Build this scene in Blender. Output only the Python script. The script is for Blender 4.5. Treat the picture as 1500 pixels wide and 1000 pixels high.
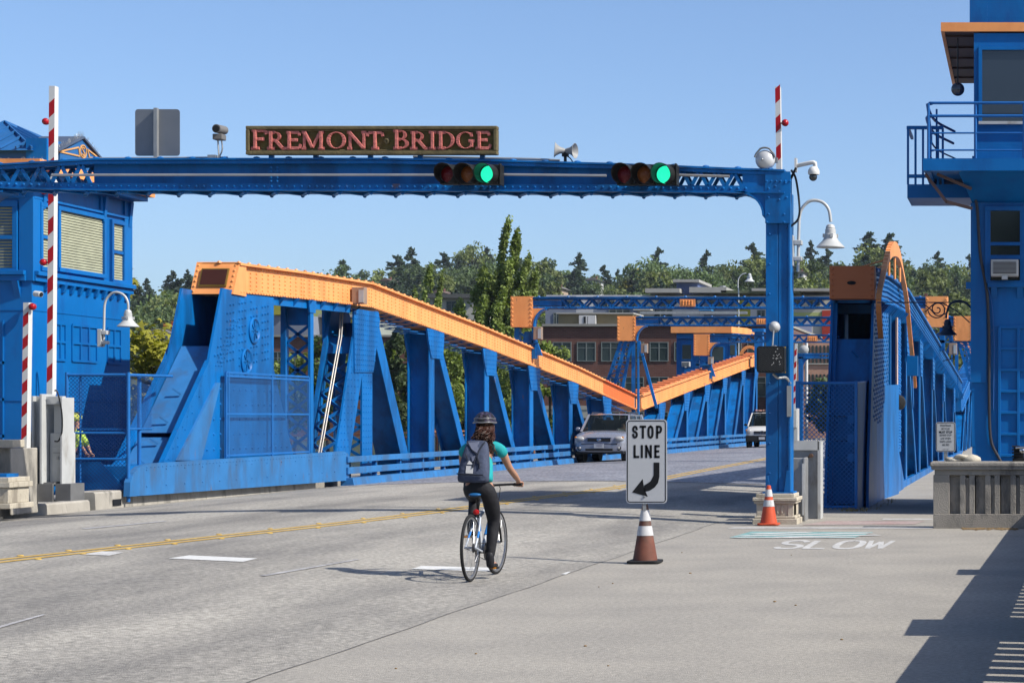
import bpy, math, random
from mathutils import Vector, Matrix, noise
R = random.Random(7)
rad = math.radians
for o in list(bpy.data.objects): bpy.data.objects.remove(o)
SC = bpy.context.scene
COL = SC.collection
# ---------------------------------------------------------------- camera, sky, sun, exposure
CAMH = 1.7
cd = bpy.data.cameras.new('camera'); cam = bpy.data.objects.new('camera', cd); COL.objects.link(cam)
cam.location = (0, 0, CAMH); cam.rotation_euler = (rad(90), 0, 0)
cd.lens = 72; cd.sensor_width = 36; cd.shift_x = -0.5; cd.shift_y = 112/1500
cd.clip_start = 0.1; cd.clip_end = 6000
SC.camera = cam
LD = Vector((-1.0, 0.25, -0.94)).normalized()          # direction the sunlight travels
sl = bpy.data.lights.new('sun', 'SUN'); so = bpy.data.objects.new('sun', sl); COL.objects.link(so)
sl.energy = 5.0; sl.angle = rad(0.5); sl.color = (1.0, 0.95, 0.86)
so.rotation_euler = LD.to_track_quat('-Z', 'Y').to_euler(); so.location = (30, -5, 40)
W = bpy.data.worlds.new('World'); SC.world = W; W.use_nodes = True
nt = W.node_tree; nt.nodes.clear()
sk = nt.nodes.new('ShaderNodeTexSky'); sk.sky_type = 'NISHITA'; sk.sun_disc = False
sk.sun_elevation = math.asin(-LD.z); sk.sun_rotation = math.atan2(-LD.x, -LD.y)
sk.altitude = 0; sk.air_density = 0.75; sk.dust_density = 1.5; sk.ozone_density = 5.0
bg = nt.nodes.new('ShaderNodeBackground'); bg.inputs['Strength'].default_value = 0.132
wo = nt.nodes.new('ShaderNodeOutputWorld')
nt.links.new(sk.outputs[0], bg.inputs[0]); nt.links.new(bg.outputs[0], wo.inputs[0])
SC.view_settings.view_transform = 'Standard'; SC.view_settings.look = 'None'
SC.view_settings.exposure = 0.5; SC.view_settings.gamma = 1.0
SC.view_settings.use_curve_mapping = False
# ---------------------------------------------------------------- measuring helpers (metres from readings off the photograph)
F = 3000.0; VX = 1500.0; HY = 612.0
def P(px, py, Y): return Vector(((px-VX)*Y/F, Y, CAMH+(HY-py)*Y/F))
def PX(px, py, X):
    Y = F*X/(px-VX); return Vector((X, Y, CAMH+(HY-py)*Y/F))
def gz(X, Y=30):
    t = (X+11.1)/6.1
    return 0.15*(1-t*t) if -1 < t < 1 else 0.0
def GP(px, py, up=0.0):
    z = 0.0
    for _ in range(12):
        Y = F*(CAMH-z)/(py-HY); X = (px-VX)*Y/F; z = 0.6*z+0.4*(gz(X, Y)+up)
    return Vector((X, Y, z))
# ---------------------------------------------------------------- materials
MC = {}
def mat(name, col, rough=0.5, metal=0.0, var=0.12, scale=3.0, bump=0.0, bscale=40.0, spec=None, rnd=0.0, dirt=None, dscale=1.2, dth=0.62, rust=0):
    if name in MC: return MC[name]
    col = [c*0.66 for c in col[:3]]; dirt = [c*0.66 for c in dirt] if dirt else None
    m = bpy.data.materials.new(name); m.use_nodes = True; t = m.node_tree
    b = t.nodes['Principled BSDF']; L = t.links
    b.inputs['Specular IOR Level'].default_value = 0.25; b.inputs['Roughness'].default_value = rough; b.inputs['Metallic'].default_value = metal
    if spec is not None: b.inputs['Specular IOR Level'].default_value = spec
    geo = t.nodes.new('ShaderNodeNewGeometry')
    n = t.nodes.new('ShaderNodeTexNoise'); n.inputs['Scale'].default_value = scale; n.inputs['Detail'].default_value = 6
    L.new(geo.outputs['Position'], n.inputs['Vector'])
    mr = t.nodes.new('ShaderNodeMapRange'); mr.inputs[1].default_value = 0.3; mr.inputs[2].default_value = 0.7
    mr.inputs[3].default_value = 1-var; mr.inputs[4].default_value = 1+var
    L.new(n.outputs['Fac'], mr.inputs[0])
    vm = t.nodes.new('ShaderNodeVectorMath'); vm.operation = 'SCALE'; vm.inputs[0].default_value = col[:3]
    fac = mr.outputs[0]
    if rnd:
        oi = t.nodes.new('ShaderNodeObjectInfo'); r2 = t.nodes.new('ShaderNodeMapRange')
        r2.inputs[3].default_value = 1-rnd; r2.inputs[4].default_value = 1+rnd
        L.new(oi.outputs['Random'], r2.inputs[0]); mm = t.nodes.new('ShaderNodeMath'); mm.operation = 'MULTIPLY'
        L.new(fac, mm.inputs[0]); L.new(r2.outputs[0], mm.inputs[1]); fac = mm.outputs[0]
    L.new(fac, vm.inputs['Scale']); out = vm.outputs[0]
    if dirt:
        n2 = t.nodes.new('ShaderNodeTexNoise'); n2.inputs['Scale'].default_value = dscale; n2.inputs['Detail'].default_value = 9; n2.inputs['Roughness'].default_value = 0.65
        mp = t.nodes.new('ShaderNodeMapping'); mp.inputs['Scale'].default_value = (1, 1, 0.35)
        L.new(geo.outputs['Position'], mp.inputs[0]); L.new(mp.outputs[0], n2.inputs['Vector'])
        cr = t.nodes.new('ShaderNodeValToRGB'); cr.color_ramp.elements[0].position = dth-0.07; cr.color_ramp.elements[1].position = dth+0.05
        L.new(n2.outputs['Fac'], cr.inputs[0])
        mx = t.nodes.new('ShaderNodeMixRGB'); L.new(cr.outputs[0], mx.inputs[0]); L.new(out, mx.inputs[1]); mx.inputs[2].default_value = (*dirt, 1); out = mx.outputs[0]
    if rust:
        n4 = t.nodes.new('ShaderNodeTexNoise'); n4.inputs['Scale'].default_value = 4.5; n4.inputs['Detail'].default_value = 10; n4.inputs['Roughness'].default_value = 0.7
        mp4 = t.nodes.new('ShaderNodeMapping'); mp4.inputs['Scale'].default_value = (1, 1, 0.3); mp4.inputs['Location'].default_value = (3.1, 7.7, 1.3)
        L.new(geo.outputs['Position'], mp4.inputs[0]); L.new(mp4.outputs[0], n4.inputs['Vector'])
        cr4 = t.nodes.new('ShaderNodeValToRGB'); cr4.color_ramp.elements[0].position = rust; cr4.color_ramp.elements[1].position = rust+0.06; cr4.color_ramp.elements[1].color = (0.75, 0.75, 0.75, 1)
        L.new(n4.outputs['Fac'], cr4.inputs[0]); mx4 = t.nodes.new('ShaderNodeMixRGB'); L.new(cr4.outputs[0], mx4.inputs[0]); L.new(out, mx4.inputs[1]); mx4.inputs[2].default_value = (0.13, 0.085, 0.07, 1); out = mx4.outputs[0]
    L.new(out, b.inputs['Base Color'])
    rr = t.nodes.new('ShaderNodeMapRange'); rr.inputs[3].default_value = max(0.02, rough-0.1); rr.inputs[4].default_value = min(1, rough+0.12)
    L.new(n.outputs['Fac'], rr.inputs[0]); L.new(rr.outputs[0], b.inputs['Roughness'])
    if bump:
        n3 = t.nodes.new('ShaderNodeTexNoise'); n3.inputs['Scale'].default_value = bscale; n3.inputs['Detail'].default_value = 4
        L.new(geo.outputs['Position'], n3.inputs['Vector'])
        bp = t.nodes.new('ShaderNodeBump'); bp.inputs['Strength'].default_value = bump; bp.inputs['Distance'].default_value = 0.02
        L.new(n3.outputs['Fac'], bp.inputs['Height']); L.new(bp.outputs[0], b.inputs['Normal'])
    MC[name] = m; return m
def glass(name, col=(0.02, 0.025, 0.03), rough=0.04):
    if name in MC: return MC[name]
    m = mat(name, col, rough, 0, 0.05, 0.6); m.node_tree.nodes['Principled BSDF'].inputs['Specular IOR Level'].default_value = 0.8; return m
BLUE = mat('blue_paint', (0.001, 0.165, 0.52), 0.42, 0, 0.10, 1.3, 0.12, 9, dirt=(0.004, 0.105, 0.33), dscale=1.6, dth=0.54, rust=0.645)
BLUED = mat('blue_paint_weathered', (0.035, 0.20, 0.50), 0.55, 0, 0.12, 2.2, 0.1, 12, dirt=(0.05, 0.15, 0.33), dscale=1.3, dth=0.54, rust=0.63)
ORNG = mat('orange_paint', (1.12, 0.45, 0.15), 0.5, 0, 0.06, 1.2, 0.12, 9, dirt=(0.98, 0.37, 0.12), dscale=1.1, dth=0.54, rust=0.66)
ORNG_SHADE = mat('orange_paint_shaded', (0.62, 0.20, 0.08), 0.55, 0, 0.07, 1.2, 0.1, 9, dirt=(0.48, 0.13, 0.045), dth=0.62)  # darker copy of the orange, with the right box end's shade in its colour
ORRED = mat('fresh_red_orange_paint', (0.86, 0.16, 0.03), 0.45)
CONC = mat('concrete', (0.46, 0.43, 0.375), 0.9, 0, 0.16, 2.5, 0.5, 60, dirt=(0.25, 0.235, 0.21), dscale=2.2, dth=0.6)
STONE = mat('pale_stone', (0.60, 0.54, 0.43), 0.85, 0, 0.14, 3, 0.4, 50, dirt=(0.33, 0.29, 0.23), dscale=3, dth=0.6)
GALV = mat('galvanised_metal', (0.47, 0.48, 0.48), 0.42, 0.55, 0.12, 3.5, 0.05, 30, dirt=(0.33, 0.31, 0.28), dscale=2, dth=0.63)
PALE = mat('pale_grey_paint', (0.62, 0.63, 0.62), 0.5, 0.1, 0.08, 3, dirt=(0.42, 0.40, 0.36), dscale=2.5, dth=0.64)
WHITE = mat('white_paint', (0.78, 0.78, 0.76), 0.45, 0, 0.05, 4)
BLACK = mat('black_plastic', (0.018, 0.018, 0.018), 0.45)
DARK = mat('dark_recess', (0.01, 0.012, 0.016), 0.7)
RED = mat('red_paint', (0.52, 0.012, 0.02), 0.4)
REDL = mat('red_lens', (0.45, 0.01, 0.02), 0.2)
WIN = glass('window_glass', (0.015, 0.02, 0.025))
WINB = mat('building_window_glass', (0.045, 0.065, 0.065), 0.12, 0, 0.5, 0.25)
TRUNK = mat('bark', (0.09, 0.065, 0.045), 0.95, 0, 0.2, 5)
# ---------------------------------------------------------------- mesh builder
ORG = {}
class MB:
    def __init__(s): s.v = []; s.f = []; s.m = []; s.mi = 0
    def add(s, vs, fs):
        b = len(s.v); s.v += [Vector(v) for v in vs]
        for f in fs: s.f.append([b+i for i in f]); s.m.append(s.mi)
        return s
    def box(s, lo, hi, M=None):
        (a, b, c), (d, e, f) = lo, hi
        if a > d: a, d = d, a
        if b > e: b, e = e, b
        if c > f: c, f = f, c
        vs = [Vector(q) for q in ((a,b,c),(d,b,c),(d,e,c),(a,e,c),(a,b,f),(d,b,f),(d,e,f),(a,e,f))]
        if M: vs = [M @ q for q in vs]
        return s.add(vs, [(0,3,2,1),(4,5,6,7),(0,1,5,4),(1,2,6,5),(2,3,7,6),(3,0,4,7)])
    def cbox(s, c, sz, M=None):
        return s.box([c[i]-sz[i]/2 for i in range(3)], [c[i]+sz[i]/2 for i in range(3)], M)
    def beam(s, p, q, w, h, up=(0,0,1)):
        p, q = Vector(p), Vector(q); d = q-p
        if d.length < 1e-6: return s
        d.normalize(); sd = d.cross(Vector(up))
        if sd.length < 1e-4: sd = d.cross(Vector((1,0,0)))
        sd.normalize(); u = sd.cross(d).normalized(); sd *= w/2; u *= h/2
        vs = [p-sd-u, p+sd-u, p+sd+u, p-sd+u, q-sd-u, q+sd-u, q+sd+u, q-sd+u]
        return s.add(vs, [(0,1,2,3),(7,6,5,4),(0,4,5,1),(1,5,6,2),(2,6,7,3),(3,7,4,0)])
    def cyl(s, p, q, r0, r1=None, n=12, cap=True):
        p, q = Vector(p), Vector(q); r1 = r0 if r1 is None else r1; d = (q-p).normalized()
        a = d.cross(Vector((0,0,1)));
        if a.length < 1e-3: a = Vector((1,0,0))
        a.normalize(); b = d.cross(a); vs = []
        for c, r in ((p, r0), (q, r1)):
            for i in range(n):
                t = 2*math.pi*i/n; vs.append(c+a*r*math.cos(t)+b*r*math.sin(t))
        fs = [(i, (i+1) % n, n+(i+1) % n, n+i) for i in range(n)]
        if cap: fs += [tuple(range(n-1, -1, -1)), tuple(range(n, 2*n))]
        return s.add(vs, fs)
    def tube(s, pts, r, n=8):
        pts = [Vector(p) for p in pts]; rs = r if isinstance(r, (list, tuple)) else [r]*len(pts)
        ref = Vector((0.13, 0.27, 0.95)); b = len(s.v); vs = []
        for i, p in enumerate(pts):
            d = (pts[min(i+1, len(pts)-1)]-pts[max(i-1, 0)]).normalized()
            a = d.cross(ref)
            if a.length < 0.05: a = d.cross(Vector((1,0,0)))
            a.normalize(); c = d.cross(a)
            for k in range(n):
                t = 2*math.pi*k/n; vs.append(p+a*rs[i]*math.cos(t)+c*rs[i]*math.sin(t))
        fs = []
        for i in range(len(pts)-1):
            for k in range(n): fs.append((i*n+k, i*n+(k+1) % n, (i+1)*n+(k+1) % n, (i+1)*n+k))
        fs += [tuple(range(n-1, -1, -1)), tuple(range((len(pts)-1)*n, len(pts)*n))]
        return s.add(vs, fs)
    def lathe(s, o, prof, n=20, ax=(0,0,1)):
        o = Vector(o); ax = Vector(ax).normalized(); a = ax.orthogonal().normalized(); b = ax.cross(a); vs = []
        for r, h in prof:
            for i in range(n):
                t = 2*math.pi*i/n; vs.append(o+ax*h+a*r*math.cos(t)+b*r*math.sin(t))
        fs = []
        for j in range(len(prof)-1):
            for i in range(n): fs.append((j*n+i, j*n+(i+1) % n, (j+1)*n+(i+1) % n, (j+1)*n+i))
        fs += [tuple(range(n-1, -1, -1)), tuple(range((len(prof)-1)*n, len(prof)*n))]
        return s.add(vs, fs)
    def sph(s, c, r, n=12, m=8, sc=(1,1,1)):
        prof = [(r*math.sin(math.pi*j/m), -r*math.cos(math.pi*j/m)) for j in range(m+1)]
        b = len(s.v); s.lathe((0,0,0), [(max(q[0], 1e-4), q[1]) for q in prof], n)
        for i in range(b, len(s.v)):
            v = s.v[i]; s.v[i] = Vector((c[0]+v.x*sc[0], c[1]+v.y*sc[1], c[2]+v.z*sc[2]))
        return s
    def prism(s, poly, d):
        """poly: 3-D points of a flat outline; d: extrusion vector"""
        poly = [Vector(p) for p in poly]; d = Vector(d); n = len(poly)
        vs = poly+[p+d for p in poly]
        return s.add(vs, [tuple(range(n)), tuple(range(2*n-1, n-1, -1))]+[(i, n+i, n+(i+1) % n, (i+1) % n) for i in range(n)])
    def face(s, pts): return s.add(pts, [tuple(range(len(pts)))])
    def riv(s, p, nrm, r=0.02, n=6):
        p = Vector(p); nn = Vector(nrm).normalized(); a = nn.orthogonal().normalized(); b = nn.cross(a)
        vs = []
        for k, (rr, h) in enumerate(((1, -0.02), (0.72, 0.55))):
            for i in range(n):
                t = 2*math.pi*i/n; vs.append(p+(a*math.cos(t)+b*math.sin(t))*r*rr+nn*r*h)
        vs.append(p+nn*r*0.85)
        return s.add(vs, [(i, (i+1) % n, n+(i+1) % n, n+i) for i in range(n)]+[(n+i, n+(i+1) % n, 2*n) for i in range(n)])
    def grid(s, p, u, v, nu, nv, nrm, r=0.02, jit=0):
        for i in range(nu):
            for j in range(nv):
                s.riv(Vector(p)+Vector(u)*((i+0.5)/nu)+Vector(v)*((j+0.5)/nv), nrm, r)
        return s
    def line(s, p, q, step, nrm, r=0.02):
        p, q = Vector(p), Vector(q); n = max(1, int((q-p).length/step))
        for i in range(n+1): s.riv(p.lerp(q, i/n), nrm, r)
        return s
    def build(s, name, ms, parent=None, smooth=None, bevel=0, **kw):
        me = bpy.data.meshes.new(name); org = ORG.get(parent.name, Vector((0,0,0))) if parent else Vector((0,0,0))
        me.from_pydata([v-org for v in s.v], [], s.f); me.validate()
        if not isinstance(ms, (list, tuple)): ms = [ms]
        for m in ms: me.materials.append(m)
        if len(ms) > 1:
            for i, p in enumerate(me.polygons): p.material_index = s.m[i]
        if smooth is not None:
            me.shade_smooth(); me.set_sharp_from_angle(angle=rad(smooth))
        o = bpy.data.objects.new(name, me); COL.objects.link(o)
        if parent: o.parent = parent; ORG[o.name] = org
        if bevel:
            b = o.modifiers.new('bevel', 'BEVEL'); b.width = bevel; b.segments = 2; b.limit_method = 'ANGLE'; b.angle_limit = rad(40)
        for k, v in kw.items(): o[k] = v
        return o
def thing(name, label, cat, loc=(0,0,0), group=None):
    o = bpy.data.objects.new(name, None); COL.objects.link(o); o.location = loc; o.empty_display_size = 0.3
    o['label'] = label; o['category'] = cat
    if group: o['group'] = group
    ORG[o.name] = Vector(loc); return o
def copyt(o, parent=None):
    c = o.copy(); COL.objects.link(c)
    if parent: c.parent = parent
    for ch in list(o.children): copyt(ch, c)
    return c
def place(o, loc=None, rz=None, sc=None, label=None, group=None):
    if loc is not None: o.location = loc
    if rz is not None: o.rotation_euler.z = rz
    if sc is not None: o.scale = (sc, sc, sc) if not isinstance(sc, (tuple, list)) else sc
    if label: o['label'] = label
    if group: o['group'] = group
    return o
def text_mesh(txt, M, sx, sy, depth=0.003, align='CENTER', sp=1.0, off=0.0):
    """flat lettering as a mesh builder; M places the local XY plane"""
    cu = bpy.data.curves.new('t', 'FONT'); cu.body = txt; cu.align_x = align; cu.size = 1; cu.space_character = sp; cu.extrude = depth; cu.offset = off
    o = bpy.data.objects.new('t', cu); COL.objects.link(o)
    bpy.context.view_layer.update()
    me = bpy.data.meshes.new_from_object(o.evaluated_get(bpy.context.evaluated_depsgraph_get()))
    mb = MB(); S = Matrix.Diagonal((sx, sy, 1, 1))
    mb.v = [M @ (S @ v.co) for v in me.vertices]; mb.f = [list(p.vertices) for p in me.polygons]; mb.m = [0]*len(mb.f)
    bpy.data.objects.remove(o); bpy.data.curves.remove(cu); bpy.data.meshes.remove(me)
    return mb
def arcstrip(mb, pts, y0, y1, t):
    for (x0, z0), (x1, z1) in zip(pts[:-1], pts[1:]):
        d = Vector((x1-x0, 0, z1-z0)).normalized(); n = Vector((-d.z, 0, d.x))*t
        a, b = Vector((x0, y0, z0)), Vector((x1, y0, z1)); mb.prism([a, b, b+n, a+n], (0, y1-y0, 0))
    return mb
def frame(o, x, y):   # matrix from origin and two axes
    x = Vector(x).normalized(); y = Vector(y).normalized(); z = x.cross(y)
    m = Matrix((x, y, z)).transposed().to_4x4(); m.translation = Vector(o); return m
def bez(pts, n=24):
    """Catmull-Rom through points"""
    pts = [Vector(p) for p in pts]; out = []; q = [2*pts[0]-pts[1]]+pts+[2*pts[-1]-pts[-2]]
    k = max(2, n//(len(pts)-1))
    for i in range(1, len(q)-2):
        for j in range(k):
            t = j/k; a, b, c, d = q[i-1], q[i], q[i+1], q[i+2]
            out.append(0.5*((2*b)+(c-a)*t+(2*a-5*b+4*c-d)*t*t+(3*b-a-3*c+d)*t**3))
    return out+[pts[-1]]
def struct(mb, name, m, smooth=None):
    o = mb.build(name, m, smooth=smooth); o['kind'] = 'structure'; return o
# ================================================================ SETTING: ground, roads, water
def ramp_mat(name, c1, c2, scale, rough=0.9, bump=0.5, bs=90, stretch=(1,1,1), p0=0.35, p1=0.65, fine=0.12, fs=60):
    m = bpy.data.materials.new(name); m.use_nodes = True; t = m.node_tree; b = t.nodes['Principled BSDF']; L = t.links
    b.inputs['Roughness'].default_value = rough
    g = t.nodes.new('ShaderNodeNewGeometry'); mp = t.nodes.new('ShaderNodeMapping'); mp.inputs['Scale'].default_value = stretch
    L.new(g.outputs['Position'], mp.inputs[0])
    n = t.nodes.new('ShaderNodeTexNoise'); n.inputs['Scale'].default_value = scale; n.inputs['Detail'].default_value = 8; n.inputs['Roughness'].default_value = 0.6
    L.new(mp.outputs[0], n.inputs['Vector'])
    cr = t.nodes.new('ShaderNodeValToRGB'); cr.color_ramp.elements[0].position = p0; cr.color_ramp.elements[1].position = p1
    cr.color_ramp.elements[0].color = (*[c*.66 for c in c1], 1); cr.color_ramp.elements[1].color = (*[c*.66 for c in c2], 1)
    L.new(n.outputs['Fac'], cr.inputs[0])
    n2 = t.nodes.new('ShaderNodeTexNoise'); n2.inputs['Scale'].default_value = fs; n2.inputs['Detail'].default_value = 3
    L.new(g.outputs['Position'], n2.inputs['Vector'])
    mr = t.nodes.new('ShaderNodeMapRange'); mr.inputs[1].default_value = 0.3; mr.inputs[2].default_value = 0.7
    mr.inputs[3].default_value = 1-fine; mr.inputs[4].default_value = 1+fine; L.new(n2.outputs['Fac'], mr.inputs[0])
    vm = t.nodes.new('ShaderNodeVectorMath'); vm.operation = 'SCALE'; L.new(cr.outputs[0], vm.inputs[0]); L.new(mr.outputs[0], vm.inputs['Scale'])
    L.new(vm.outputs[0], b.inputs['Base Color'])
    n3 = t.nodes.new('ShaderNodeTexNoise'); n3.inputs['Scale'].default_value = bs; L.new(g.outputs['Position'], n3.inputs['Vector'])
    bp = t.nodes.new('ShaderNodeBump'); bp.inputs['Strength'].default_value = bump; bp.inputs['Distance'].default_value = 0.012
    L.new(n3.outputs['Fac'], bp.inputs['Height']); L.new(bp.outputs[0], b.inputs['Normal'])
    return m
ROADM = ramp_mat('worn_concrete_road', (0.25, 0.235, 0.213), (0.46, 0.43, 0.375), 0.62, stretch=(1.0, 0.22, 1), fine=0.36, fs=20, bump=0.9, p0=0.36, p1=0.60)
WALKM = ramp_mat('sidewalk_concrete', (0.355, 0.33, 0.29), (0.435, 0.402, 0.347), 0.8, fine=0.2, fs=24, bump=0.7)
SEAL = ramp_mat('dark_joint', (0.12, 0.115, 0.11), (0.22, 0.21, 0.2), 2.0)
# steel grid deck
GRID = bpy.data.materials.new('steel_grid_deck'); GRID.use_nodes = True
_t = GRID.node_tree; _b = _t.nodes['Principled BSDF']; _g = _t.nodes.new('ShaderNodeNewGeometry')
_v = _t.nodes.new('ShaderNodeTexVoronoi'); _v.inputs['Scale'].default_value = 11; _mp = _t.nodes.new('ShaderNodeMapping'); _mp.inputs['Scale'].default_value = (1.0, 0.7, 1)
_t.links.new(_g.outputs['Position'], _mp.inputs[0]); _t.links.new(_mp.outputs[0], _v.inputs['Vector'])
_n = _t.nodes.new('ShaderNodeTexNoise'); _n.inputs['Scale'].default_value = 0.7; _n.inputs['Detail'].default_value = 7; _t.links.new(_mp.outputs[0], _n.inputs['Vector'])
_c = _t.nodes.new('ShaderNodeValToRGB'); _c.color_ramp.elements[0].color = (0.37, 0.375, 0.41, 1); _c.color_ramp.elements[1].color = (0.13, 0.13, 0.14, 1)
_c.color_ramp.elements[0].position = 0.15; _c.color_ramp.elements[1].position = 0.75
_t.links.new(_v.outputs['Distance'], _c.inputs[0])
_mx = _t.nodes.new('ShaderNodeMixRGB'); _mx.blend_type = 'MULTIPLY'; _mx.inputs[0].default_value = 0.6
_c2 = _t.nodes.new('ShaderNodeValToRGB'); _c2.color_ramp.elements[0].color = (0.5, 0.5, 0.53, 1); _c2.color_ramp.elements[0].position = 0.35; _c2.color_ramp.elements[1].position = 0.65
_t.links.new(_n.outputs['Fac'], _c2.inputs[0]); _t.links.new(_c.outputs[0], _mx.inputs[1]); _t.links.new(_c2.outputs[0], _mx.inputs[2])
_t.links.new(_mx.outputs[0], _b.inputs['Base Color']); _b.inputs['Roughness'].default_value = 0.6; _b.inputs['Metallic'].default_value = 0.15
_bp = _t.nodes.new('ShaderNodeBump'); _bp.inputs['Strength'].default_value = 0.35; _bp.inputs['Distance'].default_value = 0.03
_t.links.new(_v.outputs['Distance'], _bp.inputs['Height']); _t.links.new(_bp.outputs[0], _b.inputs['Normal'])
GRASSM = ramp_mat('dry_ground', (0.06, 0.08, 0.03), (0.16, 0.15, 0.08), 0.1, fs=2)
HILLM = ramp_mat('hill_ground', (0.03, 0.05, 0.02), (0.07, 0.09, 0.035), 0.05, fs=0.6)
XE, XC = -5.0, -17.15        # road's right edge, left kerb face
def strip(xs, ys, zf):
    mb = MB(); n = len(ys)
    vs = [(x, y, zf(x, y)) for x in xs for y in ys]
    fs = [(i*n+j, (i+1)*n+j, (i+1)*n+j+1, i*n+j+1) for i in range(len(xs)-1) for j in range(n-1)]
    return mb.add(vs, fs)
xs = [XC+(XE-XC)*i/24 for i in range(25)]
YD = 50.6                     # where the lifting deck starts
struct(strip(xs, [-30, 0, 10, 20, 30, 40, YD-0.25], gz), 'road', ROADM, 30)
struct(strip(xs, [YD-0.25, YD], lambda x, y: gz(x)-0.02), 'expansion_joint', SEAL)
mb = strip(xs, [YD+0.03, 70, 91, 110, 138.5], lambda x, y: gz(x)+0.0)
mb.box((XC, YD+0.03, -0.9), (XE, 138.5, -0.06)); struct(mb, 'bridge_deck', GRID)
mb = strip([XE, -2, 1, 40], [-30, 0, 20, 35, 60], lambda x, y: 0.0); struct(mb, 'sidewalk', WALKM)
mb = MB(); mb.box((XE+0.05, 60.0, -0.5), (0.2, 138.5, -0.002)); struct(mb, 'bridge_sidewalk', WALKM)
mb = MB(); mb.box((-22, 50.0, -0.5), (-18.2, 138.5, 0.1)); struct(mb, 'bridge_sidewalk', WALKM)
mb = strip([-60, -30, XC-0.32], [-30, 0, 30, 50], lambda x, y: 0.10); struct(mb, 'sidewalk', WALKM)
# land under the near approach, water, far shore, hill
mb = MB(); mb.box((-400, -300, -12), (300, 49.9, -0.05)); struct(mb, 'ground', GRASSM)
WAT = mat('canal_water', (0.02, 0.045, 0.05), 0.08, 0, 0.2, 0.3, 0.3, 2.0); mb = MB(); mb.face([(-1500, 49, -8.5), (1500, 49, -8.5), (1500, 160, -8.5), (-1500, 160, -8.5)]); struct(mb, 'water', WAT)
mb = MB(); mb.box((XC-0.3, 138.6, -2), (XE+3, 400, -0.004)); struct(mb, 'road', ROADM)
def hz(x, y):
    if y < 300: b = -7+7*max(0, min(1, (y-150)/20))
    else: b = 0
    t = max(0, min(1, (y-260)/380)); t = t*t*(3-2*t)
    h = 31+3.5*math.sin(x*0.011+1.0)+2.5*math.sin(x*0.027)+8*math.exp(-((x+265)/70)**2)
    return b-0.1+h*t
ysx = [148, 152, 165, 180, 220]+[260+20*i for i in range(30)]+[1200, 2500]
struct(strip([-1500, -900]+[-600+25*i for i in range(41)]+[700, 1500], ysx, hz), 'hill', HILLM, 60)
mb = MB(); mb.face([(-6000, -6000, -13), (6000, -6000, -13), (6000, 6000, -13), (-6000, 6000, -13)]); struct(mb, 'terrain', HILLM)
# abutments (structure)
mb = MB(); mb.box((-22, 45, -12), (3, 51.2, -0.55)); mb.box((-22, 137, -12), (3, 146, -0.7)); struct(mb, 'abutment', CONC)
# kerb on the left
mb = MB()
def kerb(y0, y1, h=0.2, w=0.3): mb.prism([(XC-w-0.02, y0, -0.1), (XC+0.02, y0, -0.1), (XC, y0, h-0.03), (XC-0.03, y0, h), (XC-w-0.02, y0, h)], (0, y1-y0, 0))
yy = -20
while yy < 37.6:
    kerb(yy, yy+3.2-0.015); yy += 3.2
kerb(37.8, 39.6, 0.33, 0.5)
yy = 39.62
while yy < 49.5:
    kerb(yy, min(yy+3.3, 50.4), 0.21); yy += 3.32
struct(mb, 'kerb', CONC)
mb = MB(); mb.box((XC+0.021, 38.5, 0.05), (XC+0.03, 38.85, 0.17)); struct(mb, 'kerb_drain', DARK)
# painted markings
YEL = ramp_mat('worn_yellow_paint', (0.60, 0.36, 0.05), (0.72, 0.48, 0.12), 3, fine=0.2, fs=20)
WHP = ramp_mat('road_white_paint', (0.72, 0.72, 0.70), (0.82, 0.82, 0.8), 3, fine=0.08, fs=20)
WWP = ramp_mat('worn_white_paint', (0.54, 0.53, 0.51), (0.70, 0.69, 0.67), 2.5, fine=0.2, fs=14)
TEAL = ramp_mat('worn_teal_paint', (0.16, 0.36, 0.36), (0.30, 0.50, 0.48), 2.5, fine=0.2, fs=14)
PINK = ramp_mat('faded_red_paint', (0.44, 0.30, 0.28), (0.46, 0.38, 0.35), 2.0, fine=0.2, fs=14)
LIFT = 0.006
def ribbon(pts, w, dx=0.0, lift=LIFT):
    mb = MB(); q = []
    for p in pts:
        for s in (-w/2, w/2): x = p[0]+dx+s; q.append((x, p[1], gz(x)+lift))
    return mb.add(q, [(2*i, 2*i+1, 2*i+3, 2*i+2) for i in range(len(pts)-1)])
ctr = bez([GP(-260, 855), GP(0, 822), GP(280, 791), GP(560, 759.5), GP(760, 733), GP(919, 711.5), GP(1010, 693), GP(1121, 672), GP(1200, 656)], 64)
mb = ribbon(ctr, 0.11, -0.14); b2 = ribbon(ctr, 0.11, 0.10); mb.add(b2.v, b2.f)
o = mb.build('yellow_line', YEL); o['kind'] = 'structure'
# reflective buttons along it
btn = MB(); 
for i in range(2, 30):
    p = ctr[i*2] if i*2 < len(ctr) else None
    if p and p.y < 49:
        for dx in (-0.3, 0.27): btn.lathe((p.x+dx, p.y+(0.3 if dx > 0 else 0), gz(p.x+dx)+0.003), [(0.04, 0), (0.036, 0.007), (0.02, 0.011), (0.002, 0.012)], 8)
btn.build('lane_marker', YEL, smooth=40)['kind'] = 'structure'
def patch(pxs, m, name, up=LIFT):
    mb = MB(); pts = [GP(x, y) for x, y in pxs]; 
    mb.face([(p.x, p.y, gz(p.x)+up) for p in pts]); o = mb.build(name, m); o['kind'] = 'structure'; return o
patch([(118, 812), (160, 814), (181, 809.5), (150, 807.5)], WWP, 'painted_mark')
patch([(247, 818), (356, 823), (377, 818), (277, 813.5)], WHP, 'painted_mark')
patch([(603, 833.5), (712, 837), (742, 832), (617, 829)], WHP, 'painted_mark')
patch([(822, 841), (829, 841.5), (836, 837.8), (832, 837.6)], WHP, 'painted_mark')
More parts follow.
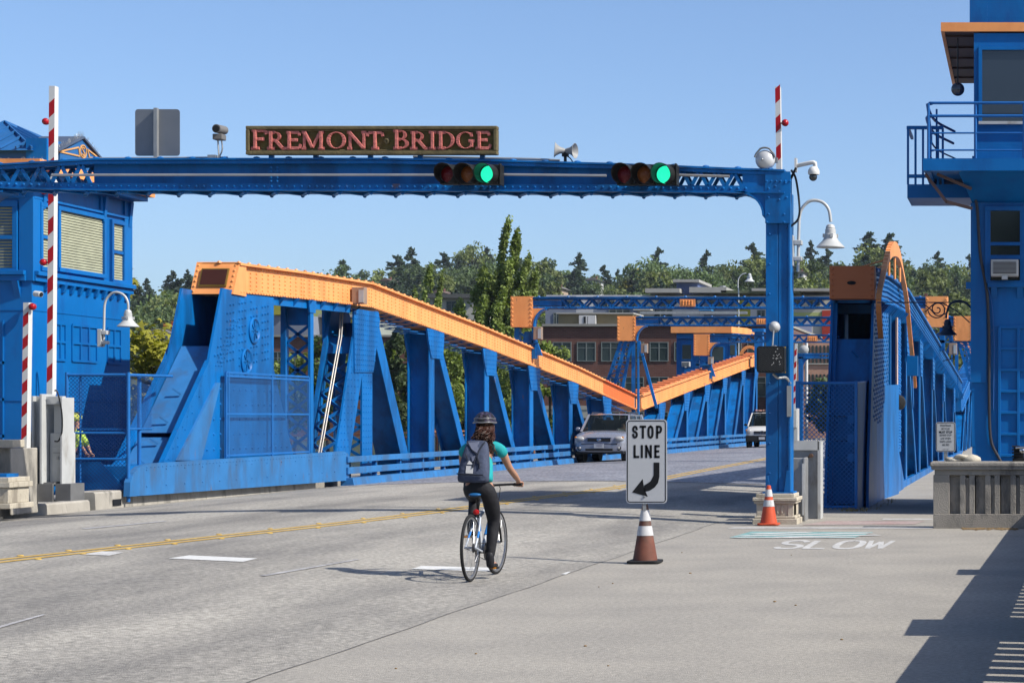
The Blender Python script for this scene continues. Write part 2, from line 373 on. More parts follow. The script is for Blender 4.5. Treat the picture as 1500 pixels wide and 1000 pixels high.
for a, b in (((-30, 925), (62, 900)), ((380, 843), (522, 819)), ((118, 774), (240, 763)), ((1000, 765), (960, 0))):
    if b[1]: patch([a, (a[0]+9, a[1]+1), (b[0]+5, b[1]+0.7), b], ramp_mat('faint_white_paint', (0.36, 0.35, 0.35), (0.52, 0.51, 0.51), 3, fine=0.25, fs=14), 'lane_line')
patch([(1068, 787.5), (1250, 788), (1280, 779.5), (1100, 778.5)], TEAL, 'painted_mark')
for k, (a, b) in enumerate((((1068, 787.5), (1250, 787.6)), ((1078, 785), (1270, 780.5)), ((1130, 787), (1280, 783.5)), ((1096, 782), (1180, 779.5)))):
    patch([a, (a[0]+14, a[1]+0.9), (b[0]+12, b[1]+0.9), b], WHP, 'painted_mark', LIFT+0.005)
patch([(1066, 774), (1366, 774), (1366, 772.3), (1075, 772.3)], WWP, 'stop_line')
patch([(1292, 761), (1366, 761), (1366, 759.6), (1294, 759.6)], WWP, 'stop_line')
patch([(1175, 769), (1340, 768), (1355, 763), (1210, 763.2)], PINK, 'painted_mark')
x_0, x_1, y_0, y_1 = GP(1130, 804).x, GP(1296, 804).x, GP(1130, 804).y, GP(1200, 791).y
mb = MB(); cw = (x_1-x_0)/4.28
GL = {0: [[(.98, .8), (.8, .97), (.5, 1), (.15, .95), (.02, .77), (.15, .58), (.5, .5), (.85, .42), (.98, .24), (.85, .05), (.5, 0), (.17, .04), (.02, .2)]], 1: [[(.08, 1), (.08, 0)], [(.0, .0), (.92, 0)]],
      2: [[(.5, 1), (.15, .93), (0, .7), (0, .3), (.15, .07), (.5, 0), (.85, .07), (1, .3), (1, .7), (.85, .93), (.5, 1)]], 3: [[(0, 1), (.22, 0)], [(.22, 0), (.5, .85)], [(.5, .85), (.78, 0)], [(.78, 0), (1, 1)]]}
zz_ = 0.004
for k in range(4):
    for pl_ in GL[k]:
        zz_ += 0.00006; pts = bez([(a, b, 0) for a, b in pl_], 36) if len(pl_) > 3 else [Vector((a, b, 0)) for a, b in pl_]; q = []
        for i_, p in enumerate(pts):
            d = pts[min(len(pts)-1, i_+1)]-pts[max(0, i_-1)]; d.normalize(); n_ = Vector((-d.y, d.x, 0)); X_ = x_0+cw*(k*1.12+p.x*.88+.04); Y_ = y_0+(y_1-y_0)*(.06+p.y*.88)
            for s_ in (1, -1): q.append((X_+n_.x*s_*(.048 if k < 3 else .034), Y_+n_.y*s_*.12, zz_))
        mb.add(q, [(2*i_, 2*i_+1, 2*i_+3, 2*i_+2) for i_ in range(len(pts)-1)])
mb.build('painted_word', WWP)['kind'] = 'structure'
# crack and joint between road and sidewalk
pts = [(XE+0.02+0.012*math.sin(y*1.3)+0.008*math.sin(y*3.1), y) for y in [8+0.5*i for i in range(52)]]
mb = MB(); q = []
for i, (x, y) in enumerate(pts): w = 0.004+0.006*abs(math.sin(i*1.7)); q += [(x-w, y, gz(x)+0.004), (x+w, y, 0.004)]
mb.add(q, [(2*i, 2*i+1, 2*i+3, 2*i+2) for i in range(len(pts)-1)]); mb.build('pavement_crack', SEAL)['kind'] = 'structure'
mb = MB()
for k in range(12):
    x, y = R.uniform(-4.5, -0.7), R.uniform(13, 28); r = R.uniform(0.008, 0.018)
    mb.sph((x, y, 0.004), r, 6, 4, (1, 1, 0.5))
o = mb.build('fallen_leaves', mat('dry_leaf', (0.30, 0.20, 0.10), 0.9)); o['kind'] = 'stuff'; o['label'] = 'small dry leaves and grit scattered on the sidewalk'; o['category'] = 'litter'
# ================================================================ BRIDGE TRUSSES
def pin(pt, poly):
    x, y = pt; c = False; n = len(poly)
    for i in range(n):
        x1, y1 = poly[i]; x2, y2 = poly[i-1]
        if (y1 > y) != (y2 > y) and x < (x2-x1)*(y-y1)/(y2-y1)+x1: c = not c
    return c
def yz(px, py, X): v = PX(px, py, X); return (v.y, v.z)
def pr(mb, poly, X, w):      # outline in the (Y,z) plane at X, extruded w metres to -X
    return mb.prism([(X, a, b) for a, b in poly], (-w, 0, 0))
def rivfill(mb, poly, X, dy, dz, slope=0.0, r=0.022, pair=False, nx=1):
    ys = [p[0] for p in poly]; zs = [p[1] for p in poly]; y0 = min(ys); z = min(zs)+dz*0.6-abs(slope)*2
    while z < max(zs)+abs(slope)*2:
        y = y0+dy*0.5; k = 0
        while y < max(ys):
            q = (y, z+slope*(y-y0))
            if pin(q, poly) and not (pair and k % 4 == 3): mb.riv((X, q[0], q[1]), (nx, 0, 0), r)
            y += dy; k += 1
        z += dz
    return mb
def chord(pts, X, w, root, m, h=0.65, name='top_chord', rv=True, top=None):
    """box chord along (Y,z) points (its top line), riveted on its +X side"""
    mb = MB(); bot = [(y, z-h) for y, z in pts]
    pr(mb, pts+bot[::-1], X-0.03, w-0.06)
    for (y0, z0), (y1, z1) in zip(pts[:-1], pts[1:]):
        pr(mb, [(y0, z0+0.001), (y1, z1+0.001), (y1, z1-0.05), (y0, z0-0.05)], X+0.07, w+0.14)       # top flange
        pr(mb, [(y0, z0-h+0.07), (y1, z1-h+0.07), (y1, z1-h-0.002), (y0, z0-h-0.002)], X+0.03, 0.12)
        pr(mb, [(y0, z0-h+0.07), (y1, z1-h+0.07), (y1, z1-h-0.002), (y0, z0-h-0.002)], X-w+0.09, 0.12)
        if rv:
            L = math.hypot(y1-y0, z1-z0)
            for fr, st in ((0.14, 0.17), (0.28, 0.34), (0.42, 0.34), (0.56, 0.34), (0.70, 0.34), (0.84, 0.34), (0.96, 0.17)):
                mb.line((X-0.028 if fr < 0.9 else X+0.032, y0+0.1, z0-h*fr), (X-0.028 if fr < 0.9 else X+0.032, y1-0.1, z1-h*fr), st, (1, 0, 0), 0.031)
            mb.line((X+0.03, y0, z0+0.0), (X+0.03, y1, z1+0.0), 0.55, (0, 0, 1), 0.05)
            mb.line((X-w*0.5, y0, z0+0.0), (X-w*0.5, y1, z1+0.0), 1.1, (0, 0, 1), 0.06)
    return mb.build(name, m, root, smooth=25)
def station(root, X, w, yg, ztop, sgn, ylen=6.2, gw=1.7, gh=0.85, zb=0.05, lat=False, dw=0.52):
    """one panel: gusset, vertical post, diagonal, at distance yg; sgn=+1: diagonal runs away from the camera"""
    y0, y1 = yg-gw/2, yg+gw/2
    g = MB(); yb0 = yg-0.42 if sgn > 0 else yg-0.75; yb1 = yg+0.75 if sgn > 0 else yg+0.42
    poly = [(y0, ztop), (y1, ztop-0.02), (y1, ztop-gh*0.25), (yb1, ztop-gh), (yb0, ztop-gh), (y0+0.15, ztop-gh*0.4)]
    pr(g, poly, X+0.02, 0.05); pr(g, poly, X-w+0.03, 0.05)
    rivfill(g, poly, X+0.02, 0.17, 0.14, 0, 0.024)
    g.build('gusset_plate', BLUE, root, smooth=25)
    p = MB(); yc = yg-0.3*sgn
    pr(p, [(yc-0.26, ztop-0.05), (yc+0.26, ztop-0.05), (yc+0.26, zb), (yc-0.26, zb)], X-0.01, 0.03)
    pr(p, [(yc-0.26, ztop-0.05), (yc+0.26, ztop-0.05), (yc+0.26, zb), (yc-0.26, zb)], X-w+0.04, 0.03)
    p.box((X-0.04, yc-0.06, zb), (X-w+0.04, yc+0.06, ztop-0.05))
    for a in (X-0.10, X-w+0.1): p.line((a, yc-0.06, zb+0.2), (a, yc-0.06, ztop-0.3), 0.22, (0, -1, 0), 0.02)
    p.build('post', BLUE, root, smooth=25)
    d = MB(); yt = yg+0.35*sgn; ye = yg+sgn*(ylen*0.60)
    poly = [(yt-dw/2, ztop-gh*0.5), (yt+dw/2, ztop-gh*0.5), (ye+dw/2, zb), (ye-dw/2, zb)]
    pr(d, poly, X, 0.04); pr(d, poly, X-w+0.05, 0.04)
    ins = [(a+(0.17 if i in (0, 3) else -0.17), b) for i, (a, b) in enumerate(poly)]
    pr(d, ins, X-0.04, w-0.09); d.build('diagonal', BLUE, root, smooth=25)
XL, XR = -17.2, -2.95
WT = 0.8
def lacing(mb, X, w, y0, z0, y1, z1, n):      # lattice between chord webs, seen from below
    for i in range(n):
        a = i/n; b = (i+1)/n; p = (y0+(y1-y0)*a, z0+(z1-z0)*a); q = (y0+(y1-y0)*b, z0+(z1-z0)*b)
        mb.beam((X-0.06, *p), (X-w+0.06, *q), 0.07, 0.02); mb.beam((X-w+0.06, *p), (X-0.06, *q), 0.07, 0.02)
def lattice(mb, p, q, side, n, t=0.07, th=0.02, up=(1, 0, 0)):
    """crossed flat bars between rail p->q and the rail offset by side"""
    p, q, side = Vector(p), Vector(q), Vector(side)
    for i in range(n):
        a = p.lerp(q, i/n); b = p.lerp(q, (i+1)/n)
        mb.beam(a, b+side, t, th, up); mb.beam(a+side, b, t, th, up)
# ---------------- near leaf, far (left) side of the road
root = thing('bridge_truss', 'riveted blue truss with orange top chord, starting at the plaque left of the road', 'bridge truss', (XL, 45, 0), 'trusses of the bridge')
tp = [yz(348, 385, XL), yz(445, 398, XL), yz(544, 414, XL), yz(700, 475, XL), yz(846, 537, XL)]
c1 = chord(tp, XL, WT, root, ORNG)
tp2 = [yz(846, 537, XL), yz(934, 580, XL)]
pm = [tp2[0], yz(884, 555.5, XL)]
chord(tp2, XL, WT, root, ORNG)
chord([yz(884.5, 556, XL), yz(929, 577.5, XL)], XL+0.012, WT, root, ORRED, name='top_chord', rv=False)
# end box: tilted face with a plaque
mb = MB(); a = tp[0]; b = (a[0]-0.35, a[1]-0.70)
Xo = XL-0.9
mb.prism([(XL+0.04, a[0]+0.02, a[1]+0.02), (XL+0.04, a[0]+0.4, a[1]+0.005), (XL+0.04, a[0]+0.4, a[1]-0.71), (XL+0.04, b[0], b[1])], (-0.94, 0, 0))
nrm = Vector((0, -(a[1]-b[1]), (a[0]-b[0]))).normalized()
nrm = Vector((0, -0.895, 0.447))
for xx in (XL-0.03, Xo+0.06): mb.line((xx, b[0]+0.02, b[1]+0.06), (xx, a[0]-0.02, a[1]-0.06), 0.13, nrm, 0.03)
mb.build('chord_end', ORNG, root, smooth=25)
pl = MB(); Mx = frame((XL-0.44, (a[0]+b[0])/2, (a[1]+b[1])/2+0.01), (1, 0, 0), (0, 0.447, 0.895))
pl.box((-0.30, -0.22, 0.0), (0.30, 0.22, 0.035), Mx); plq = pl.build('plaque', mat('bronze_border', (0.35, 0.22, 0.05), 0.4, 0.4), root)
p2 = MB(); p2.box((-0.27, -0.19, 0.033), (0.27, 0.19, 0.045), Mx)
for r_ in range(5): 
    for c_ in range(1): p2.box((-0.2+0.02*(r_ % 2), 0.11-r_*0.055, 0.045), (0.2-0.03*(r_ % 3), 0.125-r_*0.055, 0.047), Mx)
p2.build('plate_face', mat('dark_bronze', (0.075, 0.022, 0.016), 0.55, 0.2), plq)
# big end plates
PXI = [(329, 428), (401, 436), (401, 540), (430, 668), (238, 680), (306, 528)]
poly = [yz(x, y, XL) for x, y in PXI]
poly[0] = (poly[0][0]-0.12, poly[0][1]+0.08)
mb = MB(); pr(mb, poly, XL, 0.05); pr(mb, poly, XL-0.86, 0.05)
mb.mi = 0
fp = [yz(x, y, XL) for x, y in [(336, 440), (398, 442), (397, 536), (330, 536), (312, 524)]]
rivfill(mb, fp, XL, 0.17, 0.17, 0.12, 0.036, True)
fp = [yz(x, y, XL) for x, y in [(325, 540), (398, 540), (424, 664), (298, 672)]]
rivfill(mb, fp, XL, 0.36, 0.32, 0, 0.034)
fp = [yz(x, y, XL) for x, y in [(296, 560), (309, 560), (262, 668), (244, 668)]]
rivfill(mb, fp, XL, 0.36, 0.34, 0, 0.026)
a0 = yz(340, 470, XL); b0 = yz(316, 535, XL)
for k in range(3): mb.line((XL, a0[0]+k*0.16, a0[1]), (XL, b0[0]+k*0.16, b0[1]), 0.12, (1, 0, 0), 0.026)
a0 = yz(304, 535, XL); b0 = yz(243, 672, XL)
mb.line((XL, a0[0]+0.1, a0[1]), (XL, b0[0]+0.1, b0[1]), 0.3, (1, 0, 0), 0.026)
mb.build('end_plate', BLUE, root, smooth=25)
mb = MB(); fp = [yz(x, y, XL) for x, y in [(315, 560), (320, 561), (292, 674), (257, 674)]]; pr(mb, fp, XL+0.05, 0.05)
mb.build('stiffener_plate', BLUED, root)
for x, y in ((371.4, 484), (360, 529)):
    mb = MB(); c = PX(x, y, XL); mb.lathe(c, [(0.30, -0.01), (0.30, 0.03), (0.26, 0.05), (0.24, 0.03), (0.22, 0.015), (0.001, 0.015)], 24, (1, 0, 0))
    for i in range(4): t = i*math.pi/4; mb.beam(c+Vector((0.02, 0.22*math.cos(t), 0.22*math.sin(t))), c+Vector((0.02, -0.22*math.cos(t), -0.22*math.sin(t))), 0.03, 0.03)
    mb.build('bearing_cap', BLUE, root, smooth=30)
# slanted front between the two plates
yb, zb_ = yz(236, 684, XL); yt, zt = yz(306, 530, XL); yb -= 0.0
dv = Vector((0, yt-yb, zt-zb_)); 
mb = MB()
def sl(t, off=0.14): q = Vector((0, yb, zb_))+dv*t; n_ = Vector((0, -dv.z, dv.y)).normalized(); return q-n_*off
for t0, t1, of in ((-0.28, 0.30, 0.16), (0.31, 0.36, 0.25), (0.37, 1.22, 0.16)):
    p, q = sl(t0, of), sl(t1, of)
    mb.prism([(XL-0.06, p.y, p.z), (XL-0.84, p.y, p.z), (XL-0.84, q.y, q.z), (XL-0.06, q.y, q.z)], (0, 0.05, -0.02))
for t in (0.05, 0.25, 0.45, 0.72): 
    p = sl(t, 0.12); mb.beam((XL-0.35, p.y, p.z), (XL-0.5, p.y-0.05, p.z+0.12), 0.04, 0.04)
mb.build('end_post_panel', BLUED, root)
mb = MB()
for of, xx in ((0, XL-0.9), (0, XL+0.0)):
    p, q = sl(-0.28, 0.0), sl(1.0, 0.0)
    mb.beam((xx-0.02, p.y, p.z), (xx-0.02, q.y, q.z), 0.10, 0.10, (1, 0, 0))
q = sl(1.0, 0.0); mb.beam((XL-0.92, q.y, q.z), (XL-0.92, tp[0][0]-0.2, tp[0][1]-0.66), 0.10, 0.10, (1, 0, 0))
mb.line((XL-0.88, sl(-0.2).y-0.1, sl(-0.2).z), (XL-0.88, sl(0.98).y-0.1, sl(0.98).z), 0.14, (0, -0.8, 0.5), 0.025)
mb.build('end_post_edge', BLUE, root, smooth=25)
mb = MB(); q = sl(1.0, 0.5); mb.box((XL-0.82, q.y+2.4, q.z-1.6), (XL-0.06, q.y+2.45, tp[0][1]-0.66)); mb.build('inner_diaphragm', BLUE, root)
# low riveted skirt girder along the kerb
GX = XL+0.22
PG = [(190, 727), (191, 706), (196, 692), (206, 683), (222, 678.5), (300, 673.5), (400, 667.5), (504, 660.5), (510, 664), (513.5, 674), (514.5, 703)]
poly = [yz(x, y, GX) for x, y in PG]; mb = MB(); pr(mb, poly, GX, 0.12)
rivfill(mb, [yz(x, y, GX) for x, y in [(200, 722), (206, 688), (300, 678), (500, 665), (510, 700)]], GX, 0.9, 0.32, 0, 0.024)
mb.line((GX, *yz(215, 684, GX)), (GX, *yz(505, 664.5, GX)), 0.18, (1, 0, 0), 0.02)
mb.build('skirt_girder', BLUED, root, smooth=25)
mb = MB(); mb.box((GX-0.12, poly[0][0]+0.3, 0.2), (XL-0.9, poly[-1][0], poly[5][1]-0.05)); mb.build('girder_core', BLUE, root)
# strip under the chord between end plate and first gusset
mb = MB(); y0, y1 = yz(401, 440, XL)[0], yz(517, 450, XL)[0]
def ztop(y, P_=tp+tp2[1:]):
    for (a, b), (c, d) in zip(P_[:-1], P_[1:]):
        if a <= y <= c: return b+(d-b)*(y-a)/(c-a)
    return P_[0][1] if y < P_[0][0] else P_[-1][1]
pr(mb, [(y0, ztop(y0)-0.64), (y1, ztop(y1)-0.64), (y1, ztop(y1)-0.85), (y0, ztop(y0)-0.85)], XL-0.05, 0.05)
for k in range(6): y = y0+(y1-y0)*(k+0.5)/6; mb.prism([(XL-0.05, y, ztop(y)-0.65), (XL-0.05, y, ztop(y)-0.85), (XL-0.05+0.16, y, ztop(y)-0.65)], (0, 0.03, 0))
mb.box((XL-0.1, y0, ztop(y0)-0.8), (XL-WT, y0+0.05, ztop(y0)-0.7)); mb.build('chord_bracket', BLUE, root)
# lattice post (x 418..458)
Yl, _ = yz(457, 500, XL); zt_ = ztop(Yl)-0.66
mb = MB(); mb.box((XL, Yl-0.11, 0.7), (XL-0.06, Yl+0.11, zt_)); mb.box((XL-0.60, Yl-0.11, 0.7), (XL-0.72, Yl+0.11, zt_))
pr(mb, [(Yl-0.25, zt_), (Yl+0.25, zt_), (Yl+0.2, zt_-0.3), (Yl-0.2, zt_-0.3)], XL+0.02, 0.04)
mb.build('post', BLUE, root)
mb = MB(); lattice(mb, (XL-0.06, Yl, 0.9), (XL-0.06, Yl, zt_-0.6), (-0.56, 0, 0), 7, 0.07, 0.03, (0, 1, 0)); mb.box((XL-0.06, Yl-0.03, zt_-0.6), (XL-0.6, Yl+0.03, zt_))
mb.build('lattice_bars', BLUE, root)
# leaning laced member + conduits (x 465..525)
ya, za = yz(492, 660, XL); yb2, zb2 = yz(540, 455, XL)
yc2, zc2 = yz(500, 660, XL)
mb = MB(); pr(mb, [(ya-0.1, za-0.3), (ya+1.0, za-0.3), (yb2+0.25, zb2), (yb2-0.9, zb2)], XL, 0.05)
rivfill(mb, [(ya, za), (ya+0.9, za), (yb2+0.15, zb2), (yb2-0.75, zb2)], XL, 0.26, 0.17, 0, 0.026)
pr(mb, [(ya-0.1, za-0.3), (ya+0.3, za-0.3), (yb2-0.5, zb2), (yb2-0.9, zb2)], XL-0.66, 0.10)
mb.build('end_diagonal', BLUE, root, smooth=25)
mb = MB(); lattice(mb, (XL-0.05, ya-0.1, za-0.2), (XL-0.05, ya+(yb2-ya)*0.62-0.3, za+(zb2-za)*0.62), (-0.62, 0, 0), 6, 0.08, 0.03, (0, 1, 0.4))
q = 0.68; mb.prism([(XL-0.05, ya+(yb2-ya)*q-0.45, za+(zb2-za)*q), (XL-0.7, ya+(yb2-ya)*q-0.45, za+(zb2-za)*q), (XL-0.7, ya+(yb2-ya)*(q+.12)-0.5, za+(zb2-za)*(q+.12)), (XL-0.05, ya+(yb2-ya)*(q+.12)-0.5, za+(zb2-za)*(q+.12))], (0, 0.04, 0))
mb.build('lattice_bars', BLUE, root)
mb = MB()
for dx in (0.30, 0.36): mb.tube([(XL-dx, ya-0.3, za-0.2), (XL-dx, ya+(yb2-ya)*0.8-0.72, za+(zb2-za)*0.8), (XL-dx, ya+(yb2-ya)*0.86-0.75, zb2+0.05)], 0.022, 6)
mb.build('conduit', mat('grey_conduit', (0.34, 0.32, 0.30), 0.4, 0.4), root, smooth=60)
# first big gusset + riveted post with lacing + diagonal
gp = [yz(x, y, XL) for x, y in [(517, 452), (553, 457), (555, 470), (545.5, 545), (518, 545)]]
mb = MB(); pr(mb, gp, XL+0.03, 0.05); rivfill(mb, gp, XL+0.03, 0.16, 0.13, 0, 0.026); pr(mb, gp, XL-0.75, 0.05); mb.build('gusset_plate', BLUE, root, smooth=25)
yp, _ = yz(538, 600, XL); mb = MB(); mb.box((XL, yp-0.42, 0.1), (XL-0.05, yp+0.42, 3.1)); rivfill(mb, [(yp-0.4, 0.8), (yp+0.4, 0.8), (yp+0.4, 2.9), (yp-0.4, 2.9)], XL, 0.2, 0.16, 0, 0.024)
mb.box((XL-0.7, yp-0.42, 0.1), (XL-0.75, yp+0.42, 3.1)); mb.build('post', BLUE, root, smooth=25)
mb = MB(); lattice(mb, (XL-0.04, yp-0.4, 0.7), (XL-0.04, yp-0.4, 3.0), (-0.66, 0, 0), 6, 0.08, 0.03, (0, 1, 0)); mb.build('lattice_bars', BLUE, root)
y1_, z1_ = yz(549, 490, XL); y2_, z2_ = yz(599, 660, XL); mb = MB()
pr(mb, [(y1_-0.35, z1_+0.3), (y1_+0.3, z1_+0.3), (y2_+0.35, 0.1), (y2_-0.35, 0.1)], XL+0.01, 0.04); pr(mb, [(y1_-0.3, z1_+0.3), (y1_+0.25, z1_+0.3), (y2_+0.3, 0.1), (y2_-0.3, 0.1)], XL-0.04, 0.66)
mb.build('diagonal', BLUE, root)
lst = [636, 716, 781, 838.5, 888]
for i, x in enumerate(lst):
    Y = F*XL/(x-VX); station(root, XL, 0.66, Y+0.1, ztop(Y)-0.64, 1, 6.2, 1.75, 0.85)
mb = MB(); Ys = [F*XL/(x-VX) for x in [556]+lst+[925]]
for a, b in zip(Ys[:-1], Ys[1:]): mb = MB(); lacing(mb, XL, WT, a+0.8, ztop(a+0.8)-0.66, b-0.8, ztop(b-0.8)-0.66, 5); lacing(mb, XL, WT, a+0.8, ztop(a+0.8)-0.86, b-0.8, ztop(b-0.8)-0.86, 5); mb.build('lattice_bars', BLUE, root)
# ---------------- far leaf, left
root = thing('bridge_truss', 'farther blue truss whose orange chord climbs away from the low joint behind the cars', 'bridge truss', (XL, 92, 0), 'trusses of the bridge')
fr = root
tq = [yz(936, 580, XL), yz(1022, 549.5, XL), yz(1111, 518.5, XL), (139, 5.95)]
def zt2(y):
    for (a, b), (c, d) in zip(tq[:-1], tq[1:]):
        if a <= y <= c: return b+(d-b)*(y-a)/(c-a)
    return tq[-1][1]
chord(tq, XL, WT, root, ORNG, 0.68)
mb = MB()
for k in range(60):
    y = tq[0][0]+0.6+k*0.72
    mb = MB()
    if y < 136: mb.beam((XL-0.05, y, zt2(y)+0.06), (XL-WT+0.05, y+(0.5 if k % 2 else -0.5), zt2(y)+0.06), 0.09, 0.05); mb.build('lattice_bar', ORNG_SHADE, root)
for x in (969.5, 1006, 1036, 1062, 1089, 1108):
    Y = F*XL/(x-VX); station(root, XL, 0.66, Y, zt2(Y)-0.66, -1, 6.9 if x < 1100 else 4, 1.9, 0.95, dw=0.6)
cr_ = copyt(fr)
for ch in cr_.children:
    if ch.name.startswith('top_chord') or ch.data.materials[0].name.startswith('orange'):
        ch.data = ch.data.copy(); ch.data.materials[0] = BLUE
place(cr_, (XR-0.0, 97.5, 0), label='far half of the blue truss right of the road, hidden past the near half', group='trusses of the bridge')
# ---------------- near leaf, right side of the road (seen from the sidewalk)
root = thing('bridge_truss', 'blue truss with shade-toned orange box end between the road and the right sidewalk', 'bridge truss', (XR, 40, 0), 'trusses of the bridge')
tr = [(40.3, PX(1280, 393, XR).z), (44.5, PX(1301, 404, XR).z), (51.5, PX(1327, 420, XR).z), (97, PX(1409, 560, XR).z)]
tr[0] = (40.3, 4.62); tr[1] = (44.5, 4.80); tr[2] = (51.5, 4.92)
def zt3(y):
    for (a, b), (c, d) in zip(tr[:-1], tr[1:]):
        if a <= y <= c: return b+(d-b)*(y-a)/(c-a)
    return tr[0][1] if y < tr[0][0] else tr[-1][1]
chord(tr, XR, WT, root, BLUE, 0.66)
mb = MB()   # long ribs on the outer web
for (a, b), (c, d) in zip(tr[:-1], tr[1:]):
    for f_ in (0.2, 0.36, 0.52, 0.68): mb.beam((XR-0.02, a, b-f_*0.66), (XR-0.02, c, d-f_*0.66), 0.04, 0.05, (1, 0, 0))
mb.build('chord_rib', BLUE, root)
mb = MB(); mb.box((XR+0.04, 39.9, 4.02), (XR-0.84, 40.35, 4.66))
for xx in (XR-0.02, XR-0.78): mb.line((xx, 39.9, 4.08), (xx, 39.9, 4.6), 0.095, (0, -1, 0), 0.024)
mb.build('chord_end', ORNG_SHADE, root, smooth=25, bevel=0.006)
mb = MB(); mb.lathe((XR-0.41, 39.91, 4.33), [(0.09, 0), (0.09, 0.02), (0.001, 0.025)], 16, (0, -1, 0))
for v in mb.v: v.z = 4.33+(v.z-4.33)*0.42
mb.build('access_cap', DARK, root)
# end post: leaning towards the camera at its foot
def epoly(k=0): return [(40.35, 4.02), (44.6, 4.1), (44.6, 0.0), (38.9, 0.0), (39.1, 1.0)]
mb = MB(); pr(mb, epoly(), XR-0.0, 0.05); pr(mb, epoly(), XR-0.8, 0.05)
rivfill(mb, [(40.4, 3.9), (44.4, 3.9), (44.4, 1.6), (40.0, 1.6)], XR, 0.28, 0.17, 0.35, 0.034)
mb.build('end_plate', BLUE, root, smooth=25)
mb = MB()
for z0, z1, f_ in ((0.05, 1.25, 0), (1.27, 1.72, 0.05), (1.74, 3.25, 0)):
    y0 = 39.1+0.42*z0*0.7+0.2; y1 = 39.1+0.42*z1*0.7+0.2
    mb.prism([(XR-0.06, y0+f_, z0), (XR-0.74, y0+f_, z0), (XR-0.74, y1+f_, z1), (XR-0.06, y1+f_, z1)], (0, 0.05, 0))
for z in (0.8, 1.5, 2.9): mb.beam((XR-0.3, 39.25+0.3*z, z), (XR-0.42, 39.2+0.3*z, z+0.12), 0.03, 0.03)
mb.box((XR-0.06, 43.0, 2.3), (XR-0.74, 43.05, 4.0))
mb.build('end_post_panel', BLUE, root)
mb = MB(); mb.line((XR-0.70, 39.45, 0.3), (XR-0.70, 40.3, 3.3), 0.13, (0, -1, 0.3), 0.024)
mb.beam((XR-0.78, 39.1, 0.0), (XR-0.78, 40.4, 4.0), 0.05, 0.12, (1, 0, 0)); mb.build('end_post_edge', BLUE, root, smooth=25)
# low riveted foot plate at the sidewalk
mb = MB(); pr(mb, [(46.0, 0), (46.0, 1.05), (47.2, 1.0), (48.6, 0.5), (49.2, 0.25), (49.2, 0)], XR+0.06, 0.06)
mb.box((XR+0.02, 49.2, 0), (XR-0.1, 97, 0.17)); mb.line((XR+0.06, 46.1, 0.1), (XR+0.06, 46.1, 1.0), 0.12, (1, 0, 0), 0.022)
mb.build('foot_plate', BLUE, root, smooth=25)
# laced riveted post and conduit
mb = MB(); mb.box((XR, 47.9, 0.9), (XR-0.05, 49.1, 4.05)); mb.box((XR-0.75, 47.9, 0.9), (XR-0.8, 49.1, 4.05)); rivfill(mb, [(47.95, 1), (49.05, 1), (49.05, 4), (47.95, 4)], XR, 0.22, 0.14, 0.3, 0.03)
mb.box((XR-0.05, 48.3, 0.9), (XR-0.75, 48.6, 4.05)); mb.build('post', BLUE, root, smooth=25)
mb = MB(); mb.box((XR-0.02, 45.6, 0.6), (XR-0.7, 45.8, 4.0)); mb.build('post', BLUE, root)
mb = MB(); mb.tube([(XR+0.05, 46.6, 1.9), (XR+0.05, 46.7, 2.1), (XR+0.03, 47.0, 4.0)], 0.03, 8); mb.build('conduit', mat('copper_pipe', (0.7, 0.5, 0.42), 0.3, 0.6), root, smooth=60)
mb = MB(); mb.lathe((XR+0.1, 46.2, 2.05), [(0.02, -0.05), (0.16, 0), (0.17, 0.08), (0.12, 0.14), (0.01, 0.15)], 16, (0.5, -1, 0)); mb.build('valve', BLACK, root, smooth=40)
mb = MB(); mb.box((XR+0.03, 51.0, 2.75), (XR+0.3, 51.3, 3.25)); mb.beam((XR+0.15, 51.2, 2.75), (XR+0.15, 51.8, 2.0), 0.25, 0.03, (1, 0, 0)); mb.build('junction_box', BLUE, root)
for Y in (51.9, 58.6, 66.6, 75.4, 86.5): station(root, XR, 0.74, Y, zt3(Y)-0.64, 1, 7.4, 1.7, 1.15, 0.1, dw=0.42)
mb = MB(); Ys = [41, 51.9, 58.6, 66.6, 75.4, 86.5, 96]
for a, b in zip(Ys[:-1], Ys[1:]):
    n = int((b-a)/0.62)
    for i in range(n): y = a+(b-a)*(i+0.5)/n; mb = MB(); mb.prism([(XR, y, zt3(y)-0.66), (XR, y, zt3(y)-0.86), (XR+0.16, y, zt3(y)-0.66)], (0, 0.04, 0)); mb.box((XR, y, zt3(y)-0.86), (XR-WT, y+0.04, zt3(y)-0.68)); mb.build('chord_bracket', BLUE, root)
# the orange hoop over the right truss

ar = thing('arch_hoop', 'tall narrow orange arch rising over the right truss beside the sidewalk', 'arch', (XR+0.12, 46, 0))
xa = XR+0.13
pts = bez([(xa, 38.9+1.4, PX(1283, 490, xa).z), PX(1287, 440, xa), PX(1293, 405, xa), PX(1300, 376, xa), PX(1307, 364.5, xa), PX(1315, 373, xa), PX(1322, 405, xa), PX(1328, 440, xa), PX(1333, 490, xa), PX(1338, 540, xa), PX(1340, 566, xa)], 60)
mb = MB()
for i, (a, b) in enumerate(zip(pts[:-1], pts[1:])):
    t = i/len(pts); w = 0.075+0.24*math.exp(-((t-0.40)/0.12)**2)
    mb.beam(a, b+(b-a)*0.12, w, 0.10, (1, 0, 0))
mb.build('hoop', ORNG, ar, smooth=50)
for x, y0, y1 in ((1302, 384, 404), (1310.5, 378, 409), (1318, 392, 413)): 
    a, b = PX(x, y0, xa), PX(x, y1, xa); mb = MB(); mb.cyl(a, b, 0.028, n=6); mb.build('hanger_rod', ORNG, ar)
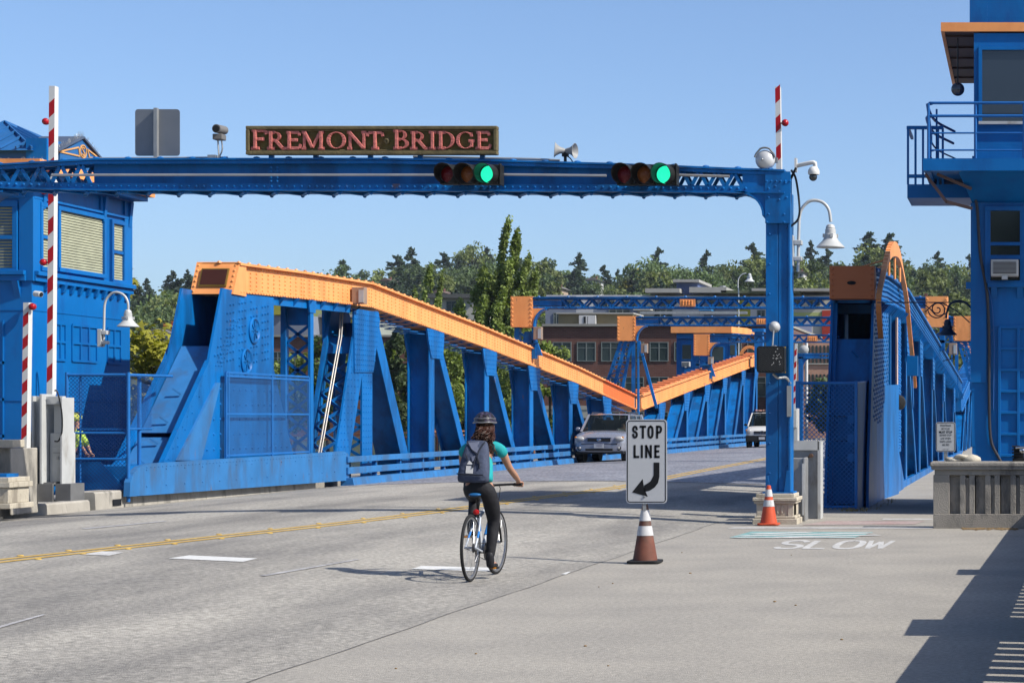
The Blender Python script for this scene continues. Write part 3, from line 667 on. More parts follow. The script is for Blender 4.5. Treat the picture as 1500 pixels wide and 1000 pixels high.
mb = MB(); mb.cyl(PX(1299, 380, xa), (XR-0.7, 42, 4.7), 0.02, n=6); mb.build('hanger_rod', ORNG, ar); mb = MB(); mb.cyl(PX(1300, 386, xa), (XR-0.3, 43, 4.75), 0.02, n=6)
mb.build('hanger_rod', ORNG, ar)
# ================================================================ overhead portals on the trusses
def portal(xl, xr_, ytop, ybot, boxw, yboxb, Yd, label, tower=False, first=False, hang=None):
    """xl/xr: outer edges of the left/right orange boxes in the picture at distance Yd"""
    s = F/Yd; r = thing('portal_frame', label, 'portal frame', (P((xl+xr_)/2, HY, Yd).x, Yd, 0), 'orange and blue portal frames across the bridge')
    A, B = P(xl, ytop, Yd), P(xr_, ytop, Yd); zt_, zb = A.z, P(0, ybot, Yd).z; bw = boxw/s; zbb = P(0, yboxb, Yd).z
    for sg, x0 in ((1, A.x), (-1, B.x)):
        mb = MB(); mb.box((x0, Yd, zbb), (x0+sg*bw, Yd+0.7, zt_+0.05))
        n = 8; h = zb-zbb; arc = [(x0+sg*bw, zb), (x0+sg*(bw+h*0.75), zb)]+[(x0+sg*(bw+h*0.75-h*0.72*math.sin(t*math.pi/2/n)), zb-h*(1-math.cos(t*math.pi/2/n))) for t in range(n+1)]+[(x0+sg*bw, zbb)]
        mb.prism([(x, Yd+0.02, z) for x, z in arc], (0, 0.05, 0))
        for xx in (x0+sg*0.06, x0+sg*(bw-0.06)): mb.line((xx, Yd, zbb+0.08), (xx, Yd, zt_-0.05), 0.14, (0, -1, 0), 0.035)
        mb.build('corner_box', ORNG, r, smooth=25)
        ed = MB(); pts_ = [(x, z) for x, z in arc[2:]]
        arcstrip(ed, pts_[:-1], Yd-0.03, Yd+0.3, 0.05*sg)
        ed.build('curved_flange', BLUE, r)
        # legs: a laced pair
        mb = MB(); fz = zt3(Yd) if sg < 0 else (ztop(Yd) if Yd < 91 else zt2(Yd))
        if not tower:
            mb.box((x0+sg*0.1, Yd+0.1, fz-0.2), (x0+sg*0.28, Yd+0.4, zbb)); mb.box((x0+sg*(bw-0.05), Yd+0.1, fz-0.4), (x0+sg*(bw+0.08), Yd+0.4, zbb))
            mb.beam((x0+sg*0.2, Yd+0.2, zbb-0.15), (x0+sg*bw, Yd+0.2, zbb-0.5), 0.08, 0.1, (0, 1, 0)); mb.box((x0+sg*0.1, Yd+0.1, zbb-0.55), (x0+sg*bw, Yd+0.2, zbb-0.45))
            mb.prism([(x0+sg*bw*0.4, Yd+0.15, fz-0.2), (x0+sg*(bw+0.3), Yd+0.15, fz-0.3), (x0+sg*bw, Yd+0.15, fz+0.55), (x0+sg*bw*0.6, Yd+0.15, fz+0.55)], (0, 0.1, 0))
        else:
            for (xa_, xb_) in ((0.05, -0.75), (bw-0.55, bw-1.15)):
                mb.beam((x0+sg*(xa_+0.1), Yd+0.2, zbb), (x0+sg*(xb_+0.0), Yd+0.2, fz-0.3), 0.14, 0.16, (0, 1, 0))
            p0, p1 = Vector((x0+sg*0.1, Yd+0.15, zbb)), Vector((x0-sg*0.75, Yd+0.15, fz-0.3))
            q0, q1 = Vector((x0+sg*0.62, Yd+0.15, zbb)), Vector((x0+sg*0.1, Yd+0.15, fz-0.3))
            mb.beam(q0, q1, 0.12, 0.14, (0, 1, 0))
            for i in range(7):
                a, b, c, d = p0.lerp(p1, i/7), p0.lerp(p1, (i+1)/7), q0.lerp(q1, i/7), q0.lerp(q1, (i+1)/7)
                mb.beam(a, d, 0.06, 0.06, (0, 1, 0)); mb.beam(c, b, 0.06, 0.06, (0, 1, 0))
            mb.box((x0+sg*(bw-0.2), Yd+0.1, fz-1.0), (x0+sg*(bw-0.05), Yd+0.3, zbb)); mb.box((x0+sg*(bw+0.05), Yd+0.1, fz-1.0), (x0+sg*(bw+0.12), Yd+0.3, zbb))
            mb.beam((x0+sg*(bw+0.1), Yd+0.2, zbb), (x0+sg*(bw+0.9), Yd+0.2, fz-0.6), 0.12, 0.12, (0, 1, 0))
        mb.build('leg', BLUE, r)
    xa_, xb_ = A.x+bw, B.x-bw; hh = zt_-zb
    mb = MB()
    for yy_ in (Yd+0.05, Yd+0.55):
        mb.box((xa_, yy_, zt_-0.05), (xb_, yy_+0.08, zt_)); mb.box((xa_, yy_, zb), (xb_, yy_+0.08, zb+0.065))
        n = max(8, int((xb_-xa_-1)/(hh*0.72))); x = xa_+1.0; dx = (xb_-xa_-2.0)/n
        mb.box((xa_, yy_+0.02, zb+0.1), (xa_+1.0, yy_+0.05, zt_-0.09)); mb.box((xb_-1.0, yy_+0.02, zb+0.1), (xb_, yy_+0.05, zt_-0.09))
        for i in range(n):
            a, b = (zb+0.06, zt_-0.05) if i % 2 else (zt_-0.05, zb+0.06); mb.beam((x+i*dx, yy_+0.03, a), (x+(i+1)*dx, yy_+0.03, b), 0.075, 0.03, (0, 1, 0))
    mb.box((xa_, Yd, zt_), (xb_, Yd+0.7, zt_+0.03))
    mb.line((xa_+0.2, Yd+0.049, zb+0.035), (xb_-0.2, Yd+0.049, zb+0.035), 0.22, (0, -1, 0), 0.026)
    mb.line((xa_+0.2, Yd+0.1, zt_+0.03), (xb_-0.2, Yd+0.1, zt_+0.03), 1.0, (0, 0, 1), 0.06)
    mb.build('crossbeam', BLUE, r, smooth=25)
    mb = MB(); xm = P((1007-780)*0+((xl+xr_)/2), 0, Yd).x
    xm = P(hang, 0, Yd).x if hang else xm
    mb.box((xm-0.27, Yd+0.0, zb+0.06), (xm+0.27, Yd+0.05, zt_-0.05)); mb.grid((xm-0.2, Yd, zb+0.1), (0.4, 0, 0), (0, 0, hh*0.5), 4, 3, (0, -1, 0), 0.035)
    mb.build('splice_plate', ORNG, r, smooth=25)
    return r, A, B, zb, zbb, bw
p1 = portal(748, 1388, 436, 451.5, 32, 479, 71.5, 'nearest portal frame, its orange left box standing above the orange chord', hang=1007)
p2 = portal(904, 1424, 464.5, 477, 27, 499, 90.5, 'middle portal frame on a laced blue tower above the low joint', True, hang=1117)
p3 = portal(1016, 1440, 490.5, 501.5, 23.5, 520.5, 112, 'farthest of the three portal frames, low in front of the far bridge house', hang=1190)
def floodlight(pos, w, h, label, yaw=0.0, face=(1, 0, 0)):
    r = thing('floodlight', label, 'floodlight', pos, 'box floodlights on the bridge steelwork')
    mb = MB(); x, y, z = pos; mb.box((x-w/2, y-0.1, z-h/2), (x+w/2, y+0.16, z+h/2)); mb.build('housing', mat('beige_metal', (0.42, 0.30, 0.22), 0.5, 0.2), r, bevel=0.012)
    mb = MB(); mb.box((x+w*0.08, y-0.115, z-h*0.42), (x+w*0.46, y-0.1, z+h*0.34)); mb.build('lens', mat('frosted_lens', (0.5, 0.55, 0.58), 0.15), r)
    mb = MB(); mb.tube(bez([(x, y, z-h/2), (x-0.02, y, z-h/2-0.12), (x-0.35, y, z-h/2-0.22)], 10), 0.015, 6); mb.build('cable', BLACK, r)
    return r
c = PX(523, 433, XL+0.12); floodlight((c.x+0.05, c.y, c.z), 0.32, 0.42, 'box floodlight fixed to the orange chord near its bend')
floodlight(tuple(P(788, 488, 71.4)), 0.28, 0.44, 'box floodlight under the left orange box of the nearest portal')
floodlight(tuple(P(944, 510, 90.3)), 0.28, 0.42, 'box floodlight beside the laced tower of the middle portal')
floodlight(tuple(P(1041, 528, 111.8)), 0.28, 0.40, 'box floodlight under the farthest portal, in front of the far bridge house')
floodlight(tuple(P(1396, 511, 71.4)), 0.28, 0.40, 'box floodlight near the dark lamp, under the right box of the nearest portal')
# ================================================================ guard rails
def guard(y0, y1, X, label):
    r = thing('guard_rail', label, 'guard rail', (X, y0, 0), 'blue guard rails at the edge of the deck')
    for z, h in ((0.66, 0.15), (0.38, 0.17)):
        mb = MB(); mb.box((X-0.06, y0, z-h/2), (X, y1, z+h/2)); mb.line((X, y0+0.2, z), (X, y1-0.2, z), 1.2, (1, 0, 0), 0.02); mb.build('rail', BLUED, r, bevel=0.01)
    y = y0+0.3
    while y < y1: mb = MB(); mb.box((X-0.16, y-0.06, 0.1), (X-0.06, y+0.06, 0.72)); mb.build('rail_post', BLUE, r); y += 2.1
    mb = MB(); mb.prism([(X+0.14, y0, 0.0), (X-0.2, y0, 0.0), (X-0.2, y0, 0.2), (X+0.10, y0, 0.2)], (0, y1-y0, 0)); mb.build('toe_plate', BLUED, r)
guard(51.3, 90.9, XL+0.28, 'near stretch of blue guard rail behind the cyclist, along the left truss')
guard(91.2, 137, XL+0.28, 'farther stretch of blue guard rail between the silver car and the white van')
# ================================================================ near gantry over the road
YG = 32.95; SG = F/YG
def G(px, py, dy=0): return P(px, py, YG+dy) if dy == 0 else Vector((P(px, py, YG).x, YG+dy, P(px, py, YG).z))
gan = thing('steel_gantry', 'blue riveted gantry spanning the whole road in front of the bridge', 'gantry', (P(560, 0, YG).x, YG, 0))
top = [(-72, 247), (0, 240.7), (70, 236.5), (140, 232.5), (560, 232), (732, 235), (900, 239.6), (992, 243), (1060, 246), (1150, 249)]
bot = [(-72, 274), (0, 275), (70, 276.5), (140, 278), (560, 279), (732, 279.5), (900, 280), (992, 281), (1060, 281.5), (1150, 282)]
def zz(L, px):
    for (a, b), (c, d) in zip(L[:-1], L[1:]):
        if a <= px <= c: return b+(d-b)*(px-a)/(c-a)
    return L[0][1] if px < L[0][0] else L[-1][1]
BD = 0.42
mb = MB()
for (a, b), (c, d) in zip(top[:-1], top[1:]):
    A, B = G(a, b), G(c, d); mb.prism([(A.x, YG-0.085, A.z), (B.x, YG-0.085, B.z), (B.x, YG-0.085, B.z-0.03), (A.x, YG-0.085, A.z-0.03)], (0, BD+0.16, 0))
    A2, B2 = G(a, zz(bot, a)), G(c, zz(bot, c))
    for yy_ in (YG-0.06, YG+BD-0.08):
        mb.prism([(A2.x, yy_, A2.z+0.10), (B2.x, yy_, B2.z+0.10), (B2.x, yy_, B2.z+0.005), (A2.x, yy_, A2.z+0.005)], (0, 0.03, 0))
        mb.prism([(A.x, yy_, A.z-0.04), (B.x, yy_, B.z-0.04), (B.x, yy_, B.z-0.09), (A.x, yy_, A.z-0.09)], (0, 0.03, 0))
    mb.prism([(A2.x, YG-0.09, A2.z+0.004), (B2.x, YG-0.09, B2.z+0.004), (B2.x, YG-0.09, B2.z-0.02), (A2.x, YG-0.09, A2.z-0.02)], (0, 0.12, 0))
    mb.prism([(A2.x, YG+BD-0.1, A2.z+0.004), (B2.x, YG+BD-0.1, B2.z+0.004), (B2.x, YG+BD-0.1, B2.z-0.02), (A2.x, YG+BD-0.1, A2.z-0.02)], (0, 0.12, 0))
px = -40
while px < 1100:
    p = G(px, zz(bot, px)); mb.riv((p.x, YG-0.06, p.z+0.055), (0, -1, 0), 0.027)
    if int(px/11) % 2 == 0: p = G(px, zz(top, px)); mb.riv((p.x, YG-0.06, p.z-0.08), (0, -1, 0), 0.018)
    px += 11
for px in range(0, 1140, 47): p = G(px, zz(top, px)); mb.lathe((p.x, YG-0.0, p.z), [(0.06, 0), (0.05, 0.02), (0.001, 0.035)], 8); 
for px in (398, 407): 
    for dz in (0.14, 0.2, 0.3, 0.36): p = G(px, zz(bot, px)); mb.riv((p.x, YG-0.03, p.z+dz), (0, -1, 0), 0.022)
mb.build('beam_chord', BLUE, gan, smooth=25)
mb = MB()
for (a, b), (c, d) in zip(top[:-1], top[1:]):
    for u0, u1 in ((a, c),):
        u0, u1 = max(u0, 135), min(u1, 962)
        if u1 <= u0: continue
        A, B, C_, D = G(u0, zz(top, u0)), G(u1, zz(top, u1)), G(u1, zz(bot, u1)), G(u0, zz(bot, u0))
        for yy_ in (YG+0.07, YG+BD-0.05): mb.prism([(A.x, yy_, A.z-0.03), (B.x, yy_, B.z-0.03), (C_.x, yy_, C_.z+0.01), (D.x, yy_, D.z+0.01)], (0, 0.02, 0))
for u0, u1 in ((1088, 1156), (-72, -42)):
    mb.build('beam_web', BLUE, gan); mb = MB()
    A, B, C_, D = G(u0, zz(top, u0)), G(u1, zz(top, u1)), G(u1, zz(bot, u1)), G(u0, zz(bot, u0))
    for yy_ in (YG-0.035, YG+BD-0.05): mb.prism([(A.x, yy_, A.z-0.03), (B.x, yy_, B.z-0.03), (C_.x, yy_, C_.z+0.01), (D.x, yy_, D.z+0.01)], (0, 0.02, 0))
mb.build('beam_web', BLUE, gan)
mb = MB()
for lo, hi in ((-42, 135), (962, 1088)):
    n = 6 if lo < 0 else 5; w = (hi-lo)/n
    for yy_ in (YG-0.03, YG+BD-0.05):
        for i in range(n):
            a = lo+w*i; m_ = a+w/2; b = a+w
            mb.beam((G(a, 0).x, yy_, G(0, zz(bot, a)).z+0.07), (G(m_, 0).x, yy_, G(0, zz(top, m_)).z-0.07), 0.055, 0.03, (0, 1, 0))
            mb.beam((G(m_, 0).x, yy_, G(0, zz(top, m_)).z-0.07), (G(b, 0).x, yy_, G(0, zz(bot, b)).z+0.07), 0.055, 0.03, (0, 1, 0))
px = -30; k = 0
while px < 1100:
    a = G(px, zz(bot, px)); b = G(px+23, zz(bot, px+23)); y0, y1 = (YG-0.04, YG+BD) if k % 2 else (YG+BD, YG-0.04)
    mb.beam((a.x, y0, a.z-0.035), (b.x, y1, b.z-0.035), 0.075, 0.02)
    mb.riv((a.x, y0, a.z-0.05), (0, 0, -1), 0.035); px += 23; k += 1
mb.build('lacing', BLUE, gan)
for sg, xi, xo in ((1, 1122, 1158), (-1, -36, -72)):
    a, b = G(xi, 0).x, G(xo, 0).x; zt_ = G(0, 282).z; zb = G(0, 720).z; zh = G(0, 322).z
    mb = MB(); lo, hi = min(a, b), max(a, b); m_ = (lo+hi)/2
    mb.box((lo, YG-0.02, zb), (m_-0.006, YG+0.40, zt_)); mb.box((m_+0.006, YG-0.02, zb), (hi-0.03, YG+0.40, zt_)); mb.box((lo+0.02, YG, zb), (hi-0.04, YG+0.38, zt_-0.01))
    mb.box((hi-0.03, YG-0.05, zb), (hi, YG+0.43, zt_)); mb.box((lo-0.05, YG-0.08, zb-0.06), (hi+0.05, YG+0.48, zb+0.0))
    mb.prism([(hi-0.1, YG-0.06, zb), (hi, YG-0.06, zb), (hi, YG-0.06, zb+0.34), (hi-0.06, YG-0.06, zb+0.34)], (0, 0.04, 0))
    mb.prism([(lo+0.08, YG-0.06, zb), (lo, YG-0.06, zb), (lo, YG-0.06, zb+0.26), (lo+0.04, YG-0.06, zb+0.26)], (0, 0.04, 0))
    for k in range(9): z = zb+0.3+k*0.48; mb.riv((lo+0.06, YG-0.02, z), (0, -1, 0), 0.018); mb.riv((hi-0.06, YG-0.02, z+0.11), (0, -1, 0), 0.018)
    mb.build('column', BLUE, gan, smooth=25, bevel=0.004)
    # curved corner bracket with bolts
    mb = MB(); n = 8; h = zt_-zh; poly = [(a, zh), (a, zt_+0.02), (a-sg*0.48, zt_+0.02)]
    poly += [(a-sg*0.48+sg*0.43*math.sin(t*math.pi/2/n), zt_-h*0.86*(1-math.cos(t*math.pi/2/n))) for t in range(n+1)]
    mb.prism([(x, YG-0.05, z) for x, z in poly], (0, 0.03, 0)); mb.prism([(x, YG+0.4, z) for x, z in poly], (0, 0.03, 0))
    mb.box((lo-0.004, YG-0.068, zh-0.06), (hi+0.004, YG-0.028, G(0, 252).z))
    ar_ = poly[3:]
    arcstrip(mb, ar_, YG-0.09, YG+0.45, 0.03*sg)
    for q in ((0.05, 0.1), (0.05, 0.26), (0.22, 0.06), (0.22, 0.2), (0.32, 0.36), (0.05, -0.2), (0.3, -0.2), (0.3, -0.34), (0.02, -0.34), (0.16, 0.3), (0.34, 0.1)):
        mb.riv((a+sg*q[0], YG-0.06, zt_-h*0.4+q[1]*0.9), (0, -1, 0), 0.026)
    mb.line((lo+0.02, YG-0.068, G(0, 266).z), (hi, YG-0.068, G(0, 266).z), 0.07, (0, -1, 0), 0.02)
    mb.build('corner_bracket', BLUE, gan, smooth=25)
    # moulded pedestal
    xm = G(1137 if sg > 0 else -54, 0).x; mb = MB()
    for w, z0, z1 in ((0.36, -0.02, 0.09), (0.33, 0.09, 0.13), (0.30, 0.13, 0.33), (0.34, 0.33, 0.37), (0.36, 0.37, 0.43), (0.31, 0.43, 0.49)):
        y0 = YG+0.19; mb.box((xm-w, y0-w-0.03, z0), (xm+w, y0+w+0.03, z1))
    for xx in (-0.30, 0.2): mb.box((xm+xx, YG+0.19-0.345, 0.1), (xm+xx+0.1, YG+0.19, 0.34))
    for k in range(4): mb.box((xm-0.12+k*0.07, YG+0.19-0.345, 0.17), (xm-0.085+k*0.07, YG+0.0, 0.30))
    mb.build('pedestal', STONE, gan, bevel=0.012)
mb = MB(); pts = [G(x, 257.5, -0.1) for x in (80, 300, 560, 640)]; mb.tube(pts, 0.022, 6); mb.tube([G(735, 257, -0.1), G(890, 258.5, -0.1)], 0.022, 6); mb.tube([G(988, 257.5, -0.1), G(1070, 259.5, -0.1)], 0.022, 6)
mb.tube([G(600, 227.5, 0.2), G(780, 231, 0.2), G(816, 233, 0.2)], 0.02, 6); mb.tube([G(30, 240, 0.1), G(130, 231.5, 0.1), G(330, 230, 0.1)], 0.02, 6)
mb.build('conduit', mat('grey_pipe', (0.5, 0.5, 0.5), 0.35, 0.5), gan, smooth=60)
mb = MB(); c = G(1146, 526, -0.06); mb.box((c.x+0.0, YG-0.07, c.z-0.22), (c.x+0.06, YG-0.02, c.z+0.2)); mb.build('warning_label', mat('yellow_label', (0.65, 0.42, 0.03), 0.5), gan)
mb = MB(); c = G(1155.5, 586, -0.1); mb.box((c.x-0.02, YG-0.1, G(0, 610).z), (c.x+0.05, YG-0.05, G(0, 565).z)); mb.build('metal_tag', GALV, gan)
mb = MB(); mb.tube(bez([G(1158, 248, 0.1), G(1165, 262, 0.1), G(1170, 300, 0.1), G(1168, 320, 0.1), G(1157, 331, 0.1)], 20), 0.018, 6); mb.tube(bez([G(1158, 260, 0.1), G(1164, 250, 0), G(1166, 246, 0)], 8), 0.02, 6)
mb.build('cable', BLACK, gan, smooth=60)
# ---------------- name sign on the gantry
sg = thing('name_sign', 'carved wooden sign reading FREMONT BRIDGE on top of the gantry', 'sign', tuple(G(547, 228)))
WOOD = mat('carved_olive_wood', (0.13, 0.10, 0.03), 0.75, 0, 0.3, 6, 0.6, 18); WOODF = mat('sign_frame_wood', (0.17, 0.135, 0.065), 0.7, 0, 0.25, 8, 0.4, 30)
ys = YG-0.1
mb = MB(); A, B = G(364, 186), G(731, 228); mb.box((A.x+0.03, ys+0.03, B.z+0.03), (B.x-0.03, ys+0.09, A.z-0.03)); mb.build('board', WOOD, sg)
mb = MB(); t = 0.06
for lo, hi in (((A.x, A.z-t), (B.x, A.z)), ((A.x, B.z), (B.x, B.z+t)), ((A.x, B.z+t), (A.x+t, A.z-t)), ((B.x-t, B.z+t), (B.x, A.z-t))): mb.box((lo[0], ys-0.03, lo[1]), (hi[0], ys+0.1, hi[1]))
t = 0.085
mb.box((A.x+0.06, ys, A.z-t), (B.x-0.06, ys+0.03, A.z-0.06)); mb.box((A.x+0.06, ys, B.z+0.06), (B.x-0.06, ys+0.03, B.z+t))
mb.build('frame', WOODF, sg, bevel=0.012)
mb = MB()
for x in (398, 463, 543, 616, 707): c = G(x, 0); mb.box((c.x-0.035, ys+0.06, G(0, 236).z), (c.x+0.035, ys+0.13, G(0, 200).z))
mb.build('sign_post', BLUE, sg)
# carved serif capitals: strokes (x0,y0,x1,y1,width) in unit boxes plus arcs
def serif_letters(ch):
    T, N = 0.17, 0.07; S = []; w = 0.7
    def st(x, y0=0, y1=1, t=T): S.append(('b', x, y0, x, y1, t)); 
    def sf(x, y, l=0.17, h=0.06): S.append(('b', x-l, y, x+l, y, h))
    def hb(x0, x1, y, t=N): S.append(('b', x0, y, x1, y, t))
    if ch in 'FE':
        st(0.14); sf(0.14, 0.03); hb(0.0, 0.55, 0.96); S.append(('b', 0.54, 0.98, 0.57, 0.76, 0.06)); hb(0.14, 0.44, 0.52); S.append(('b', 0.44, 0.62, 0.44, 0.42, 0.05)); w = 0.62
        if ch == 'E': hb(0.0, 0.56, 0.04); S.append(('b', 0.57, 0.02, 0.62, 0.28, 0.06)); w = 0.66
    elif ch == 'R':
        st(0.14); sf(0.14, 0.03); hb(0.0, 0.32, 0.96); S.append(('a', 0.30, 0.73, 0.21, 0.235, -90, 90, 0.06, 0.14)); hb(0.14, 0.34, 0.5, 0.06)
        S.append(('b', 0.34, 0.5, 0.64, 0.04, 0.15)); sf(0.68, 0.03, 0.08); w = 0.78
    elif ch == 'B':
        st(0.14); hb(0.0, 0.32, 0.96); hb(0.0, 0.34, 0.04); S.append(('a', 0.28, 0.74, 0.19, 0.225, -90, 90, 0.06, 0.14)); S.append(('a', 0.30, 0.27, 0.25, 0.235, -90, 90, 0.06, 0.15)); hb(0.14, 0.3, 0.51, 0.06); w = 0.68
    elif ch == 'M':
        st(0.12, t=0.07); sf(0.10, 0.03, 0.11); sf(0.1, 0.97, 0.1); S.append(('b', 0.14, 0.97, 0.46, 0.08, 0.15)); S.append(('b', 0.46, 0.06, 0.78, 0.97, 0.07)); st(0.83, t=T); sf(0.84, 0.03, 0.15); sf(0.84, 0.97, 0.11); w = 1.06
    elif ch == 'O': S.append(('a', 0.42, 0.5, 0.34, 0.47, 0, 360, 0.06, 0.16)); w = 0.88
    elif ch == 'G':
        S.append(('a', 0.42, 0.5, 0.34, 0.47, 50, 322, 0.06, 0.16)); S.append(('b', 0.66, 0.97, 0.68, 0.70, 0.05)); st(0.69, 0.10, 0.46, 0.13); sf(0.68, 0.46, 0.14); w = 0.88
    elif ch == 'N': st(0.12, t=0.07); sf(0.1, 0.03, 0.11); sf(0.08, 0.97, 0.1); S.append(('b', 0.10, 0.97, 0.68, 0.05, 0.15)); st(0.70, t=0.07); sf(0.70, 0.97, 0.11); w = 0.85
    elif ch == 'T': st(0.33); sf(0.33, 0.03); hb(0.04, 0.62, 0.95); S.append(('b', 0.03, 0.97, 0.0, 0.72, 0.06)); S.append(('b', 0.63, 0.97, 0.66, 0.72, 0.06)); w = 0.70
    elif ch == 'I': st(0.18); sf(0.18, 0.03); sf(0.18, 0.97); w = 0.40
    elif ch == 'D': st(0.14); hb(0, 0.36, 0.96); hb(0, 0.36, 0.04); S.append(('a', 0.34, 0.5, 0.33, 0.46, -90, 90, 0.06, 0.16)); w = 0.80
    return S, w
def draw_word(mb, shadow, word, x, zbase, H, W_, yf):
    for i, ch in enumerate(word):
        mb = MB(); shadow = MB()
        h = H*(1.1 if i == 0 else 1.0); w_ = W_*(1.1 if i == 0 else 1.0)
        S, adv = serif_letters(ch)
        for s_ in S:
            if s_[0] == 'b':
                _, a, b, c, d, t = s_; t *= 1.0
                vert = abs(c-a) < abs(d-b)*0.02
                mb.beam((x+a*w_, yf, zbase+b*h), (x+c*w_, yf, zbase+d*h), 0.05, t*w_*0.92, (0, 1, 0))
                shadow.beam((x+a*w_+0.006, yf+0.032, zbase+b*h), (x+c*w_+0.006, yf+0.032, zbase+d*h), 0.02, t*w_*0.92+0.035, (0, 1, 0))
            else:
                _, cx, cy, rx, ry, a0, a1, tn, tt = s_; n = 18; pts = []
                for k in range(n+1):
                    t = rad(a0+(a1-a0)*k/n); ww = tn+(tt-tn)*abs(math.cos(t))
                    pts.append((t, ww))
                for (t0, w0), (t1, w1) in zip(pts[:-1], pts[1:]):
                    q = []
                    for t, ww in ((t0, w0), (t1, w1)):
                        for sgn_ in (1, -1): q.append((x+(cx+(rx+sgn_*ww/2*1.0)*math.cos(t))*w_, zbase+(cy+(ry+sgn_*ww/2*0.8)*math.sin(t))*h))
                    mb.prism([(q[0][0], yf-0.025, q[0][1]), (q[1][0], yf-0.025, q[1][1]), (q[3][0], yf-0.025, q[3][1]), (q[2][0], yf-0.025, q[2][1])], (0, 0.05, 0))
        x += adv*w_
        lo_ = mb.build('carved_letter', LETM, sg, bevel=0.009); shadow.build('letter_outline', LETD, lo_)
    return x

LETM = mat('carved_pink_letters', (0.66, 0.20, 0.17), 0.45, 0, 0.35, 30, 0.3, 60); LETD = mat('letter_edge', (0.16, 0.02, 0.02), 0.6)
l, sh = MB(), MB()
def width(wd, W_): return sum(serif_letters(c)[1]*W_*(1.1 if i == 0 else 1) for i, c in enumerate(wd))
zb = G(0, 219.5).z; H = (219.5-194.5)/SG; x0, x1 = G(372, 0).x, G(565, 0).x; W1 = (x1-x0)/width('FREMONT', 1.0); draw_word(l, sh, 'FREMONT', x0, zb, H, W1, ys+0.0)
x0, x1 = G(579, 0).x, G(722, 0).x; W2 = (x1-x0)/width('BRIDGE', 1.0); draw_word(l, sh, 'BRIDGE', x0, zb, H, W2, ys+0.0)

mb = MB(); c = G(569, 208); mb.lathe((c.x, ys+0.03, c.z), [(0.05, 0), (0.045, 0.03), (0.025, 0.04), (0.02, 0.02), (0.001, 0.02)], 14, (0, -1, 0)); mb.build('carved_boss', WOODF, sg, smooth=40)
# ---------------- things standing on the gantry
r = thing('road_sign', 'grey blank back of a square sign above the left part of the gantry', 'sign', tuple(G(219, 232)))
mb = MB(); A, B = G(186, 156), G(252, 225); bx = []
def rrect(x0, z0, x1, z1, rr, n=5):
    q = []
    for cx, cz, a in ((x1-rr, z1-rr, 0), (x0+rr, z1-rr, 90), (x0+rr, z0+rr, 180), (x1-rr, z0+rr, 270)):
        for k in range(n+1): t = rad(a+90*k/n); q.append((cx+rr*math.cos(t), cz+rr*math.sin(t)))
    return q
mb.prism([(x, YG+0.3, z) for x, z in rrect(A.x, B.z, B.x, A.z, 0.05)], (0, 0.012, 0)); mb.build('panel', mat('sign_aluminium', (0.26, 0.28, 0.31), 0.42, 0.45, 0.06, 3), r)
mb = MB(); c = G(219, 0); mb.box((c.x-0.03, YG+0.22, G(0, 232).z), (c.x+0.025, YG+0.298, G(0, 155).z)); mb.build('post', GALV, r)
r = thing('traffic_sensor', 'small grey sensor with a round dark lens on the gantry, left of the carved sign', 'sensor', tuple(G(322, 232)))
c = G(321, 190); mb = MB(); mb.cyl((c.x, YG-0.12, c.z), (c.x+0.02, YG+0.16, c.z+0.01), 0.07, n=20); g_ = mat('sensor_grey', (0.2, 0.19, 0.18), 0.5); h = mb.build('hood', g_, r, smooth=40)
mb = MB(); mb.lathe((c.x, YG-0.121, c.z), [(0.058, 0), (0.05, 0.004), (0.001, 0.006)], 18, (0, -1, 0)); mb.build('lens', BLACK, r)
mb = MB(); mb.box((c.x-0.08, YG-0.08, c.z-0.17), (c.x+0.08, YG+0.1, c.z-0.075)); mb.build('housing', g_, r, bevel=0.015)
mb = MB(); mb.tube([(c.x-0.02, YG, c.z-0.17), (c.x-0.0, YG, G(0, 232).z)], 0.013, 6); mb.tube(bez([(c.x+0.04, YG, c.z-0.17), (c.x+0.05, YG, c.z-0.32), (c.x+0.0, YG, G(0, 231).z)], 10), 0.012, 6); mb.build('stem', GALV, r, smooth=60)
b = G(310, 229); mb = MB(); mb.box((b.x-0.06, YG-0.02, G(0, 232).z), (b.x+0.07, YG+0.1, G(0, 227).z)); mb.build('junction_box', GALV, r)
r = thing('loudspeaker', 'pair of grey horn loudspeakers pointing apart on top of the gantry', 'loudspeaker', tuple(G(827, 236)))
c = G(826, 220, 0.1); LS = mat('horn_grey', (0.36, 0.36, 0.35), 0.5)
for ax, nm in (((-1, -0.25, 0.08), 1), ((1, -0.2, -0.02), 2)):
    mb = MB(); mb.lathe(c, [(0.03, 0.0), (0.045, 0.03), (0.055, 0.08), (0.085, 0.13), (0.125, 0.17), (0.122, 0.172), (0.07, 0.12), (0.02, 0.06)], 24, ax); mb.build('horn', LS, r, smooth=40)
mb = MB(); mb.box((c.x-0.05, c.y-0.03, c.z-0.09), (c.x+0.05, c.y+0.05, c.z-0.01)); mb.cyl((c.x, c.y, c.z-0.2), (c.x, c.y, c.z), 0.025, n=8); mb.tube(bez([(c.x+0.02, c.y, c.z-0.08), (c.x+0.08, c.y, c.z-0.12), (c.x+0.12, c.y, c.z-0.18)], 8), 0.01, 5); mb.build('bracket', BLACK, r)
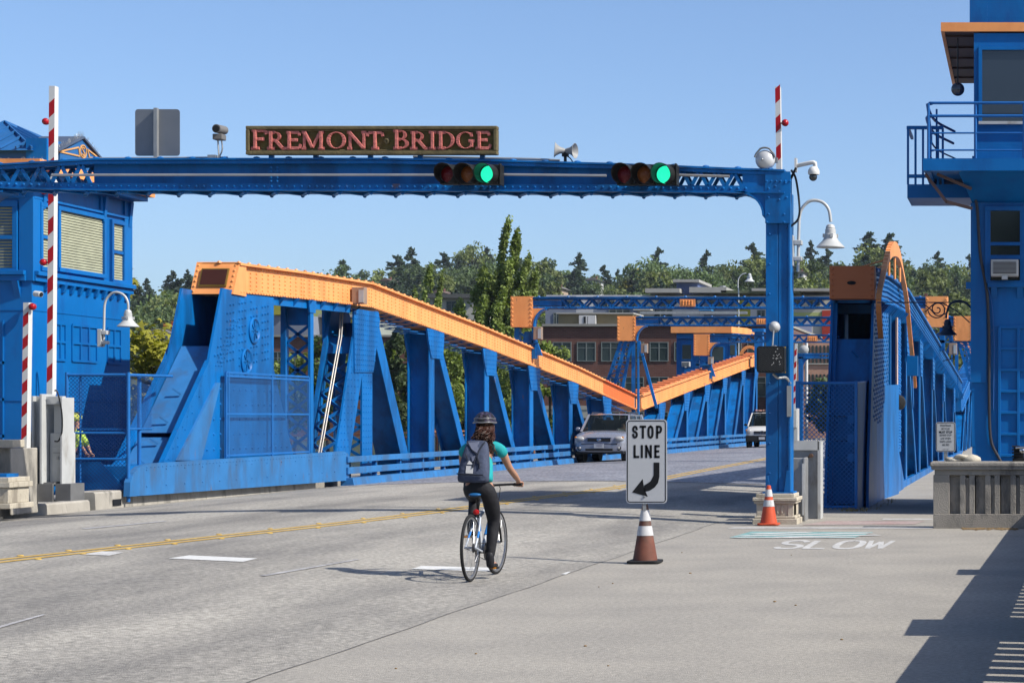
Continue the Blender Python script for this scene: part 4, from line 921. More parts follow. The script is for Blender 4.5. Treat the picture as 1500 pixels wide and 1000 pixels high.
# traffic lights
def lensmat(n, c, e=0):
    m = mat(n, c, 0.25, 0, 0.15, 25)
    if e: b = m.node_tree.nodes['Principled BSDF']; b.inputs['Emission Color'].default_value = (*e[0], 1); b.inputs['Emission Strength'].default_value = e[1]
    return m
LR = lensmat('red_signal_lens_off', (0.20, 0.012, 0.018)); LA = lensmat('amber_signal_lens_off', (0.30, 0.09, 0.02)); LG = lensmat('green_signal_lens_lit', (0.0, 0.35, 0.2), ((0.02, 0.9, 0.47), 0.85))
SB = mat('signal_black', (0.02, 0.021, 0.02), 0.4); SY = mat('signal_visor_inner', (0.16, 0.17, 0.12), 0.5)
def signal(x0, x1, y0, y1, label):
    ly = YG-0.35; A, B = P(x0, y0, ly), P(x1, y1, ly); w = (B.x-A.x); cz = (A.z+B.z)/2
    r = thing('traffic_light', label, 'traffic light', (A.x+w/2, ly, cz), 'horizontal traffic lights on the gantry')
    mb = MB(); rr = (A.z-B.z)/2
    for k in range(3): mb.box((A.x+0.10+k*(w-0.13)/3, ly, cz-rr+0.02), (A.x+0.10+(k+1)*(w-0.13)/3-0.008, ly+0.16, cz+rr-0.02))
    for k in range(4): mb.box((A.x+0.10+k*(w-0.13)/3-0.02, ly+0.02, cz+rr-0.03), (A.x+0.10+k*(w-0.13)/3+0.02, ly+0.12, cz+rr+0.0)); 
    mb.box((B.x-0.03, ly-0.02, cz-rr+0.01), (B.x+0.0, ly+0.2, cz+rr-0.02)); mb.box((A.x+w*0.4, ly+0.15, cz-0.1), (A.x+w*0.6, YG-0.05, cz+0.05))
    mb.build('housing', SB, r, bevel=0.012)
    for k, m in enumerate((LR, LA, LG)):
        cx = A.x+0.10+(k+0.5)*(w-0.13)/3; R_ = rr*0.88
        l_ = MB(); l_.lathe((cx, ly-0.002, cz), [(R_*0.86, 0), (R_*0.8, 0.012), (R_*0.5, 0.03), (0.001, 0.038)], 28, (0, -1, 0)); l_.build('lens', m, r, smooth=60)
        v = MB(); n = 28; q = []; L0 = 0.24
        for ring, (yo, ro) in enumerate(((0, 1), (1, 1), (1, 0.94), (0, 0.94))):
            for i in range(n+1):
                t = rad(-68+316*i/n); d = L0*yo*(0.62+0.38*max(0, math.sin(t)+0.25))
                q.append((cx-yo*0.05+R_*ro*math.cos(t), ly-d, cz+R_*ro*math.sin(t)))
        m1 = n+1; v.mi = 0
        fs = [(0*m1+i, 0*m1+i+1, 1*m1+i+1, 1*m1+i) for i in range(n)]+[(1*m1+i, 1*m1+i+1, 2*m1+i+1, 2*m1+i) for i in range(n)]+[(2*m1+i, 2*m1+i+1, 3*m1+i+1, 3*m1+i) for i in range(n)]
        v.add(q, fs); v.build('visor', SB if k < 2 else SB, r, smooth=50)
signal(635, 734, 239, 272, 'left of the two horizontal traffic lights, its green lens lit, under the carved sign')
signal(894, 992, 239, 273, 'right of the two horizontal traffic lights, its green lens lit, nearer the column')
# pedestrian bell, camera
r = thing('warning_bell', 'round white gong bell on top of the gantry column', 'bell', tuple(G(1122, 250)))
c = G(1121, 234); mb = MB(); mb.lathe((c.x, YG-0.05, c.z), [(0.15, -0.1), (0.158, -0.08), (0.158, -0.03), (0.15, 0.0), (0.10, 0.05), (0.03, 0.07), (0.001, 0.072)], 32, (0, -1, 0.1)); mb.build('gong', mat('bell_white', (0.66, 0.67, 0.68), 0.3, 0.2), r, smooth=50)
mb = MB(); q = []
for k in range(13): t = rad(10+160*k/12); q.append((c.x+0.165*math.cos(t), YG-0.06, c.z+0.165*math.sin(t)+(0.02 if 3 < k < 9 else 0)))
mb.tube(q, 0.016, 6); mb.box((c.x+0.13, YG-0.02, c.z-0.05), (c.x+0.2, YG+0.05, c.z+0.03)); mb.build('rim_guard', mat('guard_grey', (0.3, 0.31, 0.32), 0.4, 0.4), r, smooth=60)
mb = MB(); mb.lathe((c.x-0.03, YG-0.13, c.z-0.01), [(0.018, 0), (0.015, 0.02), (0.001, 0.03)], 10, (0, -1, 0)); mb.build('clapper', GALV, r)
r = thing('dome_camera', 'white pan and tilt camera hanging from an arm right of the gantry column', 'camera', tuple(G(1190, 250)))
mb = MB(); a = G(1166, 242, 0.1); b = G(1192, 238, 0); mb.tube(bez([a, G(1175, 240.5, 0.05), b, G(1194, 243), G(1194.5, 246)], 14), [0.032]*13+[0.032]*0 if False else 0.034, 10); mb.box((a.x-0.03, a.y-0.06, a.z-0.1), (a.x+0.005, a.y+0.06, a.z+0.12)); mb.build('arm', WHITE, r, smooth=50)
c = G(1192, 253); mb = MB(); mb.lathe(c, [(0.09, -0.03), (0.095, 0.0), (0.09, 0.04), (0.06, 0.085), (0.03, 0.10), (0.001, 0.1)], 20); mb.build('housing', WHITE, r, smooth=50)
mb = MB(); mb.sph((c.x-0.01, c.y, c.z-0.07), 0.066, 16, 10); mb.build('dome', glass('camera_dome'), r, smooth=60)
# white street lamp bolted behind the column
LMP = mat('lamp_white', (0.60, 0.61, 0.60), 0.4, 0.05, 0.05, 5)
def hook_lamp(name, label, Y, pole, arc, head, sc, m, mount=None, group='gooseneck lamps'):
    hc = P(head[0], head[1], Y); r = thing(name, label, 'lamp', (hc.x, Y, 0 if mount is None else hc.z), group)
    mb = MB(); mb.tube(bez([P(x, y, Y) for x, y in pole+arc], 40), 0.03*sc, 10); mb.build('pole', m, r, smooth=60)
    mb = MB(); u = sc
    prof = [(0.025*u, 0.24*u), (0.07*u, 0.22*u), (0.09*u, 0.17*u), (0.085*u, 0.15*u), (0.1*u, 0.14*u), (0.1*u, 0.06*u), (0.115*u, 0.05*u), (0.12*u, -0.02*u), (0.16*u, -0.08*u), (0.24*u, -0.16*u), (0.265*u, -0.185*u), (0.265*u, -0.20*u), (0.24*u, -0.198*u), (0.1*u, -0.08*u), (0.001, -0.05*u)]
    mb.lathe((hc.x, Y, hc.z), prof, 28)
    for a in (0.3, 1.9, 3.4, 5.0): mb.cbox((hc.x+0.12*u*math.cos(a), Y+0.12*u*math.sin(a), hc.z+0.02*u), (0.05*u, 0.05*u, 0.07*u))
    mb.build('lamp_shade', m, r, smooth=35)
    if mount:
        mb = MB()
        for (x0, y0, x1, y1) in mount: a, b = P(x0, y0, Y), P(x1, y1, Y); mb.box((a.x, Y-0.06, a.z), (b.x, Y+0.10, b.z))
        mb.build('clamp', m, r, bevel=0.01)
    return r
hook_lamp('street_lamp', 'white gooseneck lamp bolted beside the gantry column', YG+0.3, [(1169, 398), (1170, 340)], [(1172, 312), (1181, 298), (1192, 293.5), (1205, 296.5), (1214, 307), (1217, 325)], (1216.5, 347), 0.87, LMP, [(1158, 345, 1163, 390), (1163, 352, 1175, 359), (1163, 376, 1175, 382)])
hook_lamp('street_lamp', 'white gooseneck lamp on the left bridge house wall', 41.7, [(152, 507), (152.5, 470)], [(154, 443), (162, 431), (171, 428), (181, 432), (187, 442), (188, 456)], (187.5, 467), 0.8, LMP, [(144, 482, 150, 508), (150, 484, 158, 490), (150, 499, 158, 504)])
hook_lamp('street_lamp', 'small distant pale gooseneck lamp against the trees above the portals', 150, [(1082, 600), (1082, 440)], [(1081, 420), (1082, 408), (1087, 402), (1093, 400)], (1098, 407), 1.4, mat('lamp_grey', (0.6, 0.63, 0.65), 0.4))
# pedestrian signal + dome
r = thing('pedestrian_signal', 'black louvred pedestrian signal on the front of the gantry column', 'pedestrian signal', tuple(G(1133, 527)))
mb = MB(); A, B = G(1112.5, 508), G(1153, 546.5); mb.prism([(x, YG-0.35, z) for x, z in rrect(A.x, B.z, B.x, A.z, 0.05)], (0, 0.22, 0)); mb.build('housing', mat('signal_face', (0.025, 0.025, 0.024), 0.35), r)
mb = MB()
for k in range(24):
    t = -0.3+k*0.035; p = []
    for u in (0, 1):
        p.append(None)
    a = Vector((A.x+0.03, 0, A.z-0.03-0.0)); 
    x0, z0 = A.x+0.03, A.z-0.03-k*0.033
    x1, z1 = B.x-0.03, z0-0.24
    if z0 < B.z+0.03: continue
    if z1 < B.z+0.03: x1 = x0+(x1-x0)*(z0-(B.z+0.03))/(z0-z1); z1 = B.z+0.03
    mb.beam((x0, YG-0.355, z0), (x1, YG-0.355, z1), 0.012, 0.008, (0, 1, 0))
for k in range(1, 8):
    x0, z0 = A.x+0.03+k*0.052, A.z-0.03; x1 = B.x-0.03; z1 = z0-0.24*(x1-x0)/(B.x-A.x-0.06)
    if x0 < x1: mb.beam((x0, YG-0.355, z0), (x1, YG-0.355, z1), 0.012, 0.008, (0, 1, 0))
mb.build('louvre', mat('louvre_grey', (0.06, 0.06, 0.06), 0.5), r)
mb = MB(); c = G(1141, 524)
pts = [(0.02, 0.135), (-0.01, 0.08), (0.01, 0.03), (0.02, -0.02), (0.045, -0.07), (0.06, -0.12), (-0.005, -0.03), (-0.03, -0.09), (-0.06, -0.12), (0.045, 0.04), (0.07, 0.0), (-0.035, 0.03), (-0.05, -0.02)]
for i, (x, z) in enumerate(pts):
    for k in range(3): mb.sph((c.x+x*1.0+R.uniform(-.012, .012), YG-0.362, c.z+z*1.0+R.uniform(-.014, .014)), 0.005, 6, 4)
wm = mat('lit_walker_dots', (0.45, 0.45, 0.45), 0.4); b_ = wm.node_tree.nodes['Principled BSDF']; b_.inputs['Emission Color'].default_value = (0.95, 0.97, 1, 1); b_.inputs['Emission Strength'].default_value = 0.1
mb.build('walker_symbol', wm, r)
mb = MB(); c = G(1135.5, 479); mb.box((c.x-0.03, YG-0.25, c.z-0.42), (c.x+0.03, YG-0.02, c.z-0.3)); mb.tube([(c.x, YG-0.16, c.z), (c.x-0.02, YG-0.2, c.z-0.32)], 0.015, 6); mb.tube(bez([G(1135, 548, -0.2), G(1142, 554, -0.2), G(1152, 553, -0.1), G(1158, 562, 0)], 12), 0.022, 6); mb.build('bracket', GALV, r, smooth=60)
mb = MB(); mb.lathe((c.x, YG-0.1, c.z), [(0.088, -0.06), (0.09, 0.0), (0.08, 0.05), (0.05, 0.085), (0.001, 0.1)], 20, (0, -1, 0.1)); mb.build('dome_light', mat('dome_grey', (0.52, 0.53, 0.54), 0.35), r, smooth=60)
# ---------------- transverse trolley wires above the approach (their shadows lie on the road)
for k, (y, z) in enumerate(((24.6, 9.2), (26.3, 9.4), (30.2, 9.4))):
    mb = MB(); mb.tube([(-26+i*3.2, y-0.06*i*(k % 2), z-0.5*math.sin(math.pi*i/10)) for i in range(11)], 0.012, 5)
    o = mb.build('trolley_wire', BLACK); o['label'] = 'thin black wire stretched across the road above the picture'; o['category'] = 'wire'; o['group'] = 'wires above the picture whose shadows cross the road'
# ================================================================ LEFT BRIDGE HOUSE
HX, HY0, HY1 = -20.3, 41.9, 46.5
BLIND = mat('cream_blind', (0.42, 0.43, 0.30), 0.6)
BR = mat('house_blue', (0.001, 0.165, 0.52), 0.45, 0, 0.10, 0.9, 0.25, 5, dirt=(0.006, 0.115, 0.40), dscale=1.1, dth=0.58)
h = thing('bridge_house', 'blue bridge tender house with a seamed roof and blinds at the left edge', 'bridge house', (HX, HY0, 0), 'blue bridge tender houses')
def S(px, py, dx=0.0): v = PX(px, py, HX+dx); return v
mb = MB(); mb.box((HX-6, HY0, -1), (HX, HY1, 6.7)); 
for zc in (2.05, 3.9, 1.0):
    mb.box((HX-6, HY0-0.012, zc), (HX-0.01, HY0, zc+0.02)); mb.box((HX-0.001, HY0+0.02, zc), (HX+0.012, HY1-0.1, zc+0.02))
mb.build('wall', BR, h)
mb = MB()   # corner boards, sill course, frieze frames (side towards the road)
mb.box((HX-0.25, HY0-0.034, 4.5), (HX+0.047, HY0+0.35, 6.58)); mb.box((HX-0.01, HY1-0.35, 4.5), (HX+0.047, HY1+0.03, 6.58))
for z0, z1, o in ((6.58, 6.69, 0.08), (6.19, 6.26, 0.055), (4.62, 4.71, 0.14), (4.50, 4.62, 0.08)): mb.box((HX-0.1, HY0+0.01, z0), (HX+o, HY1+0.02, z1)); mb.box((HX-6, HY0-o, z0+0.002), (HX-0.102, HY0+0.02, z1+0.002))
for y in (HY0+0.42, HY0+0.95, HY0+3.1, HY0+3.35, HY1-0.12): mb.box((HX, y-0.05, 6.26), (HX+0.05, y+0.05, 6.58))
mb.build('trim', BR, h, bevel=0.008)
mb = MB()
for k in range(11): mb = MB(); y = HY0+0.5+k*0.38; mb.prism([(HX, y, 4.5), (HX, y, 4.32), (HX+0.05, y, 4.34), (HX+0.11, y, 4.5)], (0, 0.1, 0)); mb.build('bracket', BR, h)
for y in (HY0+0.42, HY0+3.2, HY1-0.12): mb = MB(); mb.prism([(HX, y-0.06, 6.57), (HX, y-0.06, 6.0), (HX+0.06, y-0.06, 6.02), (HX+0.08, y-0.06, 6.18), (HX+0.12, y-0.06, 6.57)], (0, 0.12, 0)); mb.build('bracket', BR, h)
for x in (HX-0.35, HX-2.0): mb = MB(); mb.prism([(x, HY0, 4.5), (x, HY0, 4.15), (x, HY0-0.14, 4.5)], (0.12, 0, 0)); mb.build('bracket', BR, h)
def window(y0, y1, z0, z1, dbl, open_=0):
    w = MB(); t = 0.09
    w.box((HX-0.02, y0-t, z1), (HX+0.07, y1+t, z1+t)); w.box((HX-0.02, y0-t, z0-t), (HX+0.09, y1+t, z0)); w.box((HX-0.02, y0-t, z0), (HX+0.07, y0, z1)); w.box((HX-0.02, y1, z0), (HX+0.07, y1+t, z1))
    if dbl: w.box((HX-0.0, y0, (z0+z1)/2-0.035), (HX+0.05, y1, (z0+z1)/2+0.035))
    f = w.build('window', BR, h, bevel=0.006)
    b = MB(); n = int((z1-z0)/0.055)
    for i in range(n): z = z0+(i+0.5)*(z1-z0)/n; b.prism([(HX+0.004, y0, z-0.02), (HX+0.022, y0, z-0.030), (HX+0.024, y0, z-0.026), (HX+0.006, y0, z+0.024)], (0, y1-y0, 0))
    b.build('blind', BLIND, f)
    g_ = MB(); g_.box((HX+0.0005, y0, z0), (HX+0.003, y1, z1)); g_.build('pane', WIN, f)
a, b = S(85, 308), S(149, 403); window(a.y, b.y, 4.86, 6.06, False)
a, b = S(59, 308), S(68, 400); window(a.y, b.y+0.05, 4.82, 6.06, True)
a, b = S(163, 330), S(178, 410); window(a.y, b.y, 4.78, 6.02, True)
# front windows
w = MB(); x0, x1 = P(-60, 0, HY0).x, P(20, 0, HY0).x; z0, z1 = P(0, 393, HY0).z, P(0, 303, HY0).z
for lo, hi in (((x0-.1, z1), (x1+.1, z1+.12)), ((x0-.1, z0-.1), (x1+.1, z0)), ((x1, z0), (x1+.1, z1)), ((x0-.1, z0), (x0, z1)), ((x0, (z0+z1)/2-.04), (x1, (z0+z1)/2+.04))): w.box((lo[0], HY0-0.07, lo[1]), (hi[0], HY0+0.01, hi[1]))
f = w.build('window', BR, h, bevel=0.006); b = MB()
for i in range(20): z = z0+(i+.5)*(z1-z0)/20; b.box((x0, HY0-0.02, z-0.02), (x1, HY0-0.004, z+0.02))
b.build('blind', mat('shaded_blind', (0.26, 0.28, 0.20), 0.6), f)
# blank panels with raised muntins
mb = MB()
def panel(y0, y1, z0, z1, ny, nz):
    t = 0.025
    for k in range(ny+1): y = y0+(y1-y0)*k/ny; mb.box((HX, y-t, z0), (HX+0.03, y+t, z1))
    for k in range(nz+1): z = z0+(z1-z0)*k/nz; mb.box((HX, y0, z-t), (HX+0.027, y1, z+t))
for a, b in ((80, 95), (105, 141), (157, 176)): panel(S(a, 0).y, S(b, 0).y, 2.92, 3.68, 3 if b-a > 20 else 2, 2)
for k in range(3): mb.box((P(-40, 0, HY0).x, HY0-0.03, 1.3+k*0.75), (P(6, 0, HY0).x, HY0, 1.36+k*0.75))
mb.box((P(4, 0, HY0).x, HY0-0.03, 1.0), (P(6, 0, HY0).x, HY0, 3.7)); mb.build('panel_moulding', BR, h)
# roof: eave, fascia, hip with standing seams, dormer gable
mb = MB(); EX, EY0, EY1 = -19.95, 41.5, 46.85
mb.box((HX-6, EY0-0.12, 6.60), (EX+0.08, EY1-0.4, 6.70)); mb.build('cornice', BR, h)
for z, (px) in ((0, 0),):
    pass
mb = MB(); mb.box((HX-6, EY0-0.4, 6.702), (EX+0.2, EY1-0.3, 6.90)); mb.build('orange_fascia', ORNG, h)
bk = MB()
pass
RM = mat('metal_roof_blue', (0.03, 0.16, 0.42), 0.45, 0.1, 0.1, 2)
mb = MB(); A = [(EX+0.25, EY0-0.3), (EX+0.25, EY1-0.35), (HX-6, EY1-0.35), (HX-6, EY0-0.3)]
# lower blue wall of the attic and hipped roof
mb.box((HX-6, EY0+0.5, 6.9), (EX-0.5, EY1-0.9, 7.16))
r0 = [(EX-0.3, EY0+0.3, 7.16), (EX-0.3, EY1-0.7, 7.16), (HX-6, EY1-0.7, 7.16), (HX-6, EY0+0.3, 7.16)]; ap = (HX-1.6, 44.0, 8.05); ap2 = (HX-6, 44.0, 8.05)
mb.add(r0+[ap, ap2], [(0, 1, 4), (1, 2, 5, 4), (3, 0, 4, 5), (0, 3, 2, 1)])
def seam(p, q): mb.beam(Vector(p)+Vector((0, 0, .015)), Vector(q)+Vector((0, 0, .015)), 0.03, 0.05)
for i in range(1, 9): t = i/9; y = EY0+0.3+(EY1-0.7-EY0-0.3)*t; u = 1-abs(y-44.0)/(2.25); seam((EX-0.3, y, 7.2), (EX-0.3+(ap[0]-EX+0.3)*u, y, 7.2+(8.05-7.2)*u))
for i in range(1, 18): x = EX-0.3-i*0.33; u = min(1, (EX-0.3-x)/(EX-0.3-ap[0])); seam((x, EY0+0.3, 7.2), (x, EY0+0.3+(44-EY0-0.3)*u, 7.2+(8.05-7.2)*u))
seam((EX-.3, EY0+.3, 7.2), ap); seam((EX-.3, EY1-.7, 7.2), ap)
mb.build('roof', RM, h)
mb = MB(); gx = EX+0.12; y0, y1 = PX(88, 230, gx).y, PX(166, 235, gx).y; ya_ = PX(120, 205, gx).y; za_ = PX(120, 204, gx).z
mb.prism([(gx, y0, 6.82), (gx, y0, 7.15), (gx, ya_, za_), (gx, y1, 6.95), (gx, y1, 6.82)], (-1.1, 0, 0)); mb.build('gable', RM, h)
mb = MB(); mb.beam((gx-0.4, y0-0.15, 7.18), (gx-0.4, ya_, za_+0.04), 0.9, 0.04, (0, 0, 1)); mb.beam((gx-0.4, ya_, za_+0.04), (gx-0.4, y1+0.1, 6.96), 0.9, 0.04, (0, 0, 1)); mb.build('gable_coping', mat('lead_grey', (0.12, 0.16, 0.24), 0.5, 0.3), h)
mb = MB(); mb.box((P(13, 0, 41.2).x, 41.9, 6.95), (P(44, 0, 41.2).x, 42.6, 7.42)); mb.build('dormer', BR, h)
mb = MB(); PALEO = mat('pale_orange_trim', (0.80, 0.42, 0.15), 0.5)
def tri(pts, w=0.03):
    v = [PX(x, y, gx+0.01) for x, y in pts]
    for i in range(len(v)): mb.beam(v[i], v[(i+1) % len(v)], w, 0.02, (1, 0, 0))
tri([(87, 222), (115, 216), (117, 229)]); tri([(128, 219), (131, 231), (145, 232)])
c = PX(122, 222, gx+0.01)
for k in range(20): t0, t1 = 2*math.pi*k/20, 2*math.pi*(k+1)/20; mb.beam((gx+.01, c.y+0.14*math.cos(t0), c.z+0.13*math.sin(t0)), (gx+.01, c.y+0.14*math.cos(t1), c.z+0.13*math.sin(t1)), 0.025, 0.02, (1, 0, 0))
sp = bez([(gx+.01, c.y+0.05, c.z+0.06), (gx+.01, c.y-0.02, c.z+0.085), (gx+.01, c.y-0.05, c.z+0.045), (gx+.01, c.y, c.z), (gx+.01, c.y+0.05, c.z-0.045), (gx+.01, c.y+0.02, c.z-0.085), (gx+.01, c.y-0.05, c.z-0.06)], 24)
for a, b in zip(sp[:-1], sp[1:]): mb.beam(a, b, 0.025, 0.02, (1, 0, 0))
mb.build('gable_emblem', PALEO, h)
sk_ = MB()     # bird spikes along the ridges
def spikes(p, q, n):
    p, q = Vector(p), Vector(q)
    for i in range(n): a = p.lerp(q, (i+R.random())/n); sk_.beam(a, a+Vector((R.uniform(-.05, .05), R.uniform(-.05, .05), R.uniform(.08, .14))), 0.004, 0.004)
spikes((gx, y0, 7.2), (gx, ya_, za_+.04), 60); spikes((gx, ya_, za_+.04), (gx, y1, 6.98), 60); spikes((HX-3, EY0-0.3, 6.82), (EX+.25, EY0-0.3, 6.82), 60)
spikes((EX+.25, y1, 6.85), (EX+.25, EY1-.4, 6.83), 40)
sk_.build('bird_spike', GALV, h, kind='stuff')
# small security camera on the wall
r = thing('security_camera', 'tiny white camera on the corner of the left bridge house', 'camera', tuple(P(56, 430, HY0-0.1)))
c = P(55, 430, HY0-0.15); mb = MB(); mb.cyl((c.x-0.05, c.y, c.z), (c.x+0.10, c.y-0.06, c.z-0.02), 0.06, n=12); mb.build('housing', WHITE, r, smooth=50)
mb = MB(); mb.cyl((c.x+0.10, c.y-0.06, c.z-0.02), (c.x+0.115, c.y-0.065, c.z-0.022), 0.045, n=12); mb.build('lens', BLACK, r)
# ================================================================ RIGHT BRIDGE TOWER
TY = 36.0
BT = mat('tower_blue', (0.001, 0.16, 0.50), 0.4, 0, 0.10, 0.9, 0.3, 4, dirt=(0.004, 0.12, 0.40), dscale=1.0, dth=0.58, rust=0.70)
h = thing('bridge_tower', 'tall blue control tower with a railed balcony at the right edge', 'bridge tower', (1.0, TY, 0), 'blue bridge tender houses')
def T(px, py, dy=0): v = P(px, py, TY); v.y += dy; return v
X0 = T(1424, 0).x
mb = MB(); mb.box((X0, TY, -2), (X0+4.6, TY+5.5, 6.3)); mb.build('wall', BT, h)
mb = MB(); mb.box((T(1422, 0).x, TY-0.03, T(0, 560).z), (T(1445, 0).x, TY+0.01, T(0, 297).z)); mb.box((T(1419, 0).x, TY-0.09, T(0, 389).z), (T(1500, 0).x+3.4, TY+0.01, T(0, 380).z)) if False else None
a, b = T(1447, 414), T(1500, 421); mb.box((a.x, TY-0.12, b.z), (b.x+0.6, TY+0.01, a.z)); mb.prism([(T(1452, 0).x, TY-0.1, b.z), (T(1452, 0).x, TY, b.z), (T(1452, 0).x, TY, b.z-0.2)], (0.1, 0, 0))
mb.prism([(T(1490, 0).x, TY-0.1, b.z), (T(1490, 0).x, TY, b.z), (T(1490, 0).x, TY, b.z-0.2)], (0.1, 0, 0)); mb.box((T(1415, 0).x, TY-0.02, T(0, 423).z), (X0, TY+0.1, T(0, 413).z))
for zc in (1.2, 2.18, 3.3): mb.box((X0, TY-0.008, zc), (T(1463, 0).x, TY, zc+0.015))
mb.build('trim', BT, h)
mb = MB(); x0, x1 = T(1464, 0).x, T(1464, 0).x+1.0; t = 0.025; z0, z1 = 0.3, T(0, 479).z
for k in range(4): x = x0+(x1-x0)*k/3+0*t; mb.box((x-t, TY-0.04, z0), (x+t, TY, z1))
zk = z1
while zk > 0.3: mb.box((x0, TY-0.037, zk-t), (x1, TY, zk+t)); zk -= 0.375
mb.build('panel_moulding', BT, h, bevel=0.005)
# lower window with air conditioner
w = MB(); a, b = T(1451, 309), T(1494, 411)
for lo, hi in (((a.x-.1, a.z), (b.x+.1, a.z+.08)), ((a.x-.1, b.z-.05), (b.x+.1, b.z)), ((b.x, b.z), (b.x+.1, a.z)), ((a.x-.1, b.z), (a.x, a.z)), ((a.x, T(0, 360).z), (b.x, T(0, 355).z)), ((a.x, T(0, 380).z), (b.x, T(0, 374).z))): w.box((lo[0], TY-0.07, lo[1]), (hi[0], TY+0.01, hi[1]))
f = w.build('window', BT, h, bevel=0.005); g_ = MB(); g_.box((a.x, TY-0.02, b.z), (b.x, TY-0.005, a.z)); g_.build('pane', WIN, f)
a, b = T(1452, 382), T(1492, 406); ac = thing('air_conditioner', 'white window air conditioner in the right tower window', 'air conditioner', tuple(T(1472, 406)), 'window air conditioners')
mb = MB(); mb.box((a.x, TY-0.35, b.z), (b.x, TY, a.z)); mb.build('housing', mat('ac_white', (0.6, 0.6, 0.58), 0.5), ac, bevel=0.015)
mb = MB(); mb.box((a.x+0.04, TY-0.365, b.z+0.04), (b.x-0.04, TY-0.351, a.z-0.04)); mb.build('grille', mat('ac_grille', (0.11, 0.11, 0.11), 0.6), ac)
mb = MB()
for k in range(9): z = b.z+0.06+k*0.022; mb.box((a.x+0.04, TY-0.372, z), (b.x-0.04, TY-0.366, z+0.005))
mb.cbox(((a.x+b.x)/2, TY-0.3, b.z-0.03), (0.1, 0.15, 0.06)); mb.build('slat', PALE, ac)
# flared base under balcony, platform, railings
mb = MB(); z1, z0 = T(0, 250).z, T(0, 297).z; xa, xb = T(1410, 0).x, X0+4.6
mb.add([(xa-0.1, TY-0.9, z1), (xb, TY-0.9, z1), (xb, TY, z0), (X0, TY, z0), (X0-0.1, TY+0.0, z1), (xb, TY+0, z1)], [(0, 1, 2, 3), (0, 3, 4), (1, 5, 2)]); mb.build('flare', BT, h)
BY = TY-0.95
def TB(px, py): return P(px, py, BY)
mb = MB(); a, b = TB(1352, 232), TB(1420, 250); mb.box((a.x, BY, b.z), (xb, BY+0.15, a.z)); mb.box((a.x+0.004, BY+0.15, b.z+0.02), (a.x+0.12, TY+3.0, a.z-0.01)); mb.box((a.x+0.1, BY+0.1, b.z+0.06), (X0+0.05, TY+3.0, b.z+0.12)); mb.box((X0-0.05, BY+0.1, b.z+0.03), (xb, TY+0.2, b.z+0.1))
mb.build('balcony_floor', BT, h)
mb = MB()
for k, (x0_, y0_, z0_) in enumerate(((1356, 252, 0), (1372, 268, 0))):
    pass
a = TB(1354, 251); c_ = TB(1385, 292); d_ = TB(1422, 300)
mb.beam((a.x, BY+0.4, a.z), (c_.x, BY+0.4, c_.z), 0.05, 0.1, (0, 1, 0)); mb.beam((a.x+0.2, BY+0.4, a.z), (X0, BY+0.5, TB(0, 272).z), 0.05, 0.05, (0, 1, 0)); mb.beam((c_.x, BY+0.4, c_.z), (X0, BY+0.6, d_.z), 0.05, 0.08, (0, 1, 0))
mb.build('balcony_brace', mat('brown_steel', (0.16, 0.10, 0.09), 0.6), h)
mb = MB(); A, B = P(1329, 270, TY+0.8), P(1378, 294, TY+0.8); mb.box((A.x, TY+0.8, B.z+0.05), (X0, TY+2.2, A.z+0.0)); mb.build('balcony_landing', BT, h)
mb = MB(); Yr = TY+0.8
for px in (1330, 1341, 1352, 1363, 1374, 1381): c = P(px, 0, Yr); mb.box((c.x-0.02, Yr, P(0, 270, Yr).z), (c.x+0.02, Yr+0.04, P(0, 188, Yr).z))
for py in (187, 258): c0, c1 = P(1329, py, Yr), P(1382, py, Yr); mb.box((c0.x, Yr-0.01, c0.z-0.03), (c1.x, Yr+0.05, c0.z+0.03))
mb.beam(P(1330, 187, Yr), P(1330, 187, Yr)+Vector((0, 1.4, 0)), 0.05, 0.05); mb.build('landing_railing', BT, h)
mb = MB(); r_ = 0.026
for py, px0 in ((151, 1358), (170, 1356), (195, 1360), (220, 1360)):
    c0 = P(px0, py, BY+0.05); rr = r_ if py < 180 else 0.016
    mb.tube(bez([(c0.x+0.35, TY+2.6, c0.z), (c0.x+0.05, TY+1.2, c0.z), (c0.x+0.0, BY+0.45, c0.z), (c0.x+0.08, BY+0.12, c0.z), (c0.x+0.3, BY+0.05, c0.z), (T(1500, 0).x+1, BY+0.05, c0.z)], 30), rr, 8)
for px in (1429, 1360, 1500): c = P(px, 0, BY+0.05); mb.cyl((c.x, BY+0.05, P(0, 235, BY).z), (c.x, BY+0.05, P(0, 151, BY).z), 0.024, n=8)
mb.tube(bez([P(1361, 220, BY+.2), P(1364, 200, BY+.2), P(1358, 152, BY+.1)], 8), 0.024, 6); mb.tube([(P(1372, 0, TY+1).x, TY+1, P(0, 238, TY+1).z), (P(1372, 0, TY+1).x, TY+1, P(0, 160, TY+1).z)], 0.02, 6)
mb.build('balcony_railing', mat('rail_blue', (0.018, 0.15, 0.48), 0.35), h, smooth=50)
